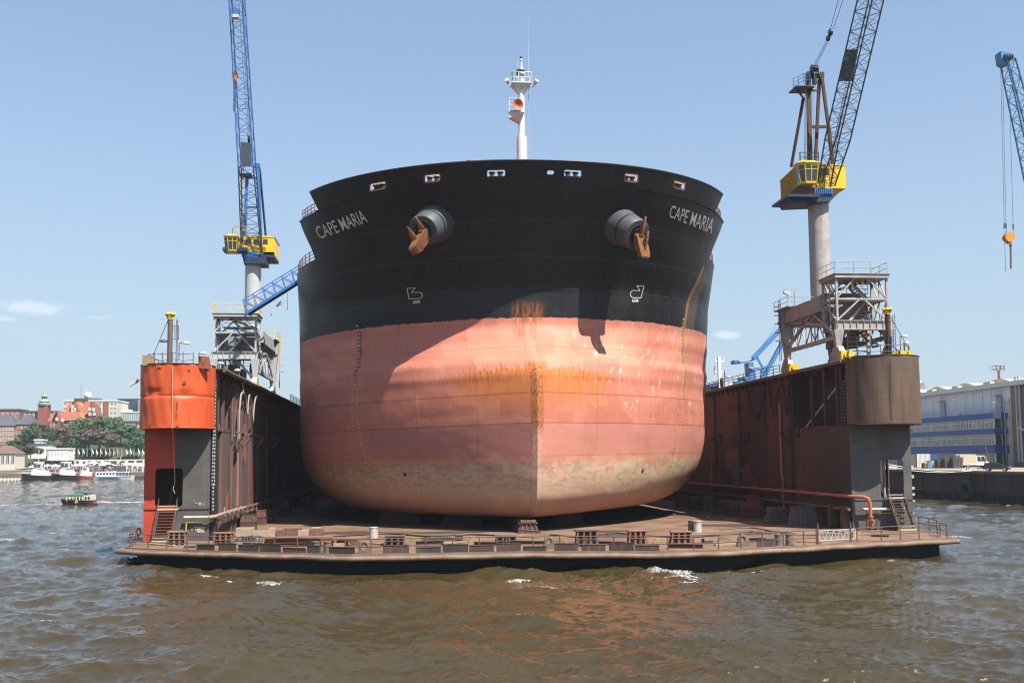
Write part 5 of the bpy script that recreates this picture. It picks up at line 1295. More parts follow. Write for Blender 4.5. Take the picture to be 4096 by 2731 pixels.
flood(cr1,(XA1+1.5,yn+2,25.6),1); 
# ---- crane on the brown-drummed wall
yn=93.4; XB0,XB1=41.7,46.85
cr2=thing('dock_crane','ochre cabbed crane with black lattice jib leaning outward on the wall behind the brown drum','crane',(44,yn,ZWR),'tower cranes on the dock walls')
portal(cr2,XB0,XB1,yn,yn+13.2,ZWR,True,25.95,23.45,20.45,21.25,22.4,24.3)
YC=104.5; pc=atY(3279,1000,YC); xc=pc.x; zc=atY(3275,806,YC).z
MB().lathe((xc,YC,24.2),[(1.35,0),(1.35,.3),(1.13,.5),(1.12,zc-24.2-.3),(1.3,zc-24.2-.1),(1.3,zc-24.2+.15)],28).build('column',CGO,cr2,True)
m=MB(); m.prism([L(3170,812,-1.8),L(3320,806,-1.8),L(3352,775,-1.8),L(3150,785,-1.8)],(0,3.2,0)); p=L(3150,790,-2.5);q=L(3280,775,-2.5); m.box(p.x,q.x,YC-2.6,YC+2.2,p.z+.1,p.z+.35); m.build('slewing_platform',CDB,cr2)
m=MB(); p=L(3258,775,-1.9);q=L(3330,755,-1.9); m.box(p.x,q.x,YC-1.95,YC-1.84,p.z,q.z)
for k in range(9): m.bar(L(3260+k*8,775,-2.),L(3260+k*8,757,-2.),.06)
m.build('base_panel',CBL,cr2)
m=MB(); p=L(3268,752,-.8);q=L(3381,664,-.8); m.box(p.x,q.x,YC-.8,YC+3.6,p.z,q.z); m.prism([(p.x,YC-.85,q.z),(q.x+.1,YC-.85,q.z),(q.x+.1,YC-.85,q.z+.08),(p.x,YC-.85,q.z+.2)],(0,4.6,0)); h2=m.build('machinery_house',CYL,cr2)
m=MB(); f0_=L(3189,664,-1.6);g0=L(3189,745,-1.6);f1=L(3120,692,4.5);g1=L(3121,787,4.5); dv=Vector((2.2,.5,0))
a,b,c,d=Vector((f0_.x,f0_.y,g0.z)),Vector((f0_.x,f0_.y,f0_.z)),Vector((f1.x,f1.y,f0_.z-.05)),Vector((f1.x,f1.y,g0.z-.1))
m.prism([a,b,c,d],dv); 
h3=m.build('machinery_house',CYO,cr2); m=MB()
for k in range(1,26): m.bar(a.lerp(d,k/26)+Vector((-.03,-.02,0)),b.lerp(c,k/26)+Vector((-.03,-.02,0)),.05)
m.bar(b+Vector((0,0,.05)),c+Vector((0,0,.05)),.2,.12); m.build('cladding_rib',CYO,h3)
p=L(3285,700,-.8);q=L(3318,675,-.8); MB().box(p.x,q.x,YC-.83,YC-.803,p.z,q.z).build('window',GLS,h2)
p=L(3318,732,-.8);q=L(3334,664,-.8); MB().box(p.x,q.x,YC-.86,YC-.803,p.z,q.z).build('door',CYO,h2)
cab(cr2,3192,3268,3204,3262,644,733,YC-2.6,1.2,CYL)
m=MB(); rail_path([L(3200,647,-1.),L(3202,648,-2.),L(3220,648,-2.2),L(3245,648,-2.2),L(3275,647,-2.)],m,1.05,2,.04); m.build('railing',LAT,cr2)
m=MB()
m.bar(L(3165,668,2.5),L(3214,392,1.5),.28); m.bar(L(3240,645,-.5),L(3234,300,.6),.42); m.bar(L(3262,645,.8),L(3277,318,.8),.30); m.bar(L(3288,312,.5),L(3314,508,.2),.3); m.bar(L(3314,508,.2),L(3340,722,0),.34)
m.bar(L(3242,508,.2),L(3312,508,.2),.25,.3); m.bar(L(3240,363,.6),L(3275,363,.6),.18); m.bar(L(3226,300,.6),L(3294,302,.6),.5,.6); m.build('a_frame',DKR,cr2)
m=MB(); p=L(3173,356,.2);q=L(3248,345,.2); m.box(p.x,q.x,YC-.6,YC+1.6,p.z,p.z+.1); m.bar(L(3184,357,.5),L(3212,390,1.),.15); hp_=m.build('head_platform',LAT,cr2)
m=MB(); rail_path([L(3174,355,1.6),L(3174,355,-.5),L(3195,348,-.6),L(3216,335,-.6),L(3240,332,-.6)],m,1.15,3,.04); m.build('head_railing',CBL,hp_)
m=MB()
for x in(3219,3229): m.tube(L(x,645,-.9),L(x+3,300,.2),.04,5)
for k in range(40): m.tube(L(3219,640-k*8.5,-.85),L(3229,640-k*8.5,-.85),.025,4)
m.build('mast_ladder',LAT,cr2)
m=MB()
for px,py,r in((3257,278,.5),(3262,300,.4)):
    c=L(px,py,.3); 
    for k in(-.3,-.1,.1,.3): m.tube(c+Vector((k-.04,0,0)),c+Vector((k+.04,0,0)),r,14)
m.bar(L(3255,290,.2),L(3259,338,.2),.35,.5); m.build('sheave_block',BK,cr2)
m=MB(); 
for o_ in(-6,-1,4,9): m.tube(L(3254+o_,272,.3),L(3315+o_*.6,152,-2.),.022,4)
for o_ in(0,20): m.tube(L(3318+o_*.5,132,-2.2),L(3362+o_,-30,-4.6),.035,4)
for o_ in(3244,3250): m.tube(L(o_,330,.4),L(o_+6,640,0),.018,4)
m.build('luffing_rope',BK,cr2)
m=MB(); c0=L(3312,160,-2.);c1=L(3326,122,-2.2); m.bar(c0,c1,.35,.3)
for c,r in((L(3322,130,-2.2),.36),(L(3312,155,-2.),.28)): m.tube(c-Vector((.15,0,0)),c+Vector((.15,0,0)),r,14)
m.build('bridle_block',BK,cr2)
# jib with square section turned to the viewer
b0=L(3305,738,-1.9); b1=L(3350,560,-3.); b2=L(3482,0,-7.5); tp=b2+(b2-b1)*.2
S_=.0267
e1=Vector((1.65,.35,-.35)); e2=Vector((.72,-1.5,-.12))
j2,A,B=jib(cr2,b0,b1,e1,1.6,1.7,.6,1.6,5,LAT,.085,.034,e2)
lattice(MB(),B,[p+(tp-b1) for p in B],17,.085,.033).build('jib_extension',LAT,cr2)
jm=lambda px,py: L(px,py,-3.+(560-py)/560*(-4.5))
q=[jm(3397,186),jm(3449,184),jm(3424,313),jm(3371,312)]; MB().prism([v+Vector((0,.9,0)) for v in q],(0,.04,0)).build('mesh_panel',MESHP,j2)
m=MB()
for o_ in(-6,6): m.tube(jm(3330+o_,650)+Vector((0,.5,0)),jm(3400+o_,320)+Vector((0,.5,0)),.035,4)
for k in range(40): m.tube(jm(3330+k*1.75-6,650-k*8.25)+Vector((0,.5,0)),jm(3330+k*1.75+6,650-k*8.25)+Vector((0,.5,0)),.022,4)
m.build('jib_ladder',CDB,j2)
flood(cr2,(41.6,yn+10.4,24.3),-1,CGO)
# clutter among the legs
m=MB(); p=atY(3382,1358,94.5); m.bar(atY(3478,1330,93),atY(3478,1432,93),.2); m.build('blue_pipe',CBL,cr2)
m=MB()
for k in range(0,9,2): m.bar(atY(3473,1322+k*12,92.6),atY(3473,1334+k*12,92.6),.16)
m.build('striped_post',CYL,cr2); MB().bar(atY(3473,1320,92.75),atY(3473,1430,92.75),.15).build('post_core',BK,cr2)
p=atY(3430,1400,95.); m=MB(); rail_path([p+Vector((-1,0,-1)),p+Vector((0,0,-1)),p+Vector((1.,0,-1))],m,2.3,5,.05); m.build('service_frame',WB,cr2)
# ---- blue access gangway from crane to ship's rail
gw=thing('gangway','blue lattice gangway slanting up from the crane platform to the black ship\'s rail','gangway',tuple(atY(975,1245,117.5)))
a0=atY(985,1252,117.5); b0=atY(1215,1108,119.5); up_=Vector((-.28,0,1.)).normalized()*1.55; wy=Vector((0,1.5,0))
m=MB()
for o in(Vector(),wy):
    m.bar(a0+o,b0+o,.22,.3); m.bar(a0+o+up_,b0+o+up_,.12)
    for k in range(6):
        p=a0.lerp(b0,k/6)+o; q=a0.lerp(b0,(k+1)/6)+o; m.bar(p,p+up_,.09); m.bar(p+up_,q,.08)
m.build('truss',CBL,gw)
MB().prism([a0+Vector((0,.1,.16)),b0+Vector((0,.1,.16)),b0+Vector((0,.1,.22)),a0+Vector((0,.1,.22))],(0,1.3,0)).build('tread',STEEL,gw)
m=MB()
for h in(.5,.9): m.path([a0+Vector((0,.2,h)),b0+Vector((0,.2,h))],.025,5)
m.build('handline',TIM,gw); MB().path([atY(1150,1165,118.3),atY(1151,1210,118.3),atY(1149,1238,118.3),atY(1152,1232,118.3)],.03,5).build('hanging_line',TIM,gw)
# ---------------------------------------------------------------- blocks and clutter on the dock deck
BLK=mat('block_steel',(.15,.08,.058),.8,(.09,.05,.04),.8,1.2,bump=.4,streak=.4); TIMR=mat('timber_red',(.25,.12,.085),.85,(.13,.075,.055),.8,1.8,bump=.4)
CONC=mat('concrete_block',(.48,.37,.26),.9,(.32,.25,.17),.7,1.4,bump=.4); STD=mat('trestle_paint',(.34,.165,.115),.75,(.19,.095,.065),.7,1.5,streak=.4,streakcol=(.12,.06,.04))
STD2=mat('trestle_tan',(.33,.21,.13),.8,(.20,.12,.08),.7,1.5)
TARP=mat('tarpaulin',(.020,.022,.025),.5,(.05,.05,.055),.6,2.,bump=.8)
BLG=mat('block_greyblue',(.15,.145,.14),.8,(.12,.085,.07),.8,1.,streak=.5)
def bilge(x,y,w,h,label,dep=1.6,mt=None,timber=True,group='side blocks along the dock walls'):
    o=thing('bilge_block',label,'ship block',(x,y,ZDK),group); m=MB(); b=w/2; t=w*.36
    hs=h*(.72 if timber else 1)
    v=[(x-b,y-dep/2,ZDK),(x+b,y-dep/2,ZDK),(x+b,y+dep/2,ZDK),(x-b,y+dep/2,ZDK),(x-t,y-dep/2*.8,ZDK+hs),(x+t,y-dep/2*.8,ZDK+hs),(x+t,y+dep/2*.8,ZDK+hs),(x-t,y+dep/2*.8,ZDK+hs)]
    m.add(v,[(3,2,1,0),(4,5,6,7),(0,1,5,4),(1,2,6,5),(2,3,7,6),(3,0,4,7)])
    for f in(.12,.38,.62,.88): m.bar(Vector(v[0]).lerp(Vector(v[1]),f)-Vector((0,.05,0)),Vector(v[4]).lerp(Vector(v[5]),f)-Vector((0,.05,0)),.09,.14)
    m.build('base',mt or BLK,o)
    m=MB(); m.box(x-t-.12,x+t+.12,y-dep*.5,y+dep*.5,ZDK+hs+.003,ZDK+hs+.1); m.build('top_plate',STEEL,o)
    if timber:
        m=MB(); n=3
        for k in range(n):
            q=x-t+2*t*(k+.5)/n; m.box(q-t/n*.92,q+t/n*.92,y-dep*.55,y+dep*.55,ZDK+hs+.103,ZDK+h)
        m.build('timber_cap',TIMR,o)
    return o
# keel blocks under the stem and further along the keel line
p=atZ(2116,2133,ZDK)
for k,dy in enumerate((0,3.2,6.4,9.6)):
    y=p.y+.9+dy; bilge(p.x,y,2.0,max(.9,Z0+LIST*(p.x-XC)-ZDK-.02) if k else Z0-ZDK+.12,'steel keel block '+('directly under the stem foot of the ship','second behind the stem foot in the shade','third behind the stem foot, deep in shade','fourth behind the stem foot, deepest in shade')[k],1.3,timber=True,group='keel blocks under the ship')
for px,py,w,h,lab in((1560,2092,2.6,1.4,'dim side block in the shade of the hull, first inward from the dark wall'),(1640,2090,2.8,1.3,'dim side block under the hull beside the shaded concrete patch'),(1850,2100,4.4,1.25,'long dim block under the hull nearest the stem block on the shaded side'),(2270,2096,3.6,1.2,'dim block under the hull just past the stem block on the sunny side')):
    q=atZ(px,py,ZDK); bilge(q.x,q.y+1,w,h,lab,1.2,BLK,False,'keel blocks under the ship')
# stack by the dark wall
def crate_pile(px,pyb,wpx,hpx,label,mt,nm='block_stack',n=3,dep=1.4,Z=ZDK,top=0):
    q=atZ(px,pyb,ZDK); s=math.hypot(q.x,q.y)/F; w=wpx*s;h=hpx*s; o=thing(nm,label,'block stack',(q.x,q.y,ZDK),'blocks piled near the dark wall')
    z=ZDK
    for k in range(n):
        m=MB(); hh=h/n; i=w*(.5-.03*k); m.box(q.x-i,q.x+i,q.y,q.y+dep,z,z+hh-.03)
        m.box(q.x-i-.05,q.x+i+.05,q.y-.04,q.y+dep+.04,z+hh-.10,z+hh-.03)
        for f in(-.7,-.2,.3,.75): m.box(q.x+i*f-.04,q.x+i*f+.04,q.y-.05,q.y,z,z+hh-.1)
        m.build('block',mt[k%len(mt)],o); z+=hh
    return o
crate_pile(990,2120,58,62,'rusty ribbed block stack behind the pale concrete block',[BLK,STEEL,TIMR],n=2)
crate_pile(1030,2098,60,58,'dark block stack second along the dark wall',[BLK,TIMR],n=2); crate_pile(1062,2082,50,48,'dark block stack third along the dark wall',[TIMR,BLK],n=2); crate_pile(1088,2072,40,40,'dark block stack last before the wall goes black',[BLK,STEEL],n=2)
crate_pile(1190,2056,60,22,'low dark slab standing in the deepest shade beside the hull',[STEEL],n=1)
q=atZ(988,2144,ZDK); MB().box(q.x-1.,q.x+.55,q.y,q.y+1.1,ZDK,ZDK+.75).build('concrete_block',CONC,None,label='pale concrete block on the deck below the ribbed rusty stack',cat='concrete block')
q=atZ(1050,2146,ZDK); MB().box(q.x-.9,q.x+.75,q.y+.2,q.y+1.,ZDK,ZDK+.5).build('concrete_block',CONC,None,label='low longer concrete beam touching the pale concrete block',cat='concrete block')
# pile of baulks
bp=thing('timber_pile','pile of weathered reddish timber baulks on a ribbed steel cradle','timber pile',tuple(atZ(1185,2158,ZDK)))
q=atZ(1080,2160,ZDK); s=math.hypot(q.x,q.y)/F
m=MB(); X=lambda px:atZ(px,2160,ZDK).x
m.box(X(1080),X(1292),q.y,q.y+1.1,ZDK+.25,ZDK+.33)
for k in range(14): x=X(1085+k*15.5); m.box(x-.04,x+.04,q.y-.03,q.y+1.1,ZDK,ZDK+.25)
m.build('cradle',STEEL,bp)
for i,(a,b,z0,z1,dy) in enumerate(((1076,1100,.3,1.05,-.15),(1104,1140,.34,.85,0),(1142,1186,.34,.8,.05),(1188,1232,.34,.82,0),(1234,1290,.34,.9,.02),(1128,1200,.86,.98,.3),(1240,1276,.92,1.0,.2))):
    MB().box(X(a),X(b),q.y+dy,q.y+dy+.9,ZDK+z0,ZDK+z1).build('baulk',TIMR if i%3 else CONC,bp)
# low ribbed steel frame behind the railing
def frame(px0,px1,pyb,h,label,mt,nm='support_cradle',legs=True):
    q=atZ((px0+px1)/2,pyb,ZDK); x0=atZ(px0,pyb,ZDK).x;x1=atZ(px1,pyb,ZDK).x; o=thing(nm,label,'support cradle',(q.x,q.y,ZDK))
    m=MB(); y=q.y; m.box(x0,x1,y,y+.9,ZDK+h-.12,ZDK+h); m.box(x0+.3,x1-.9,y+.4,y+.45,ZDK,ZDK+h-.12); m.build('beam',mt,o)
    m=MB()
    for k in range(7): x=x1-.9+k*.14; m.prism([(x,y,ZDK+h-.12),(x+.04,y,ZDK+h-.12),(x+.3,y,ZDK),(x+.2,y,ZDK)],(0,.6,0))
    m.prism([(x0,y,ZDK),(x0+.2,y,ZDK),(x0+.35,y,ZDK+h-.12),(x0+.2,y,ZDK+h-.12)],(0,.6,0)); m.build('rib',mt,o); return o
frame(1046,1330,2186,.78,'long low pinkish steel frame lying behind the hung plates near the timber pile',STD)
frame(1330,1436,2184,.62,'pale low steel ledge between the pair of bollards and the first ring fairlead',STD)
def trestle(px0,px1,pyt,pyb,label,mt=STD):
    q=atZ((px0+px1)/2,pyb,ZDK); s=math.hypot(q.x,q.y)/F; x0=atZ(px0,pyb,ZDK).x;x1=atZ(px1,pyb,ZDK).x;h=(pyb-pyt)*s; y=q.y; o=thing('trestle',label,'trestle',(q.x,y,ZDK),'steel trestles along the deck edge')
    MB().box(x0,x1,y,y+.8,ZDK+h-.1,ZDK+h).build('top',mt,o); w=x1-x0
    for f0,f1 in((.02,.10),(.36,.36),(.64,.64),(.98,.90)):
        for dy in(.03,.62): MB().bar((x0+w*f0,y+dy+.06,ZDK),(x0+w*f1,y+dy+.06,ZDK+h-.1),.14,.1).build('leg',mt,o)
    MB().bar((x0+w*.08,y+.02,ZDK+h*.45),(x0+w*.92,y+.02,ZDK+h*.45),.06).build('rail',mt,o)
    MB().box(x0+w*.1,x0+w*.9,y+.34,y+.38,ZDK+.05,ZDK+h-.103).build('web',BLK,o)
trestle(1536,1622,2142,2182,'small dark trestle with planks beside the white mooring post',STEEL); trestle(1980,2072,2142,2178,'squat dark trestle just ahead of the stem block',STEEL)
trestle(2303,2398,2120,2186,'tall dark red trestle nearest the ring fairlead below the stem',STEEL); trestle(2514,2594,2122,2178,'reddish trestle in the middle of the three tall ones'); trestle(2684,2776,2126,2174,'reddish splay legged trestle beside the pair of mooring posts')
trestle(668,742,2128,2180,'tan trestle at the foot of the orange ladder',STD2); trestle(852,930,2132,2182,'pinkish trestle in front of the grey tower corner',STD)
trestle(1823,1852,2138,2170,'narrow little trestle with pale planks, between the two dark ones',STEEL)
# loose timber and tarpaulins
def lump(px0,px1,pyb,h,label,seed):
    a=atZ(px0,pyb,ZDK);b=atZ(px1,pyb,ZDK); r=np.random.default_rng(seed); nx,ny=26,7; V=[];Fc=[]
    for j in range(ny):
        for i in range(nx):
            f=i/(nx-1);g=j/(ny-1); e=math.sin(math.pi*f)**.4*math.sin(math.pi*g)**.6
            V.append((a.x+(b.x-a.x)*f,a.y+(b.y-a.y)*f+g*1.3,ZDK+.01+h*e*(.45+.75*r.random())))
    for j in range(ny-1):
        for i in range(nx-1): k=j*nx+i; Fc.append((k,k+1,k+nx+1,k+nx))
    MB().add(V,Fc).build('tarpaulin',TARP,None,label=label,cat='tarpaulin',group='crumpled black sheets on the deck')
lump(935,1080,2166,.5,'crumpled black sheet between the grey tower and the timber pile',1); lump(2380,2520,2148,.3,'crumpled black sheet between two tall trestles',2); lump(2960,3190,2138,.28,'long crumpled black sheet behind the aluminium truss gate',3); lump(1640,1830,2160,.25,'flat black sheet behind the hung plates before the stem block',4)
def plank(px0,py0,px1,py1,label,z=.12,mt=TIM):
    a=atZ(px0,py0,ZDK);b=atZ(px1,py1,ZDK); MB().bar(a+Vector((0,0,z)),b+Vector((0,0,z)),.3,.12).build('plank',mt,None,label=label,cat='plank',group='loose planks on the deck')
plank(2075,2146,2170,2154,'red plank leaning near the stem block',.6,STD); plank(1770,2178,1850,2172,'pale plank behind the hung plates, left of the squat trestle'); plank(3190,2168,3290,2172,'plank on deck right behind the truss gate',.06); plank(2860,2182,2960,2176,'thin plank beside the third ring fairlead',.06); plank(600,2178,700,2186,'plank along the railing under the orange ladder',.06); plank(1480,2176,1540,2180,'short pale plank below the white mooring post',.08)
# orange lifebuoy on the corner rail
c=atZ(556,2160,ZDK)+Vector((0,-.2,.75)); MB().path([c+Vector((.14*math.cos(a),.1*math.cos(a),.3*math.sin(a))) for a in np.linspace(0,2*math.pi,17)[:-1]],.08,8,True).build('lifebuoy',mat('lifebuoy_orange',(.85,.17,.03),.5),None,True,'orange lifebuoy hung on the corner railing by the red tower','lifebuoy')
# side blocks along the brown wall
for px,py,w,h,mt,lab in((3222,2105,3.4,2.2,BLG,'big grey flared block nearest the red hydrant pipe'),(3115,2093,2.9,1.9,BLG,'pale blue grey flared block second from the hydrant pipe'),(3010,2072,3.,2.0,BLK,'dark flared block third along the brown wall'),(2945,2064,2.7,2.0,BLK,'dark flared block fourth along the brown wall'),(2895,2055,2.5,2.0,BLK,'dark flared block fifth along the brown wall'),(2835,2042,2.3,2.1,TIMR,'brown timber topped block sixth along the brown wall'),(2785,2036,2.2,2.,BLK,'dark flared block seventh along the brown wall'),(2735,2028,2.2,1.9,BLK,'dark flared block farthest in the gap beside the hull'),(3060,2060,2.4,2.4,TIMR,'brown block set back between the dark and pale ones')):
    q=atZ(px,py,ZDK); bilge(q.x,q.y+.6,w*.8,h*.85,lab,1.5,mt,mt is not BLG or px<3150 )
for px,py,lab in((1130,2060,'shaded side block just past the dark block stacks'),(1230,2040,'shaded side block deep beside the hull on the dark wall side')):
    q=atZ(px,py,ZDK); bilge(q.x,q.y+.6,2.2,1.7,lab,1.4,BLK)
for px,py,lab in((3400,2118,'rusty upright steel box at the corner of the grey tower'),(3345,2110,'dark rusty steel box beside the numbered scale')):
    q=atZ(px,py,ZDK); m=MB().box(q.x-.5,q.x+.5,q.y,q.y+.9,ZDK,ZDK+2.2); 
    for z in(.3,1.1,1.9): m.box(q.x-.54,q.x+.54,q.y-.04,q.y,ZDK+z,ZDK+z+.08)
    m.build('steel_box',BLK,None,label=lab,cat='steel box')
q=atZ(3012,2078,ZDK); MB().box(q.x+.3,q.x+1.6,q.y+2.4,q.y+3.,ZDK,ZDK+2.6).bar((q.x+.3,q.y+2.36,ZDK+1.3),(q.x+1.6,q.y+2.36,ZDK+1.3),.06).build('red_cabinet',mat('cabinet_red',(.22,.02,.02),.5),None,label='bright red cabinet standing in the shade by the brown wall',cat='cabinet')

# low rusty odds and ends along the edge
rr=random.Random(12); kinds=[('steel_offcut','rusty flanged steel offcut'),('wood_block','weathered wooden packing block'),('pipe_piece','short rusty pipe piece')]
spots=[(1160,2186,0,'lying behind the second ring of hung plates'),(1350,2196,1,'beside the first ring fairlead'),(1400,2164,2,'behind the first ring fairlead'),(1660,2170,1,'next to the planked dark trestle'),(1720,2178,0,'behind the plates before the narrow trestle'),(1900,2170,1,'between narrow trestle and squat trestle'),(1945,2182,0,'touching the squat dark trestle'),(2110,2178,0,'in front of the stem block'),(2240,2172,1,'behind the ring fairlead below the stem'),(2440,2180,0,'between the first two tall trestles'),(2640,2176,1,'between the last two tall trestles'),(2830,2170,2,'past the last tall trestle'),(2900,2160,1,'in front of the third ring fairlead'),(3030,2166,0,'before the pair of bollards at the gate'),(3420,2150,1,'behind the rail past the truss gate'),(3520,2146,2,'in front of the grey tower door'),(1010,2186,0,'in front of the grey tower corner'),(1250,2178,1,'beside the double bollards'),(760,2190,2,'by the rail near the tan trestle'),(2740,2192,0,'close to the rail below the splay legged trestle')]
for px,py,k,wh in spots:
    q=atZ(px,py,ZDK); a=rr.uniform(-.5,.5); d=Vector((math.cos(a),math.sin(a),0)); m=MB(); L_=rr.uniform(.6,1.5)
    if k==0:
        m.bar(q-d*L_+Vector((0,0,.03)),q+d*L_+Vector((0,0,.03)),.26,.04); m.bar(q-d*L_+Vector((0,0,.17)),q+d*L_+Vector((0,0,.17)),.04,.24); m.bar(q-d*L_+Vector((0,0,.31)),q+d*L_+Vector((0,0,.31)),.26,.04)
    elif k==1: m.bar(q-d*.5+Vector((0,0,.13)),q+d*.5+Vector((0,0,.13)),.34,.26); m.bar(q-d*.35+Vector((0,.1,.36)),q+d*.5+Vector((0,.15,.36)),.3,.18)
    else: m.tube(q-d*L_*.7+Vector((0,0,.16)),q+d*L_*.7+Vector((0,0,.16)),.16,10); m.tube(q-d*L_*.7+Vector((0,0,.16)),q-d*(L_*.7-.06)+Vector((0,0,.16)),.24,12)
    m.build(kinds[k][0],(BLK,TIM,STEEL)[k],None,label=kinds[k][1]+' '+wh,cat=kinds[k][0].replace('_',' '),group='odds and ends along the dock edge')

# cables and hoses lying about
def cable(pts,r,mt,label):
    P_=[atZ(px,py,ZDK)+Vector((0,0,r)) for px,py in pts]; q=[]
    for i in range(len(P_)-1):
        p0=P_[max(i-1,0)];p1=P_[i];p2=P_[i+1];p3=P_[min(i+2,len(P_)-1)]
        for k in range(6):
            s=k/6; q.append(.5*((2*p1)+(p2-p0)*s+(2*p0-5*p1+4*p2-p3)*s*s+(3*p1-p0-3*p2+p3)*s**3))
    q.append(P_[-1]); MB().path(q,r,6).build('cable',mt,None,True,label,'cable','cables and hoses on the dock deck')
cable([(1300,2150),(1420,2142),(1560,2136),(1700,2146),(1880,2140),(2060,2146)],.07,HOS,'black cable snaking across the deck in front of the hull on the shaded side')
cable([(2200,2140),(2340,2150),(2460,2134),(2620,2146),(2760,2150),(2900,2140)],.06,HOS,'black cable winding past the tall trestles towards the gate')
cable([(2880,2120),(3000,2112),(3120,2128),(3260,2120),(3380,2132)],.06,PIPEB,'brown hose lying from the white mooring post to the grey tower')
cable([(900,2150),(1000,2160),(1120,2170),(1260,2164)],.05,HOW,'pale thin hose around the concrete block and timber pile')
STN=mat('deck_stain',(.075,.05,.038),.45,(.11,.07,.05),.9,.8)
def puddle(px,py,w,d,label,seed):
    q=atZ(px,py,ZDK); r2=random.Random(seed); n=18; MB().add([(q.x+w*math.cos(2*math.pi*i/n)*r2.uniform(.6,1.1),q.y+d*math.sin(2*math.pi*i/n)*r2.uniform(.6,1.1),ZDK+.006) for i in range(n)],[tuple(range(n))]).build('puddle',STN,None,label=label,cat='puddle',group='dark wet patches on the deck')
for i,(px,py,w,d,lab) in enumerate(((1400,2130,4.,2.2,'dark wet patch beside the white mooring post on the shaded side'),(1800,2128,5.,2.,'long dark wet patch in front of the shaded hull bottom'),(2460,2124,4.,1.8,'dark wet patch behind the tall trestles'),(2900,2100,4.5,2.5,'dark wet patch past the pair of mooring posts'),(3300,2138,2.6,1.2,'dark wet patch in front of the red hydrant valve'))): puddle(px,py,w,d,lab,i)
# ---------------------------------------------------------------- far shore across the river
QS=mat('quay_stone',(.22,.18,.13),.85,(.13,.11,.08),.7,.3,streak=.4)
GRASS=mat('slope_grass',(.055,.085,.025),.9,(.038,.062,.018),.7,.06)
PAV=mat('promenade',(.42,.36,.30),.9,(.30,.26,.22),.6,.1)
Y0=505.
def P(px,py,Y): return atY(px,py,Y)
# ground rises from the promenade to the upper town
prof=[(490,-1.5),(505.5,-1.4),(506,3.0),(535,3.6),(560,6.),(576,13.),(610,24.),(650,30.),(760,30.),(1100,28)]
xsG=[-420,-330,-250,-180,-120,-60]
m=MB(); V=[(x,y+(x+180)*.06,z) for y,z in prof for x in xsG]; n=len(xsG)
m.add(V,[(j*n+i,j*n+i+1,(j+1)*n+i+1,(j+1)*n+i) for j in range(len(prof)-1) for i in range(n-1)]); m.build('hillside',GRASS,kind='structure')
gz=lambda y: float(np.interp(y,[p[0] for p in prof],[p[1] for p in prof]))
m=MB(); m.prism([(-420,506.2-14,3.05),(-60,506.2+7,3.05),(-60,545,3.75),(-420,540,3.7)],(0,0,.12)).prism([(-420,539,4.0),(-60,539,4.0),(-60,556,6.0),(-420,556,6.0)],(0,0,.5)); m.build('promenade',PAV,kind='structure')
MB().prism([(-420,505.5-14.4,-1.5),(-60,505.5+7.2,-1.5),(-60,505.5+7.2,3.1),(-420,505.5-14.4,3.1)],(0,.8,0)).build('quay_wall',QS,None,label='low stone quay wall along the far shore below the terraces',cat='quay wall')
def wmesh(name,w,h,mt,frame,mid=True):
    m=MB(); m.box(-w/2,w/2,-.06,.2,-h/2,h/2); m.mi=1; t=.14
    for z in(-h/2,h/2): m.box(-w/2-t,w/2+t,-.12,.0,z-t,z+t)
    for x in((-w/2,0,w/2) if mid else(-w/2,w/2)): m.box(x-t*.8,x+t*.8,-.115,.0,-h/2,h/2)
    return m.mesh(name,[mt,frame])
WGL=mat('far_glass',(.05,.055,.065),.2,(.09,.09,.10),.7,.3,spec=.5); WFR=mat('far_frame',(.72,.70,.66),.6)
def house(name,label,cat,px0,px1,pyt,pyb,Y,dep,wallm,roofm=None,rows=0,cols=0,wm=None,wr=(.5,.55),roof='flat',rh=2.,side=True,zb=None,band=None,inset_=(.06,.08)):
    a=P(px0,pyb,Y);b=P(px1,pyt,Y); x0,x1=a.x,b.x; z0=(a.z if zb is None else zb)-1.5; z1=b.z
    o=thing(name,label,cat,((x0+x1)/2,Y,z0))
    m=MB().box(x0,x1,Y,Y+dep,z0,z1).build('walls',wallm,o)
    r=MB()
    if roof=='flat': r.box(x0-.4,x1+.4,Y-.4,Y+dep+.4,z1+.003,z1+.8)
    elif roof=='hip':
        i=min(dep/2,(x1-x0)/3); r.add([(x0-.6,Y-.6,z1),(x1+.6,Y-.6,z1),(x1+.6,Y+dep+.6,z1),(x0-.6,Y+dep+.6,z1),(x0+i,Y+dep/2,z1+rh),(x1-i,Y+dep/2,z1+rh)],[(0,1,5,4),(1,2,5),(2,3,4,5),(3,0,4),(3,2,1,0)])
    elif roof=='gable': r.prism([(x0-.5,Y-.6,z1),(x0-.5,Y+dep+.6,z1),(x0-.5,Y+dep/2,z1+rh)],(x1-x0+1,0,0))
    if roof: r.build('roof',roofm or wallm,o)
    if band:
        mb_=MB()
        for k in range(1,rows): z=z0+1.5+(z1-z0-1.5)*k/rows; mb_.box(x0-.08,x1+.08,Y-.1,Y-.003,z-.25,z+.25)
        mb_.build('band',band,o)
    if rows and cols:
        W=(x1-x0)/cols; H=(z1-z0-1.5)/rows; me_=wmesh('window',W*wr[0],H*wr[1],wm or WGL,WFR)
        for r_ in range(rows):
            for c in range(cols):
                if rows*cols>99 and (r_*cols+c)>=99: continue
                w_=bpy.data.objects.new('window',me_); COL.objects.link(w_); w_.parent=o; w_.location=(x0+W*(c+.5)-(x0+x1)/2,0.,z0+1.5+H*(r_+.5)-z0)
    return o,x0,x1,z0,z1
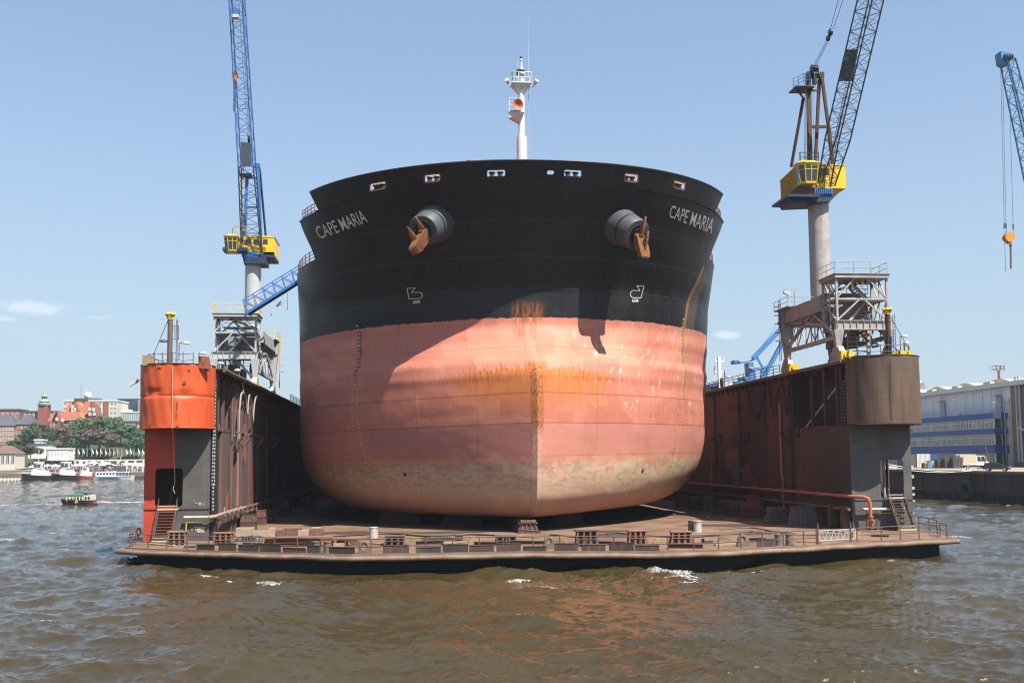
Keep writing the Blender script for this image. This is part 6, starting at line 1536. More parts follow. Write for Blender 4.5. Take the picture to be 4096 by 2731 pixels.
BR=mat('far_brick',(.34,.115,.075),.85,(.27,.09,.06),.6,.12); BRL=mat('far_brick_pale',(.42,.20,.15),.85,(.36,.16,.12),.6,.12); SLATE=mat('far_slate',(.085,.085,.10),.7,(.11,.105,.115),.6,.1); OTL=mat('far_orange_tile',(.66,.25,.13),.75,(.55,.20,.10),.6,.1)
CRM=mat('far_cream',(.70,.66,.58),.8,(.60,.55,.47),.5,.1); WHF=mat('far_white',(.80,.79,.77),.7,(.70,.69,.67),.4,.1); COP=mat('far_copper_green',(.30,.42,.35),.6,(.22,.32,.27),.5,.4); BRD=mat('far_dark_brown',(.10,.065,.055),.8); GLB=mat('far_blue_glass',(.06,.10,.17),.15,(.04,.06,.11),.8,.25); GLG=mat('far_green_glass',(.30,.40,.40),.3,(.22,.30,.31),.7,.1)
C=lambda x,y:(x/2.6133,1500+y/2.6133)
# far left slate roofed block
house('slate_roofed_building','brick building with a long dark slate roof and white windows at the picture edge','building',-60,58,1702,1770,590,16,BRL,SLATE,3,9,wr=(.55,.6),roof='hip',rh=6.5)
house('slate_roofed_building','narrow brick wing with slate roof joined to the long slate roofed block','building',58,130,1697,1765,592,14,BR,SLATE,3,4,wr=(.5,.5),roof='hip',rh=6.)
house('flat_roofed_block','dark flat roofed brick block rising behind the slate roof','building',-40,78,1640,1690,650,14,BR,SLATE,1,6)
# brick building with copper spire
o,x0,x1,z0,z1=house('spired_brick_building','large brick building with a green copper spire on its corner tower','building',90,228,1648,1750,625,22,BR,SLATE,5,8,wr=(.42,.5),band=BRL)
T=P(175,1632,622); m=MB().box(T.x-2.7,T.x+2.7,620,626.5,z1-8,P(175,1620,622).z); m.build('tower',BR,o)
zt=P(175,1620,622).z; zz=lambda py:P(175,py,622).z
MB().lathe((T.x,622.6,zt),[(3.60,0),(3.66,.8),(2.88,1.2),(2.76,zz(1607)-zt),(3.12,zz(1606)-zt),(2.40,zz(1599)-zt),(1.56,zz(1596)-zt),(1.44,zz(1586)-zt),(1.80,zz(1585)-zt),(1.38,zz(1579)-zt),(0.90,zz(1576)-zt),(0.84,zz(1571)-zt),(0.54,zz(1566)-zt),(0.15,zz(1560)-zt),(0.07,zz(1546)-zt)],12).build('spire',COP,o)
MB().lathe((T.x,622.6,zt+1.4),[(2.9,0),(2.9,zz(1609)-zt-1.6)],12).lathe((T.x,622.6,zz(1594)),[(1.6,0),(1.6,zz(1588)-zz(1594))],12).build('belfry',BRD,o)
# gabled brick building with orange roofs
o,x0,x1,z0,z1=house('gabled_brick_building','long brick building with steep orange tiled roofs and tall gables','building',222,395,1690,1745,605,18,BR,OTL,2,12,wr=(.5,.6),roof=None)
def poly(parent,nm,pts,Y,dep,mt): return MB().prism([P(x,y,Y) for x,y in pts],(0,dep,0)).build(nm,mt,parent)
poly(o,'roof',[C(600,385),C(825,385),C(862,462),C(850,470),C(625,478),C(605,430)],604,16,OTL)
poly(o,'roof',[C(560,385),C(582,388),C(540,482),C(490,482)],603,12,OTL)
poly(o,'gable',[C(575,470),C(600,400),C(640,480),C(640,560),C(570,560)],601,10,BR)
poly(o,'roof',[C(715,283),C(762,280),C(715,385),C(678,385)],612,8,OTL); poly(o,'roof',[C(790,278),C(815,278),C(858,345),C(888,278),C(955,276),C(915,400),C(880,425),C(845,395)],611,8,OTL)
poly(o,'gable',[C(722,385),C(775,285),C(845,400),C(845,430),C(722,430)],609,10,BR); poly(o,'gable',[C(905,500),C(925,380),C(965,280),C(985,310),C(1020,420),C(1020,500)],608,10,BR)
for cx_,cy_ in((938,355),(980,360),(940,405),(985,405),(760,330),(780,360),(760,372),(655,470),(750,466),(595,460)):
    q=P(*C(cx_,cy_),600.5 if cx_<600 or cx_==655 else 607.5); 
    w_=MB().box(q.x-.75,q.x+.75,q.y-.3,q.y+.3,q.z-1.0,q.z+1.0).build('window',WFR,o)
# high flat block with white grid
o,x0,x1,z0,z1=house('hotel_block','tall flat roofed block with white window grid and dark penthouse with a mast','building',252,470,1604,1700,690,26,CRM,WHF,5,14,wr=(.6,.5))
poly(o,'end_wall',[C(1085,280),C(1130,280),C(1130,480),C(1085,480)],689,1,BR); a=poly(o,'penthouse',[C(775,242),C(912,242),C(912,330),C(775,330)],688,14,BRD); poly(o,'penthouse',[C(912,248),C(1028,240),C(1028,268),C(912,268)],692,10,SLATE)
q=P(*C(848,242),690); MB().tube(q,P(*C(848,85),690),.12,5).build('mast',BRD,a); q=P(*C(920,215),692); MB().ball(q,2.6,12,8).tube(q-Vector((0,0,4)),q,.5,6).build('radome',WHF,a,True)
# glass tower and green glass hall
o,x0,x1,z0,z1=house('glass_tower','dark blue glass office tower with a lighter side face','building',470,552,1598,1655,740,20,GLB,SLATE,roof='flat')
m=MB()
for k in range(1,9): x=x0+(x1-x0)*k/9; m.box(x-.15,x+.15,739.8,739.99,z0,z1)
for k in range(1,6): z=z1-(z1-z0)*k/6; m.box(x0,x1,739.75,739.95,z-.15,z+.15)
m.build('mullion',SLATE,o); q=P(*C(1440,255),738); q2=P(*C(1482,380),738); MB().box(q.x,q2.x,738,739.7,q2.z,q.z).build('side_bay',mat('far_grey_glass',(.28,.33,.42),.3),o)
o,x0,x1,z0,z1=house('glass_hall','low green glass hall with white curved roof in front of the blue tower','building',468,585,1650,1684,700,18,GLG,WHF,roof='flat'); poly(o,'roof_box',[C(1235,372),C(1250,360),C(1350,358),C(1362,385),C(1228,388)],701,8,WHF)
m=MB()
for k in range(1,16): x=x0+(x1-x0)*k/16; m.box(x-.1,x+.1,699.8,699.99,z0,z1)
m.build('mullion',WHF,o)
house('brick_row_house','dark roofed brick row house between the tree tops and the green glass hall','building',484,545,1688,1718,660,10,BR,SLATE,1,5,wr=(.5,.6)); house('white_row_house','small white house peeping out of the trees beside the red drum','building',543,580,1695,1720,655,10,WHF,SLATE,1,3,wr=(.5,.6))
# white terrace buildings at the foot of the slope
house('terrace_cafe','white flat roofed terrace building with dark slate edge on the slope','building',112,198,1779,1822,548,10,WHF,SLATE,1,5,wr=(.5,.4)); house('terrace_cafe','plain white cube shaped building above the parasols','building',190,276,1797,1830,544,9,WHF,CRM,1,7,wr=(.35,.4)); house('terrace_cafe','small white rooftop hut above the terrace building','building',138,172,1762,1778,556,6,WHF,WHF,1,2,wr=(.4,.4))
house('riverside_pavilion','cream pavilion with tall windows and brown roof at the picture edge','building',-40,62,1813,1862,512,12,CRM,mat('far_brown_roof',(.20,.12,.10),.8),1,5,wr=(.62,.72),roof='hip',rh=4.)
# trees
LF=[mat('leaf_green',(.095,.165,.045),.8,(.05,.10,.028),.9,.5),mat('leaf_dark',(.065,.125,.04),.8,(.036,.08,.026),.9,.5),mat('leaf_bronze',(.14,.115,.07),.8,(.09,.075,.045),.9,.5),mat('leaf_light',(.075,.125,.028),.8,(.045,.085,.018),.9,.5)]
BARK=mat('bark',(.07,.05,.035),.9)
def tree_mesh(seed,mt,conical=False,n=1500):
    r=np.random.default_rng(seed); m=MB(); cl=[]
    for k in range(22):
        h=r.random(); 
        if conical: rad=.5*(1-h)**.8; cl.append((rad*r.normal()*.45,rad*r.normal()*.45,.18+.8*h,.10+.20*(1-h)))
        else:
            a=r.random()*6.28; d=.36*math.sqrt(r.random())*math.sin(math.pi*min(.92,.30+.6*h)); cl.append((d*math.cos(a),d*math.sin(a),.30+.58*h,.10+.10*r.random()))
    for k in range(n):
        c=cl[k%len(cl)]; v=r.normal(size=3); v/=np.linalg.norm(v); q=np.array(c[:3])+v*c[3]*(.72+.38*r.random())
        u=r.normal(size=3);u-=u@v*v*.6;u/=np.linalg.norm(u); w_=np.cross(v,u); s=.026+.026*r.random()
        m.add([q-u*s-w_*s*.6,q+u*s-w_*s*.7,q+u*s*.8+w_*s*.7,q-u*s*.7+w_*s*.8],[(0,1,2,3)])
    return m.mesh('crown',[mt])
TRK=MB().tube((0,0,-.05),(.01,0,.45),.028,7,.016).tube((0,0,.3),(.16,.05,.6),.014,5,.006).tube((0,0,.32),(-.15,-.04,.62),.014,5,.006).tube((0,0,.4),(.02,.1,.75),.012,5,.005).mesh('trunk',[BARK])
TM={}
def tree(px,pyb,pyt,wpx,Y,kind,label,seed):
    key=(kind,seed%3)
    if key not in TM: TM[key]=tree_mesh(seed%3+10*kind,LF[kind],conical=(kind==1))
    b=P(px,pyb,Y);t_=P(px,pyt,Y); h=t_.z-b.z; w_=(P(px+wpx,pyb,Y).x-b.x)
    o=thing('tree',label,'tree',tuple(b),'trees on the far slope'); o.scale=(w_*1.42,w_*1.42,h*1.16); o.rotation_euler=(0,0,seed*1.7)
    for nm,me_ in(('trunk',TRK),('crown',TM[key])):
        c=bpy.data.objects.new(nm,me_); COL.objects.link(c); c.parent=o
TL=[(350,675,525,145,592,1,'broad dark conical tree in front of the spired brick building'),(250,690,580,110,588,1,'small dark tree at the corner of the slate roofed wing'),(490,680,555,110,590,1,'dark pointed tree below the orange roofs, beside the bronze one'),(560,690,575,90,589,1,'slim dark tree squeezed against the bronze tree'),(660,740,550,170,582,2,'bronze leaved round tree below the gabled building'),(750,700,530,130,592,0,'green tree behind the bronze tree, under the big orange roof'),(880,690,465,200,596,0,'tall green tree in front of the high gable'),(1080,640,450,210,600,0,'tallest green tree, before the brick end wall of the hotel block'),(1220,640,465,150,600,0,'tall green tree below the dark glass tower'),(800,770,640,200,576,1,'dark green low tree between the two bronze ones'),(1040,770,590,340,572,2,'widest bronze leaved tree above the flags'),(930,760,600,160,574,2,'bronze tree merging into the wide bronze one'),(1260,700,560,190,588,0,'green tree on the slope behind the flags'),(1350,690,530,170,590,0,'green tree below the brick row house'),(1420,790,620,170,568,1,'dark round tree low on the grass slope'),(1470,680,560,150,586,0,'green tree right against the red drum'),(1315,780,700,120,566,3,'small light green bush tree on the grass'),(170,820,680,160,556,3,'light green tree behind the cream pavilion'),(320,860,745,180,538,3,'open light green tree in front of the terrace building'),(1510,720,600,120,580,0,'green tree partly cut off by the red tower')]
for i,(cx_,yb,yt,wc,Y,kd,lab) in enumerate(TL): x_,b_=C(cx_,yb); _,t_=C(cx_,yt); tree(x_,b_,t_,wc/2.6133,Y,kd,lab,i)
# parasols and flags along the promenade
def far_group(builder,name,cat,group,spots,label):
    first=None
    for i,(x_,y_,z_,s_,lab) in enumerate(spots):
        if first is None: first=builder(); first['label']=lab; first['category']=cat; first['group']=group; first.location=(x_,y_,z_); first.scale=(s_,)*3
        else: copy_tree(first,(x_,y_,z_),scale=(s_,)*3,label=lab,group=group)
PARA=mat('parasol_white',(.82,.80,.76),.7)
def mk_parasol():
    o=thing('parasol','','parasol'); MB().tube((0,0,0),(0,0,2.6),.06,5).build('pole',CRM,o); MB().lathe((0,0,2.2),[(2.3,0),(2.25,.12),(.2,.95),(.02,1.1)],8).build('canopy',PARA,o); return o
sp=[]
pl_=[345,400,465,500,535,580,612,670,705,735,780,815,845,890,930,970,1010,1060,1110,1160,1190,1330,1370,1420,1460,1500]
for i,cx_ in enumerate(pl_):
    q=P(*C(cx_,905),530+ (i%3)*2.5); sp.append((q.x,q.y,3.7+(i%2)*.5,1.05 if cx_ not in(970,1110) else 1.5,'white parasol in the row above the moored boats'))
far_group(mk_parasol,'parasol','parasol','white parasols along the far promenade',sp,'')
FLG=mat('flag_white',(.80,.78,.78),.7); FLR=mat('flag_red',(.7,.12,.06),.7); FLY=mat('flag_yellow',(.75,.55,.08),.7); FLP=mat('flag_pink',(.7,.25,.35),.7)
for i,cx_ in enumerate((768,815,865,910,960,1005,1050,1100,1143,1187,1230,1275,1318,1360,1400,1445,1488,735)):
    q=P(*C(cx_,850),540.); t_=P(*C(cx_,762+(i*7)%13),540.); fm_=(FLG,FLG,FLG,None,FLG,FLG,FLY,FLG,FLP,FLP,FLR,None,FLG,FLG,None,FLG,FLG,None)[i]
    lab={FLY:'yellow flag on a pole in the far flag row',FLR:'red flag on a pole in the far flag row',FLP:'pink and white flag on a pole in the far flag row',FLG:'white flag on a pole in the far flag row',None:'bare slim pole in the far flag row'}[fm_]
    o=thing('flagpole',lab,'flagpole',(q.x,q.y,q.z),'flagpoles on the far promenade'); MB().tube(q,t_,.09,5).build('pole',WHF,o)
    if fm_:
        vs_=[];n_=5
        for k in range(n_+1): vs_+= [t_+Vector((k*.20,.15*math.sin(k*1.3),-.2-k*.3)),t_+Vector((k*.18,.15*math.sin(k*1.3+.4),-1.7-k*.3))]
        MB().add(vs_,[(2*k,2*k+2,2*k+3,2*k+1) for k in range(n_)]).build('flag',fm_,o)
# landing stage with boats
m=MB(); q0=P(-40,1908,492);q1=P(95,1912,490); m.box(q0.x,q1.x+1,q0.y-3,q0.y+8,-.4,1.1); m.mi=1; m.box(q0.x,q1.x,q0.y-3.1,q0.y-3.003,.3,.9); st_=m.build('landing_stage',[QS,WHF],None,label='grey landing stage with white fender strip at the picture edge',cat='landing stage')
m=MB()
for k in range(12): x=q0.x+1+k*1.6; m.box(x,x+.8,q0.y-3.2,q0.y-3.11,-.1,1.3)
m.build('fender_block',WHF,st_)
q0=P(290,1895,498);q1=P(600,1890,506); o=MB().prism([(q0.x,q0.y,-.3),(q1.x,q1.y,-.3),(q1.x,q1.y+7,-.3),(q0.x,q0.y+7,-.3)],(0,0,1.6)).build('landing_stage',mat('stage_dark',(.06,.055,.05),.8),None,label='long dark landing stage behind the white boats',cat='landing stage')
o2=thing('terrace_roof','long white terrace roof on posts behind the excursion boat','canopy roof',tuple(P(535,1880,512)))
a=P(490,1853,512);b=P(600,1853,514); MB().box(a.x,b.x,510,518,a.z-.3,a.z+.3).build('roof',WHF,o2); m=MB()
for k in range(6): x=a.x+(b.x-a.x)*k/5; m.box(x-.15,x+.15,510.2,510.5,2,a.z-.3)
m.build('post',WHF,o2); a=P(300,1866,513);b=P(480,1868,513); MB().box(a.x,b.x,513,519,a.z-.15,a.z+.2).build('deck_edge',BRD,o2)
# people on the terraces read as one mass of specks
m=MB(); rr=random.Random(4)
cols_=[mat('crowd_dark',(.06,.05,.06),.9),mat('crowd_red',(.35,.12,.10),.9),mat('crowd_pale',(.6,.52,.46),.9),mat('crowd_blue',(.10,.14,.25),.9)]
for k in range(420):
    q=P(rr.uniform(180,585),rr.uniform(1838,1866),rr.uniform(520,533)); m.mi=rr.randrange(4); x,y=q.x,q.y; z=3.2+rr.choice((0,0,1.6))
    m.tube((x,y,z),(x,y,z+1.35),.26,5,.2); m.ball((x,y,z+1.55),.17,6,4)
m.build('terrace_crowd',cols_,None,label='crowd of people sitting on the far terraces under the parasols',cat='crowd',kind='stuff')
# boats
BH=mat('boat_black',(.02,.02,.022),.5); BB=mat('boat_blue',(.08,.28,.5),.5); BR_=mat('boat_red',(.42,.10,.06),.6); GRN=mat('canopy_green',(.06,.32,.08),.6)
def hullm(m,x0,x1,y,w,z0,z1,sheer=.6,rake=1.4,n=14):
    V=[];Fc=[]
    for i in range(n+1):
        f=i/n; x=x0+(x1-x0)*f; b=w/2*min(1,(math.sin(math.pi*min(.5,f*.9+.06)))**.7)*(1 if f<.8 else 1-.25*(f-.8)/.2); sh=sheer*(1-f)**2
        V+=[(x-rake*(1-f),y-b,z1+sh),(x-rake*(1-f),y+b,z1+sh),(x,y+b*.8,z0),(x,y-b*.8,z0)]
    for i in range(n):
        for j in range(4): Fc.append((i*4+j,i*4+(j+1)%4,i*4+4+(j+1)%4,i*4+4+j))
    Fc+=[(0,1,2,3),(n*4+3,n*4+2,n*4+1,n*4)]; return m.add(V,Fc)
def tug(px0,px1,pyw,Y,label):
    a=P(px0,pyw,Y);b=P(px1,pyw,Y); x0,x1=a.x,b.x; L_=x1-x0; o=thing('tugboat',label,'tugboat',((x0+x1)/2,Y,0),'harbour tugs at the far stage')
    hullm(MB(),x0,x1,Y,6.,-.5,1.9,1.2,.8).build('hull',BH,o,True)
    hullm(MB(),x0+.3,x1-.3,Y-.02,6.4,1.9,2.15,1.1,.8).build('fender',DKR,o)
    MB().prism([(x0+L_*.30,Y-2.1,2.1),(x1-L_*.08,Y-2.1,2.1),(x1-L_*.12,Y-2.1,4.),(x0+L_*.42,Y-2.1,5.6),(x0+L_*.34,Y-2.1,5.)],(0,4.2,0)).build('deckhouse',WHF,o)
    c=x0+L_*.52; w=MB().lathe((c,Y,5.3),[(1.9,0),(2.1,.9),(2.5,2.7),(2.6,2.9),(1.8,3.3)],8).build('wheelhouse',WHF,o)
    for k in range(8):
        an=k*math.pi/4+math.pi/8; d_=Vector((math.cos(an),math.sin(an),0)); t2=Vector((-d_.y,d_.x,0)); cc=Vector((c,Y,7.1))+d_*2.18; MB().obox(cc,t2*.68,d_*.04,Vector((0,0,.72))).build('window',WGL,w)
    m=MB().tube((c,Y,8.5),(c,Y,13.5),.12,6).tube((c-1.2,Y,11.5),(c+1.2,Y,11.5),.07,5); m.ball((c,Y,13.6),.3,8,5); m.build('mast',WHF,o)
    MB().tube((c+1.6,Y+1,5.4),(c+1.8,Y+1,8.6),.5,8).tube((c+1.6,Y-1,5.4),(c+1.8,Y-1,8.6),.5,8).build('funnel',CRM,o); return o
tug(95,206,1916,488,'white and black tugboat lying first from the picture edge'); tug(216,305,1912,490,'white and black tugboat next to the orange pilot boat')
def launch(px0,px1,pyw,Y,hullmat,label,nm='pilot_boat',cat='pilot boat',sup=WHF,stripe=None):
    a=P(px0,pyw,Y);b=P(px1,pyw,Y); x0,x1=a.x,b.x; L_=x1-x0; o=thing(nm,label,cat,((x0+x1)/2,Y,0))
    hullm(MB(),x0,x1,Y,5.,-.4,1.7,.9,1.).build('hull',hullmat,o,True)
    MB().prism([(x0+L_*.28,Y-1.8,1.7),(x1-L_*.1,Y-1.8,1.7),(x1-L_*.12,Y-1.8,3.7),(x0+L_*.36,Y-1.8,4.)],(0,3.6,0)).build('cabin',sup,o)
    MB().prism([(x0+L_*.36,Y-1.5,4.003),(x0+L_*.72,Y-1.5,3.9),(x0+L_*.68,Y-1.5,5.8),(x0+L_*.42,Y-1.5,5.9)],(0,3.,0)).build('wheelhouse',sup,o)
    MB().box(x0+L_*.43,x0+L_*.66,Y-1.56,Y-1.503,4.7,5.5).build('window',WGL,o); MB().tube((x0+L_*.55,Y,5.9),(x0+L_*.55,Y,9.5),.1,5).build('mast',sup,o); return o
launch(305,372,1908,493,BR_,'red hulled pilot boat with orange topped wheelhouse between tug and ferry'); 
# excursion boat with blue trim
a=P(378,1906,494);b=P(540,1904,496); x0,x1=a.x,b.x; L_=x1-x0; fe=thing('excursion_boat','long white excursion boat with blue stripe and big slanted windows','excursion boat',((x0+x1)/2,494,0))
hullm(MB(),x1,x0,494,6,-.4,1.4,.5,-.6).build('hull',WHF,fe,True); MB().box(x0+.5,x1-.8,490.9,490.97,1.0,1.5).build('stripe',BB,fe)
MB().prism([(x0+1,492,1.4),(x1-1.5,492,1.4),(x1-2.5,492,3.6),(x0+L_*.6,492,3.7),(x0+L_*.56,492,4.),(x0+1,492,3.7)],(0,4.5,0)).build('saloon',WHF,fe)
MB().prism([(x0+L_*.5,492.3,3.95),(x0+L_*.72,492.3,3.6),(x0+L_*.70,492.3,6.2),(x0+L_*.48,492.3,6.4)],(0,3.6,0)).build('wheelhouse',SLATE,fe)
for k in range(5): xx=x0+L_*.58+k*L_*.08; MB().prism([(xx,491.94,1.9),(xx+L_*.065,491.94,1.9),(xx+L_*.055,491.94,3.3),(xx-L_*.01,491.94,3.3)],(0,.05,0)).build('window',WGL,fe)
m=MB()
for k in range(6): xx=x0+1.6+k*L_*.08; m.box(xx,xx+L_*.05,491.94,491.99,2.2,3.2)
m.build('window',WGL,fe); MB().tube((x0+L_*.62,494,6.2),(x0+L_*.66,494,11.),.12,5).bar((x0+L_*.55,494,6.4),(x0+L_*.64,494,9.),.3).build('mast',WHF,fe)
launch(372,392,1906,497,BH,'small dark workboat squeezed between pilot boat and excursion boat','workboat','workboat',QS)
# green roofed launch crossing the river
q=atZ(318,2017,0.); Y=q.y; X=lambda px: P(px,2017,Y).x; s=math.hypot(q.x,Y)/F; x0,x1=X(259),X(381); L_=x1-x0
la=thing('harbour_launch','small harbour launch with green roof and red sides under way on the river','launch',(q.x,Y,0)); Zp=lambda py: P(318,py,Y).z
hullm(MB(),x0,x1,Y,4.2,-.4,Zp(2006),.3,.5).build('hull',BRD,la,True); m=MB(); hullm(m,x0-.25,x1-.05,Y,4.35,Zp(2007),Zp(1999),.35,.3); m.build('side_band',BR_,la,True)
MB().box(x0+L_*.15,x0+L_*.70,Y-1.85,Y+1.85,Zp(1984),Zp(1980)).prism([(x0+L_*.13,Y-1.9,Zp(1980)),(x0+L_*.72,Y-1.9,Zp(1980)),(x0+L_*.66,Y-1.9,Zp(1975)),(x0+L_*.2,Y-1.9,Zp(1976))],(0,3.8,0)).build('roof',GRN,la)
m=MB()
for k in range(6):
    for dy in(-1.8,1.8): x=x0+L_*(.16+.105*k); m.bar((x,Y+dy,Zp(2000)),(x,Y+dy,Zp(1983)),.14)
m.build('post',WHF,la); w_=MB().box(x0+L_*.71,x0+L_*.93,Y-1.7,Y+1.7,Zp(2001),Zp(1980)).build('wheelhouse',WHF,la); MB().box(x0+L_*.62,x0+L_*.86,Y-1.,Y+1.,Zp(1974),Zp(1971)).bar((x0+L_*.66,Y,Zp(1980)),(x0+L_*.66,Y,Zp(1973)),.1).bar((x0+L_*.82,Y,Zp(1980)),(x0+L_*.82,Y,Zp(1973)),.1).build('mast_frame',SLATE,la)
for f in(.74,.84): MB().box(x0+L_*f,x0+L_*(f+.07),Y-1.76,Y-1.703,Zp(1996),Zp(1984)).build('window',WGL,w_)
for k in(0,2,4): MB().path([Vector((x0+L_*(.2+.15*k),Y-2.15,Zp(2004)))+Vector((.22*math.cos(a),0,.22*math.sin(a))) for a in np.linspace(0,6.28,11)[:-1]],.09,6,True).build('tyre_fender',LMP if k==2 else BH,la)
MB().tube((x0+L_*.45,Y-1.2,Zp(2003)),(x0+L_*.45,Y-1.2,Zp(1992)),.3,8,.24).ball((x0+L_*.45,Y-1.2,Zp(1989)),.2,8,6).build('person',FLR,None,True,'tiny passenger in red standing under the green roof of the launch','person')
# wake
WK=bpy.data.materials.new('wake_foam'); t=NT(WK); g=t.new('ShaderNodeNewGeometry').outputs['Position']; n1=t.noise(g,1.4,5,.7); b_=t.out((.78,.76,.70),.8); b_.inputs['Alpha'].default_value=1.; t.lk(t.m('MULTIPLY',t.ss(n1,.46,.60),.8),b_.inputs['Alpha'])
V=[];n_=24
for i in range(n_+1):
    f=i/n_; V+=[(x1-1+f*11,Y-1.3-f*1.5,.35),(x1-1+f*11,Y+1.5+f*1.,.35+.25*math.exp(-((f-.15)/.12)**2))]
m=MB().add(V,[(2*i,2*i+2,2*i+3,2*i+1) for i in range(n_)])
V=[]
for i in range(n_+1): f=i/n_; V+=[(x0+L_*.5-f*16,Y-2.6-f*8,.3),(x0+L_*.5-f*16,Y-2.1-f*6.5,.33)]
m.add(V,[(2*i,2*i+2,2*i+3,2*i+1) for i in range(n_)]).build('wake',WK,kind='stuff')

a=P(120,1850,553);b=P(600,1836,553); tw=thing('terrace_wall','long pale terrace wall with dark openings behind the parasols','terrace wall',((a.x+b.x)/2,553,4.5)); MB().box(a.x,b.x,553,557,4.,b.z).build('wall',CRM,tw); m=MB(); rr=random.Random(8); x=a.x+1
while x<b.x-3: q=rr.uniform(1.,3.4); m.box(x,x+q,552.9,552.99,6.6,b.z-rr.uniform(.5,1.)); x+=q+rr.uniform(.6,2.2)
m.build('opening',BRD,tw)
# ---------------------------------------------------------------- quay and shed beyond the brown drum
ZQ=5.2; XQ=98.2
QG=mat('quay_ground',(.40,.34,.27),.9,(.28,.24,.19),.7,.15); QW=mat('quay_concrete',(.10,.085,.06),.85,(.06,.05,.035),.8,.25,streak=.8,streakcol=(.03,.03,.022))
MB().add([(XQ+.4,60,ZQ),(900,60,ZQ),(900,700,ZQ),(XQ+.4,700,ZQ)],[(0,1,2,3)]).build('quay_ground',QG,kind='structure')
qw=thing('quay_wall','dark stained concrete quay wall with timber piles below the shed','quay wall',(XQ,180,-1))
MB().box(XQ,XQ+3,60,420,-1.5,ZQ-.004).build('wall_face',QW,qw); MB().box(XQ-.25,XQ+.6,60,420,ZQ-.35,ZQ+.12).build('coping',mat('coping',(.33,.22,.14),.8,(.22,.15,.10),.7,.5),qw)
m=MB()
for y in np.arange(62,300,.9): m.box(XQ-.35,XQ-.002,y,y+.5,-1.5,1.3)
m.build('pile',mat('pile_wood',(.035,.03,.022),.9,(.05,.045,.03),.6,1.),qw)
for y in(140.,163.,184.,207.): MB().box(XQ-.3,XQ-.003,y,y+.6,1.3,ZQ-.36).build('fender_pile',QW,qw)
c=atX(3870,1960,XQ-.6); tf=thing('tyre_fender','big black tyre fender with pale worn side hanging on the quay wall','fender',(c.x,c.y,c.z-1.4)); MB().path([c+Vector((0,1.5*math.cos(a),1.35*math.sin(a))) for a in np.linspace(0,6.28,19)[:-1]],.55,10,True).build('tyre',HOS,tf,True); MB().tube(c+Vector((0,-.5,1.6)),c+Vector((.3,-.3,4.6)),.05,5).tube(c+Vector((0,.5,1.6)),c+Vector((.3,.3,4.6)),.05,5).build('chain',CHN,tf)
# shed
XS=143.7; XB=140.
SHW=mat('shed_wall',(.95,.95,.96),.7,(.85,.85,.86),.6,.12,streak=.25,streakcol=(.25,.2,.18)); SHB=mat('shed_blue',(.035,.10,.34),.5,(.03,.085,.28),.5,.3); SHR=mat('shed_roof',(.70,.60,.45),.8,(.58,.48,.35),.7,.2); BRS=mat('shed_brick',(.30,.20,.12),.85,(.24,.15,.09),.6,.5)
zE=atX(4050,1543,XS).z; yC=atX(4050,1700,XS).y
sh=thing('quay_shed','long grey quay shed with vaulted beige roof, white eaves and a blue banded office block','shed',(XS,yC,ZQ))
MB().box(XS,XS+60,yC,yC+260,ZQ,zE).build('wall',SHW,sh); 
m=MB(); 
for k in range(60):
    y=yC+k*4.; m.box(XS-.08,XS-.002,y,y+.12,ZQ,zE)
m.build('cladding_rib',SHW,sh)
MB().box(XS-1.2,XS+60,yC-.6,yC+261,zE+.003,zE+1.1).build('eaves',WHF,sh)
rq=random.Random(3); rq0=(.8,1.,1.3); m=MB()
for k in range(16):
    y0=yC+2+k*14.+rq.uniform(-1,1); hq=rq.uniform(.8,1.5); lq=rq.uniform(11.,13.5); pr=[(XS+1,y0+lq*i/10,zE+1.1+hq*math.sin(math.pi*(i/10)**rq0[k%3])) for i in range(11)]; m.prism(pr,(48,0,0)); m.box(XS-.6,XS+1.5,y0+6,y0+9,zE+1.1,zE+1.7)
m.build('vault_roof',SHR,sh)
MB().box(XS-.15,XS+58,60,yC-.004,ZQ,zE).build('brick_wing',BRS,sh); MB().box(XS-1.2,XS+58.5,60,yC-.61,zE+.003,zE+1.1).build('eaves',WHF,sh)
m=MB()
for dy in(3.,4.2): m.tube((XS-.6,yC-dy,ZQ+1),(XS-.6,yC-dy,zE+2),.3,8)
m.tube((XS-.6,yC-3,zE-10),(XS-.6,yC-8,zE-11.5),.3,8); m.build('downpipe',CGR,sh)
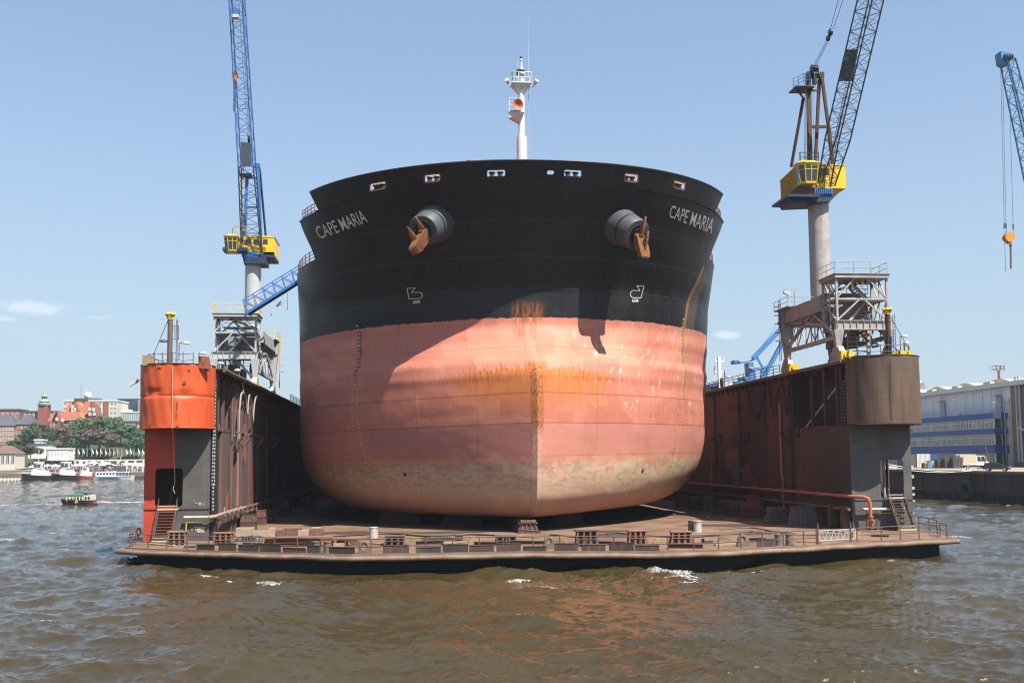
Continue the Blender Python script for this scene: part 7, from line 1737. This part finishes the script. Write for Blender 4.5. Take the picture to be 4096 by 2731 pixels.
# office block
zz=lambda px,py:atX(px,py,XB).z
yE=atX(3978,1750,XB).y; yF=yE+120
zt=zz(3978,1650); b=[zt,zz(3978,1673),zz(3978,1712),zz(3978,1735),zz(3978,1778),zz(3978,1812)]
of=MB().box(XB+.3,XS-.01,yE+.3,yF,ZQ,b[0]-.1).build('office_wall',CRM,sh)
m=MB()
for lo_,hi in((b[1],b[0]),(b[3],b[2]),(b[5],b[4])): m.box(XB,XS-.02,yE,yF,lo_,hi)
m.build('blue_band',SHB,sh)
MB().box(XB-.02,XB+1.9,yE-.03,yE-.003,b[1]+.05,b[0]-.05).build('pale_panel',mat('pale_cyan',(.45,.62,.75),.5),sh)
for lo_,hi in((b[2],b[1]),(b[4],b[3]),(ZQ,b[5])):
    H=hi-lo_; me_=None; y=yE+.4; k=0; m=MB(); m.box(-.02,.12,0,3.5,-H/2+.15,H/2-.15); m.mi=1
    for q in(0,1.17,2.34,3.5): m.box(-.08,.02,q-.10,q+.10,-H/2,H/2)
    for z in(-H/2+.1,H/2-.1,H*.18): m.box(-.07,.02,0,3.5,z-.09,z+.09)
    me_=m.mesh('window',[mat('office_glass',(.16,.165,.16),.25,(.50,.47,.42),.9,.35),WFR])
    while y<yF-4:
        w_=bpy.data.objects.new('window',me_); COL.objects.link(w_); w_.parent=sh; w_.location=Vector((XB+.2,y,(lo_+hi)/2))-ORG[sh]; y+=3.6
    MB().box(XB+.5,XS-.4,yE+.24,yE+.298,lo_+.1,hi-.1).build('window',GLS,sh); MB().box(XB+1.95,XB+2.1,yE+.15,yE+.23,lo_,hi).box(XB,XB+.3,yE,yE+.23,lo_,hi).build('window_frame',WHF,sh)
m=MB()
for k in range(4): rail_path([(XB+2.2,yE-1.,ZQ+4+k*3.5),(XB+3.6,yE-1.,ZQ+4+k*3.5)],m,1.1,2,.06)
m.tube((XB+2.2,yE-1,ZQ),(XB+2.2,yE-1,b[0]+3.5),.09,5); m.tube((XB+3.6,yE-1,ZQ),(XB+3.6,yE-1,b[0]+3.5),.09,5); rail_path([(XB,yE,b[0]),(XB+1.5,yE,b[0]),(XB+3.,yE,b[0])],m,2.6,2,.07); m.build('fire_ladder',CGR,sh)
for y in(yE+2,yE+28): MB().box(XS-1.9,XS-.1,y,y+1.9,b[0]+4.3,b[0]+4.5).bar((XS-.3,y,b[0]+2.2),(XS-1.9,y,b[0]+4.3),.12).box(XS-.5,XS-.09,y-.1,y+2.,b[0],b[0]+4.3).build('wall_bracket',CGR,sh)
MB().ball((XB+2,atX(3806,1655,XB).y,b[0]+.2),.9,10,6).build('satellite_dish',WHF,sh); 
# floodlight mast behind
q=atY(3995,1520,260.); fl=thing('floodlight_mast','red floodlight mast with two caged lamp racks above the vaulted roof','floodlight mast',(q.x,260,ZQ)); MB().tube((q.x,260,ZQ),atY(3995,1482,260.),.5,8,.35).build('mast',mat('mast_red',(.30,.10,.09),.6),fl)
m=MB(); t_=atY(3975,1478,260.);u_=atY(4018,1462,260.)
for z in(t_.z,(t_.z+u_.z)/2,u_.z): m.bar((t_.x,260,z),(u_.x,260,z),.12); m.bar((t_.x,262,z),(u_.x,262,z),.12)
for k in range(9): x=t_.x+(u_.x-t_.x)*k/8; m.bar((x,260,t_.z),(x,260,u_.z),.12)
m.build('rack',STEEL,fl)
for k in(0,1,2,6,7,8): x=t_.x+(u_.x-t_.x)*k/8; MB().box(x-.3,x+.3,259.6,260,t_.z+.3,u_.z-.3).build('lamp',CGR,fl)
# concert hall tip far behind
q=atY(3682,1560,900.); S2=900/F; X9=lambda px:atY(px,1560,900.).x; Z9=lambda py:atY(3682,py,900.).z
el=thing('concert_hall','far glassy building with white sail shaped roof behind the shed','building',(q.x,900,ZQ)); MB().prism([(X9(3650),900,ZQ),(X9(3706),900,ZQ),(X9(3703),900,Z9(1545)),(X9(3693),900,Z9(1523)),(X9(3680),900,Z9(1534)),(X9(3650),900,Z9(1530))],(0,60,0)).build('body',mat('hall_glass',(.20,.25,.30),.3,(.34,.38,.42),.8,.06),el); MB().prism([(X9(3650),899,Z9(1531)),(X9(3668),899,Z9(1536)),(X9(3682),899,Z9(1534)),(X9(3693),899,Z9(1522)),(X9(3684),899,Z9(1530)),(X9(3668),899,Z9(1533)),(X9(3650),899,Z9(1526))],(0,55,0)).build('roof',WHF,el)
# vehicles and gear on the quay
def wheels(o,xs,y0,y1,r,z,ax='y'):
    for x in xs:
        for y in(y0,y1):
            w_=MB().tube((x,y-.12,z+r),(x,y+.12,z+r),r,16).build('wheel',HOS,o); MB().tube((x,y-.13,z+r),(x,y+.13,z+r),r*.55,12).build('rim',CGR,w_)
q=atZ(3898,1870,ZQ); ty=q.y; sx_=lambda px: atY(px,1870,ty).x; sz=lambda py: atY(3898,py,ty).z
tr=thing('truck','small white double cab truck with a beige canvas covered bed','truck',(q.x,ty,ZQ))
X0,Xm,X1=sx_(3843),sx_(3907),sx_(3958)
MB().prism([(Xm,ty,ZQ+.55),(X1,ty,ZQ+.5),(X1+.05,ty,ZQ+1.2),(X1-.5,ty,ZQ+1.45),(X1-1.1,ty,sz(1822)),(Xm,ty,sz(1821))],(0,2.,0)).build('cab',WHF,tr,True)
for a_,b_ in((Xm+.25,Xm+1.0),(Xm+1.15,X1-1.0)): MB().prism([(a_,ty-.03,ZQ+1.45),(b_+.1,ty-.03,ZQ+1.45),(b_-.12,ty-.03,sz(1825)),(a_,ty-.03,sz(1825))],(0,.025,0)).build('window',GLS,tr)
MB().prism([(X0,ty-.05,ZQ+.9),(Xm-.05,ty-.05,ZQ+.9),(Xm-.05,ty-.05,sz(1819)),(Xm-.3,ty-.05,sz(1816)),(X0+.2,ty-.05,sz(1815.5)),(X0-.05,ty-.05,sz(1819))],(0,2.1,0)).build('canvas_cover',mat('canvas_beige',(.62,.56,.42),.85,(.54,.48,.36),.5,.8),tr); MB().box(X0,Xm-.06,ty-.1,ty+2.1,ZQ+.6,ZQ+.895).build('bed',WHF,tr); MB().box(X0+.2,X1-.2,ty+.3,ty+1.7,ZQ+.35,ZQ+.58).build('chassis',BK,tr)
wheels(tr,(X0+1.75,X1-.75),ty+.05,ty+1.9,.40,ZQ)
# dark estate car, seen three-quarter
def car(px,py,ang,col,label,sc_=1.):
    q=atZ(px,py,ZQ); o=thing('parked_car',label,'car',(0,0,0)); 
    prof=[(-2.1,.35),(-2.15,.75),(-1.95,.95),(-1.75,1.42),(-1.3,1.5),(.1,1.48),(.85,1.0),(1.9,.86),(2.15,.62),(2.15,.32)]
    MB().prism([(x,-.85,z) for x,z in prof],(0,1.7,0)).build('body',col,o)
    for s in(-1,1):
        for pts in([(-1.65,1.0),(-1.5,1.38),(-.5,1.40),(-.5,.98)],[(-.42,.98),(-.42,1.40),(.05,1.39),(.62,.97)]): MB().prism([(x,s*.852-.005,z) for x,z in pts],(0,.01,0)).build('side_window',GLS,o)
    MB().prism([(.88,-.72,1.03),(.88,.72,1.03),(.16,.66,1.46),(.16,-.66,1.46)],(.03,0,.04)).build('windscreen',GLS,o)
    for s in(-1,1): MB().obox((2.1,s*.58,.68),(.06,0,0),(0,.2,0),(0,0,.08)).build('headlight',WHF,o)
    MB().obox((2.14,0,.52),(.03,0,0),(0,.6,0),(0,0,.09)).build('grille',BK,o)
    for x in(-1.3,1.35):
        for s in(-1,1):
            w_=MB().tube((x,s*.86-.1,.32),(x,s*.86+.06,.32),.32,16).build('wheel',HOS,o); MB().tube((x,s*.87-.1,.32),(x,s*.87+.07,.32),.2,12).build('rim',CGR,w_)
    o.location=(q.x,q.y+.8,ZQ); o.rotation_euler=(0,0,ang); o.scale=(sc_,)*3; return o
CARB=mat('car_bluegrey',(.045,.055,.075),.25,(.035,.045,.06),.5,.5,spec=.6); CARD=mat('car_dark',(.02,.02,.03),.25); CARR=mat('car_red',(.25,.03,.03),.3)
car(3998,1884,-.72,CARB,'dark blue grey estate car parked at the quay edge',1.0); car(4030,1853,math.pi-.4,CARD,'black car with red tail lamps half hidden behind the estate car'); 
# container, barrels, skips
q=atZ(3690,1872,ZQ); Y=q.y+3; X=lambda px: atY(px,1860,Y).x; Zc=lambda py: atY(3690,py,Y).z
co=thing('container','white corrugated shipping container by the brown drum','container',(q.x,Y,ZQ)); m=MB(); x0,x1=X(3668),X(3722); m.box(x0,x1,Y,Y+6,ZQ+.1,Zc(1815)); m.build('body',mat('container_white',(.66,.66,.64),.5,(.55,.54,.52),.5,.5,streak=.3,streakcol=(.3,.2,.15)),co)
m=MB()
for k in range(11): x=x0+.1+(x1-x0-.2)*k/10; m.box(x-.07,x+.07,Y-.06,Y-.002,ZQ+.2,Zc(1817))
m.build('corrugation',WHF,co); MB().box(x0-1.6,x0-.02,Y+.2,Y+6,ZQ+.1,Zc(1816)).build('door_end',GREYT,co)
for i,(px,cm,lab) in enumerate(((3695,CARR,'red drum barrel in front of the white container'),(3705,KN,'yellow and blue barrel beside the red one'),(3712,BB,'blue barrel at the corner of the white container'))):
    q=atZ(px,1873,ZQ); MB().lathe(q,[(.45,0),(.45,.5),(.48,.52),(.45,.55),(.45,1.2),(.4,1.25)],14).build('barrel',cm,None,True,lab,'barrel','barrels by the container')
for px,w,h,cm,lab,nm in((3738,1.9,1.7,LMP,'pallet wrapped in clear and blue plastic next to the barrels','wrapped_pallet'),(3770,2.2,2.,GREYT,'dark grey waste skip nearest the wrapped pallet','skip'),(3800,2.4,2.2,GREYT,'dark grey waste skip in the middle of the row','skip'),(3833,2.4,2.4,GREYT,'dark grey waste skip nearest the truck','skip')):
    q=atZ(px,1872,ZQ); v=MB(); a=w/2; v.add([(q.x-a*.85,q.y,ZQ),(q.x+a*.85,q.y,ZQ),(q.x+a*.85,q.y+1.6,ZQ),(q.x-a*.85,q.y+1.6,ZQ),(q.x-a,q.y-.2,ZQ+h),(q.x+a,q.y-.2,ZQ+h),(q.x+a,q.y+1.8,ZQ+h),(q.x-a,q.y+1.8,ZQ+h)],[(3,2,1,0),(4,5,6,7),(0,1,5,4),(1,2,6,5),(2,3,7,6),(3,0,4,7)])
    for f in(-.6,0,.6): v.bar((q.x+f*a*.9,q.y-.05,ZQ),(q.x+f*a,q.y-.24,ZQ+h),.1)
    v.build(nm,cm,None,label=lab,cat=nm.replace('_',' '),group='waste skips on the quay' if nm=='skip' else None)
q=atZ(3748,1868,ZQ); MB().box(q.x-2,q.x+3.,q.y+5,q.y+7,ZQ+1.8,ZQ+3.1).box(q.x-2,q.x+3,q.y+5.2,q.y+6.8,ZQ,ZQ+1.8).build('stacked_crates',SHB,None,label='dark blue crates stacked behind the skips',cat='crates')
q=atZ(4060,1862,ZQ); o=thing('blue_skip','blue open topped skip at the picture edge','skip',tuple(q)); MB().prism([(q.x-3.,q.y+6,ZQ+1.3),(q.x+6,q.y+6,ZQ+1.3),(q.x+6,q.y+6,ZQ+5.2),(q.x-2.5,q.y+6,ZQ+5.)],(0,3,0)).build('body',SHB,o); m=MB(); rail_path([(q.x-4+k*1.7,q.y+2,ZQ) for k in range(7)],m,2.2,2,.06); m.build('barrier',CGR,o)
q=atZ(4000,1862,ZQ); MB().box(q.x+.5,q.x+5,q.y+9,q.y+11,ZQ,ZQ+3.4).build('dark_gate',GREYT,None,label='dark slatted gate below the office corner',cat='gate')
m=MB(); a=atZ(3898,1876,ZQ);b=a+Vector((1.6,0,2.6)); m.bar(a+Vector((0,-1,.2)),a+Vector((2.6,-1,.25)),.25); m.bar(a+Vector((1.4,-1,.2)),a+Vector((2.2,-1,3.)),.16); m.bar(a+Vector((2.2,-1,3.)),a+Vector((1.9,-1,4.6)),.1); m.bar(a+Vector((2.2,-1,2.8)),a+Vector((2.9,-1,.3)),.08); m.build('small_winch',mat('winch_red',(.30,.09,.05),.7),None,label='rusty red hand winch standing in front of the truck',cat='winch')
# mooring lines from the dock to the quay
m=MB()
for y0,y1 in((1858,1878),(1862,1880)):
    A_=Vector((47.2,97.,7.4 if y0==1858 else 7.1)); B_=atZ(3905 if y0==1858 else 3880,1880,ZQ+.2); pts=[A_.lerp(B_,f)-Vector((0,0,2.2*f*(1-f)*1.)) for f in np.linspace(0,1,14)]; m=MB().path(pts,.05,5); m.build('mooring_line',PARA,None,label='white mooring line sagging from the dock to the quay, '+('upper of the two' if y0==1858 else 'lower of the two'),cat='rope',group='mooring lines')
# ---------------------------------------------------------------- far cranes and ship beyond the brown wall
Y=300.; L3=lambda px,py,dy=0: atY(px,py,Y+dy); FB=mat('far_crane_blue',(.06,.22,.52),.5,(.05,.18,.42),.5,.2)
fc_=thing('level_luffing_crane','far blue harbour crane with folded boom and counterweight arm beyond the brown wall','crane',tuple(L3(3010,1530)))
B2=lambda m,pts,w: [m.bar(L3(*p),L3(*q),w) for p,q in zip(pts[:-1],pts[1:])]
W=Y*1.03/F
m=MB(); m.prism([L3(2998,1505,0),L3(2994,1450,0),L3(3012,1448,0),L3(3026,1515,0)],(0,4,0)); m.prism([L3(2976,1508,-1),L3(3024,1500,-1),L3(3022,1518,-1),L3(2988,1524,-1)],(0,7,0)); m.bar(L3(3000,1510),L3(2960,1532),1.); m.bar(L3(3015,1515),L3(3030,1560),1.2); m.bar(L3(2995,1515),L3(2985,1560),1.2); m.build('tower',FB,fc_)
m=MB(); m.prism([L3(3048,1515),L3(3060,1518),L3(3142,1368),L3(3140,1355),L3(3130,1362)],(0,2,0)); m.build('boom',FB,fc_); m=MB(); m.bar(L3(3012,1434),L3(3138,1300),1.3); m.bar(L3(3115,1285),L3(3150,1318),1.2); m.build('fly_jib',FB,fc_)
m=MB(); m.prism([L3(2942,1448),L3(2995,1444),L3(3028,1428),L3(3012,1442),L3(2992,1449),L3(2958,1454)],(0,2,0)); m.build('balance_arm',FB,fc_); MB().prism([L3(2938,1440),L3(2957,1441),L3(2960,1452),L3(2940,1453)],(0,4,0)).build('counterweight',FB,fc_)
m=MB(); m.bar(L3(3027,1428),L3(3053,1473),.6); m.bar(L3(3000,1476),L3(3053,1474),.7); m.bar(L3(3053,1474),L3(3075,1458),.5); m.bar(L3(3053,1474),L3(3044,1512),.7); m.build('link',FB,fc_); m=MB(); m.tube(L3(3115,1288),L3(3010,1440),.06,4); m.build('rope',FB,fc_)
MB().box(L3(2992,1473).x,L3(3008,1473).x,Y-1.5,Y+1,L3(3000,1474).z,L3(3000,1470).z).build('cab',CRM,fc_)
Y=240.; o=thing('moored_ship','white ship mast and blue wheelhouse showing above the brown wall','ship',tuple(L3(2880,1560)))
m=MB(); m.bar(L3(2880,1560),L3(2876,1425),.75); m.bar(L3(2859,1445),L3(2896,1445),.4); m.bar(L3(2855,1487),L3(2902,1487),.3); m.bar(L3(2862,1445),L3(2861,1425),.2); m.bar(L3(2892,1447),L3(2894,1430),.2); m.bar(L3(2866,1427),L3(2884,1427),.2); m.bar(L3(2855,1487),L3(2856,1520),.15); m.prism([L3(2872,1525),L3(2890,1520),L3(2905,1530),L3(2935,1528),L3(2935,1545),L3(2868,1545)],(0,3,0)); m.build('mast',WHF,o)
MB().prism([L3(2840,1535),L3(2862,1530),L3(2888,1535),L3(2888,1580),L3(2840,1580)],(0,6,0)).build('wheelhouse',SHB,o); MB().box(L3(2935,1528).x,L3(2948,1528).x,Y-1,Y+2,L3(2940,1540).z,L3(2940,1526).z).build('winch_house',CBL,o)
MB().prism([L3(2842,1545),L3(3120,1545),L3(3120,1800),L3(2842,1800)],(0,14,0)).build('hull',SHB,o); MB().add([L3(2857,1464,.3),L3(2860,1462,.3),L3(2859,1498,.3),L3(2855,1496,.3)],[(0,1,2,3)]).build('flag',CARR,o)
sg=thing('warning_sign','red and white notice board on a post above the brown wall railing','sign',tuple(atX(2903,1545,41.3))); a=atX(2906,1499,41.3);b=atX(2920,1513,41.3); MB().box(41.2,41.26,min(a.y,b.y),max(a.y,b.y),b.z,a.z) ; q=atX(2906,1513,41.4); q2=atX(2920,1498,41.4)
MB().box(q.x,q.x+.75,q.y,q.y+.04,q.z,q2.z).build('board',mat('sign_red',(.75,.15,.10),.5),sg); m=MB()
for k in range(4): z=q.z+(q2.z-q.z)*(.18+.2*k); m.box(q.x+.08,q.x+.66,q.y-.015,q.y-.002,z,z+.06)
m.build('sign_lines',WHF,sg); MB().tube((q.x-.25,q.y,ZWR),(q.x-.25,q.y,q2.z+.7),.07,6).box(q.x-.25,q.x+.1,q.y-.02,q.y+.02,q.z+.1,q.z+.18).build('post',SHB,sg)
q=atX(2887,1530,41.5); MB().path([q+Vector((0,.0,0))+Vector((.0+.05*math.cos(a),.5*math.cos(a),.55*math.sin(a))) for a in np.linspace(0,6.28,17)[:-1]],.16,8,True).build('hose_reel',DKR,None,True,'dark hose reel standing on the brown wall by the notice board','hose reel')
# blue crane at the picture edge with its hook
Y=150.; ec=thing('harbour_crane','blue lattice crane boom with orange hook ball at the picture edge','crane',tuple(L3(4200,1200)))
b0=L3(4300,1350,10); t0=L3(4030,240,-4)
d=(b0-t0); A=[t0+Vector((x,y,0)) for x,y in((-.75,-.9),(.75,-.9),(.75,.9),(-.75,.9))]; Bq=[b0+Vector((x,y,0)) for x,y in((-2.2,-1.6),(2.2,-1.6),(2.2,1.6),(-2.2,1.6))]
EBL=mat('edge_crane_blue',(.05,.26,.50),.45,(.04,.2,.4),.5,.5); lattice(MB(),A,Bq,30,.15,.06).build('boom',EBL,ec)
m=MB(); h0=L3(4010,215,-4); m.prism([L3(4003,205,-4.6),L3(4053,215,-4.6),L3(4053,225,-4.6),L3(4030,262,-4.6),L3(4008,250,-4.6)],(0,1.6,0)); m.build('boom_head',EBL,ec); m=MB()
for k in range(5): c=L3(4020+k*7,228,-4.9); m.tube(c-Vector((.06,0,0)),c+Vector((.06,0,0)),.42,14)
m.build('sheave',SLATE,ec)
for k in(0,1): MB().ball(L3(4032+k*11,338,-5.2),.2,8,6).build('lamp',LMP,ec)
Yh=144.; L4=lambda px,py: atY(px,py,Yh); m=MB()
for (x0,y0,x1,y1) in((4002,240,4017,900),(4010,262,4024,900),(4040,430,4053,925),(4053,925,4053,935),(4024,900,4026,935),(4017,925,4023,1085)): m.tube(L4(x0,y0),L4(x1,y1),.035,4)
m.build('hoist_rope',SLATE,ec)
hb=MB().prism([L4(4042+20*math.cos(a)*1.,948+20*math.sin(a)) for a in np.linspace(math.radians(25),math.radians(-205),20)]+[L4(4042,972)],(0,.9,0)).build('hook_ball',ORG_H,ec)
m=MB(); m.tube(L4(4042,968),L4(4042,985),.16,8); c=L4(4042,980); m.ball(c,.24,8,6)
for o_ in(-2,0,2.5): m.tube(L4(4042+o_,985),L4(4043+o_,1075),.06,5)
m.build('sling_chain',CHN,hb); m=MB()
for px,py in((4017,905),(4024,903),(4053,907)): m.tube(L4(px,py-10),L4(px,py+10),.11,6)
m.build('rope_socket',CHN,ec)

# ---------------------------------------------------------------- the air over the river
hz=MB().box(-2600,2600,-350,2650,-2.6,96).build('haze',None,kind='stuff'); hm_=bpy.data.materials.new('haze'); t=NT(hm_); v=t.new('ShaderNodeVolumePrincipled'); v.inputs['Color'].default_value=(.80,.88,1,1); v.inputs['Density'].default_value=.00014; v.inputs['Anisotropy'].default_value=.2
o=t.new('ShaderNodeOutputMaterial'); t.lk(v.outputs[0],o.inputs['Volume']); hz.data.materials.clear(); hz.data.materials.append(hm_)
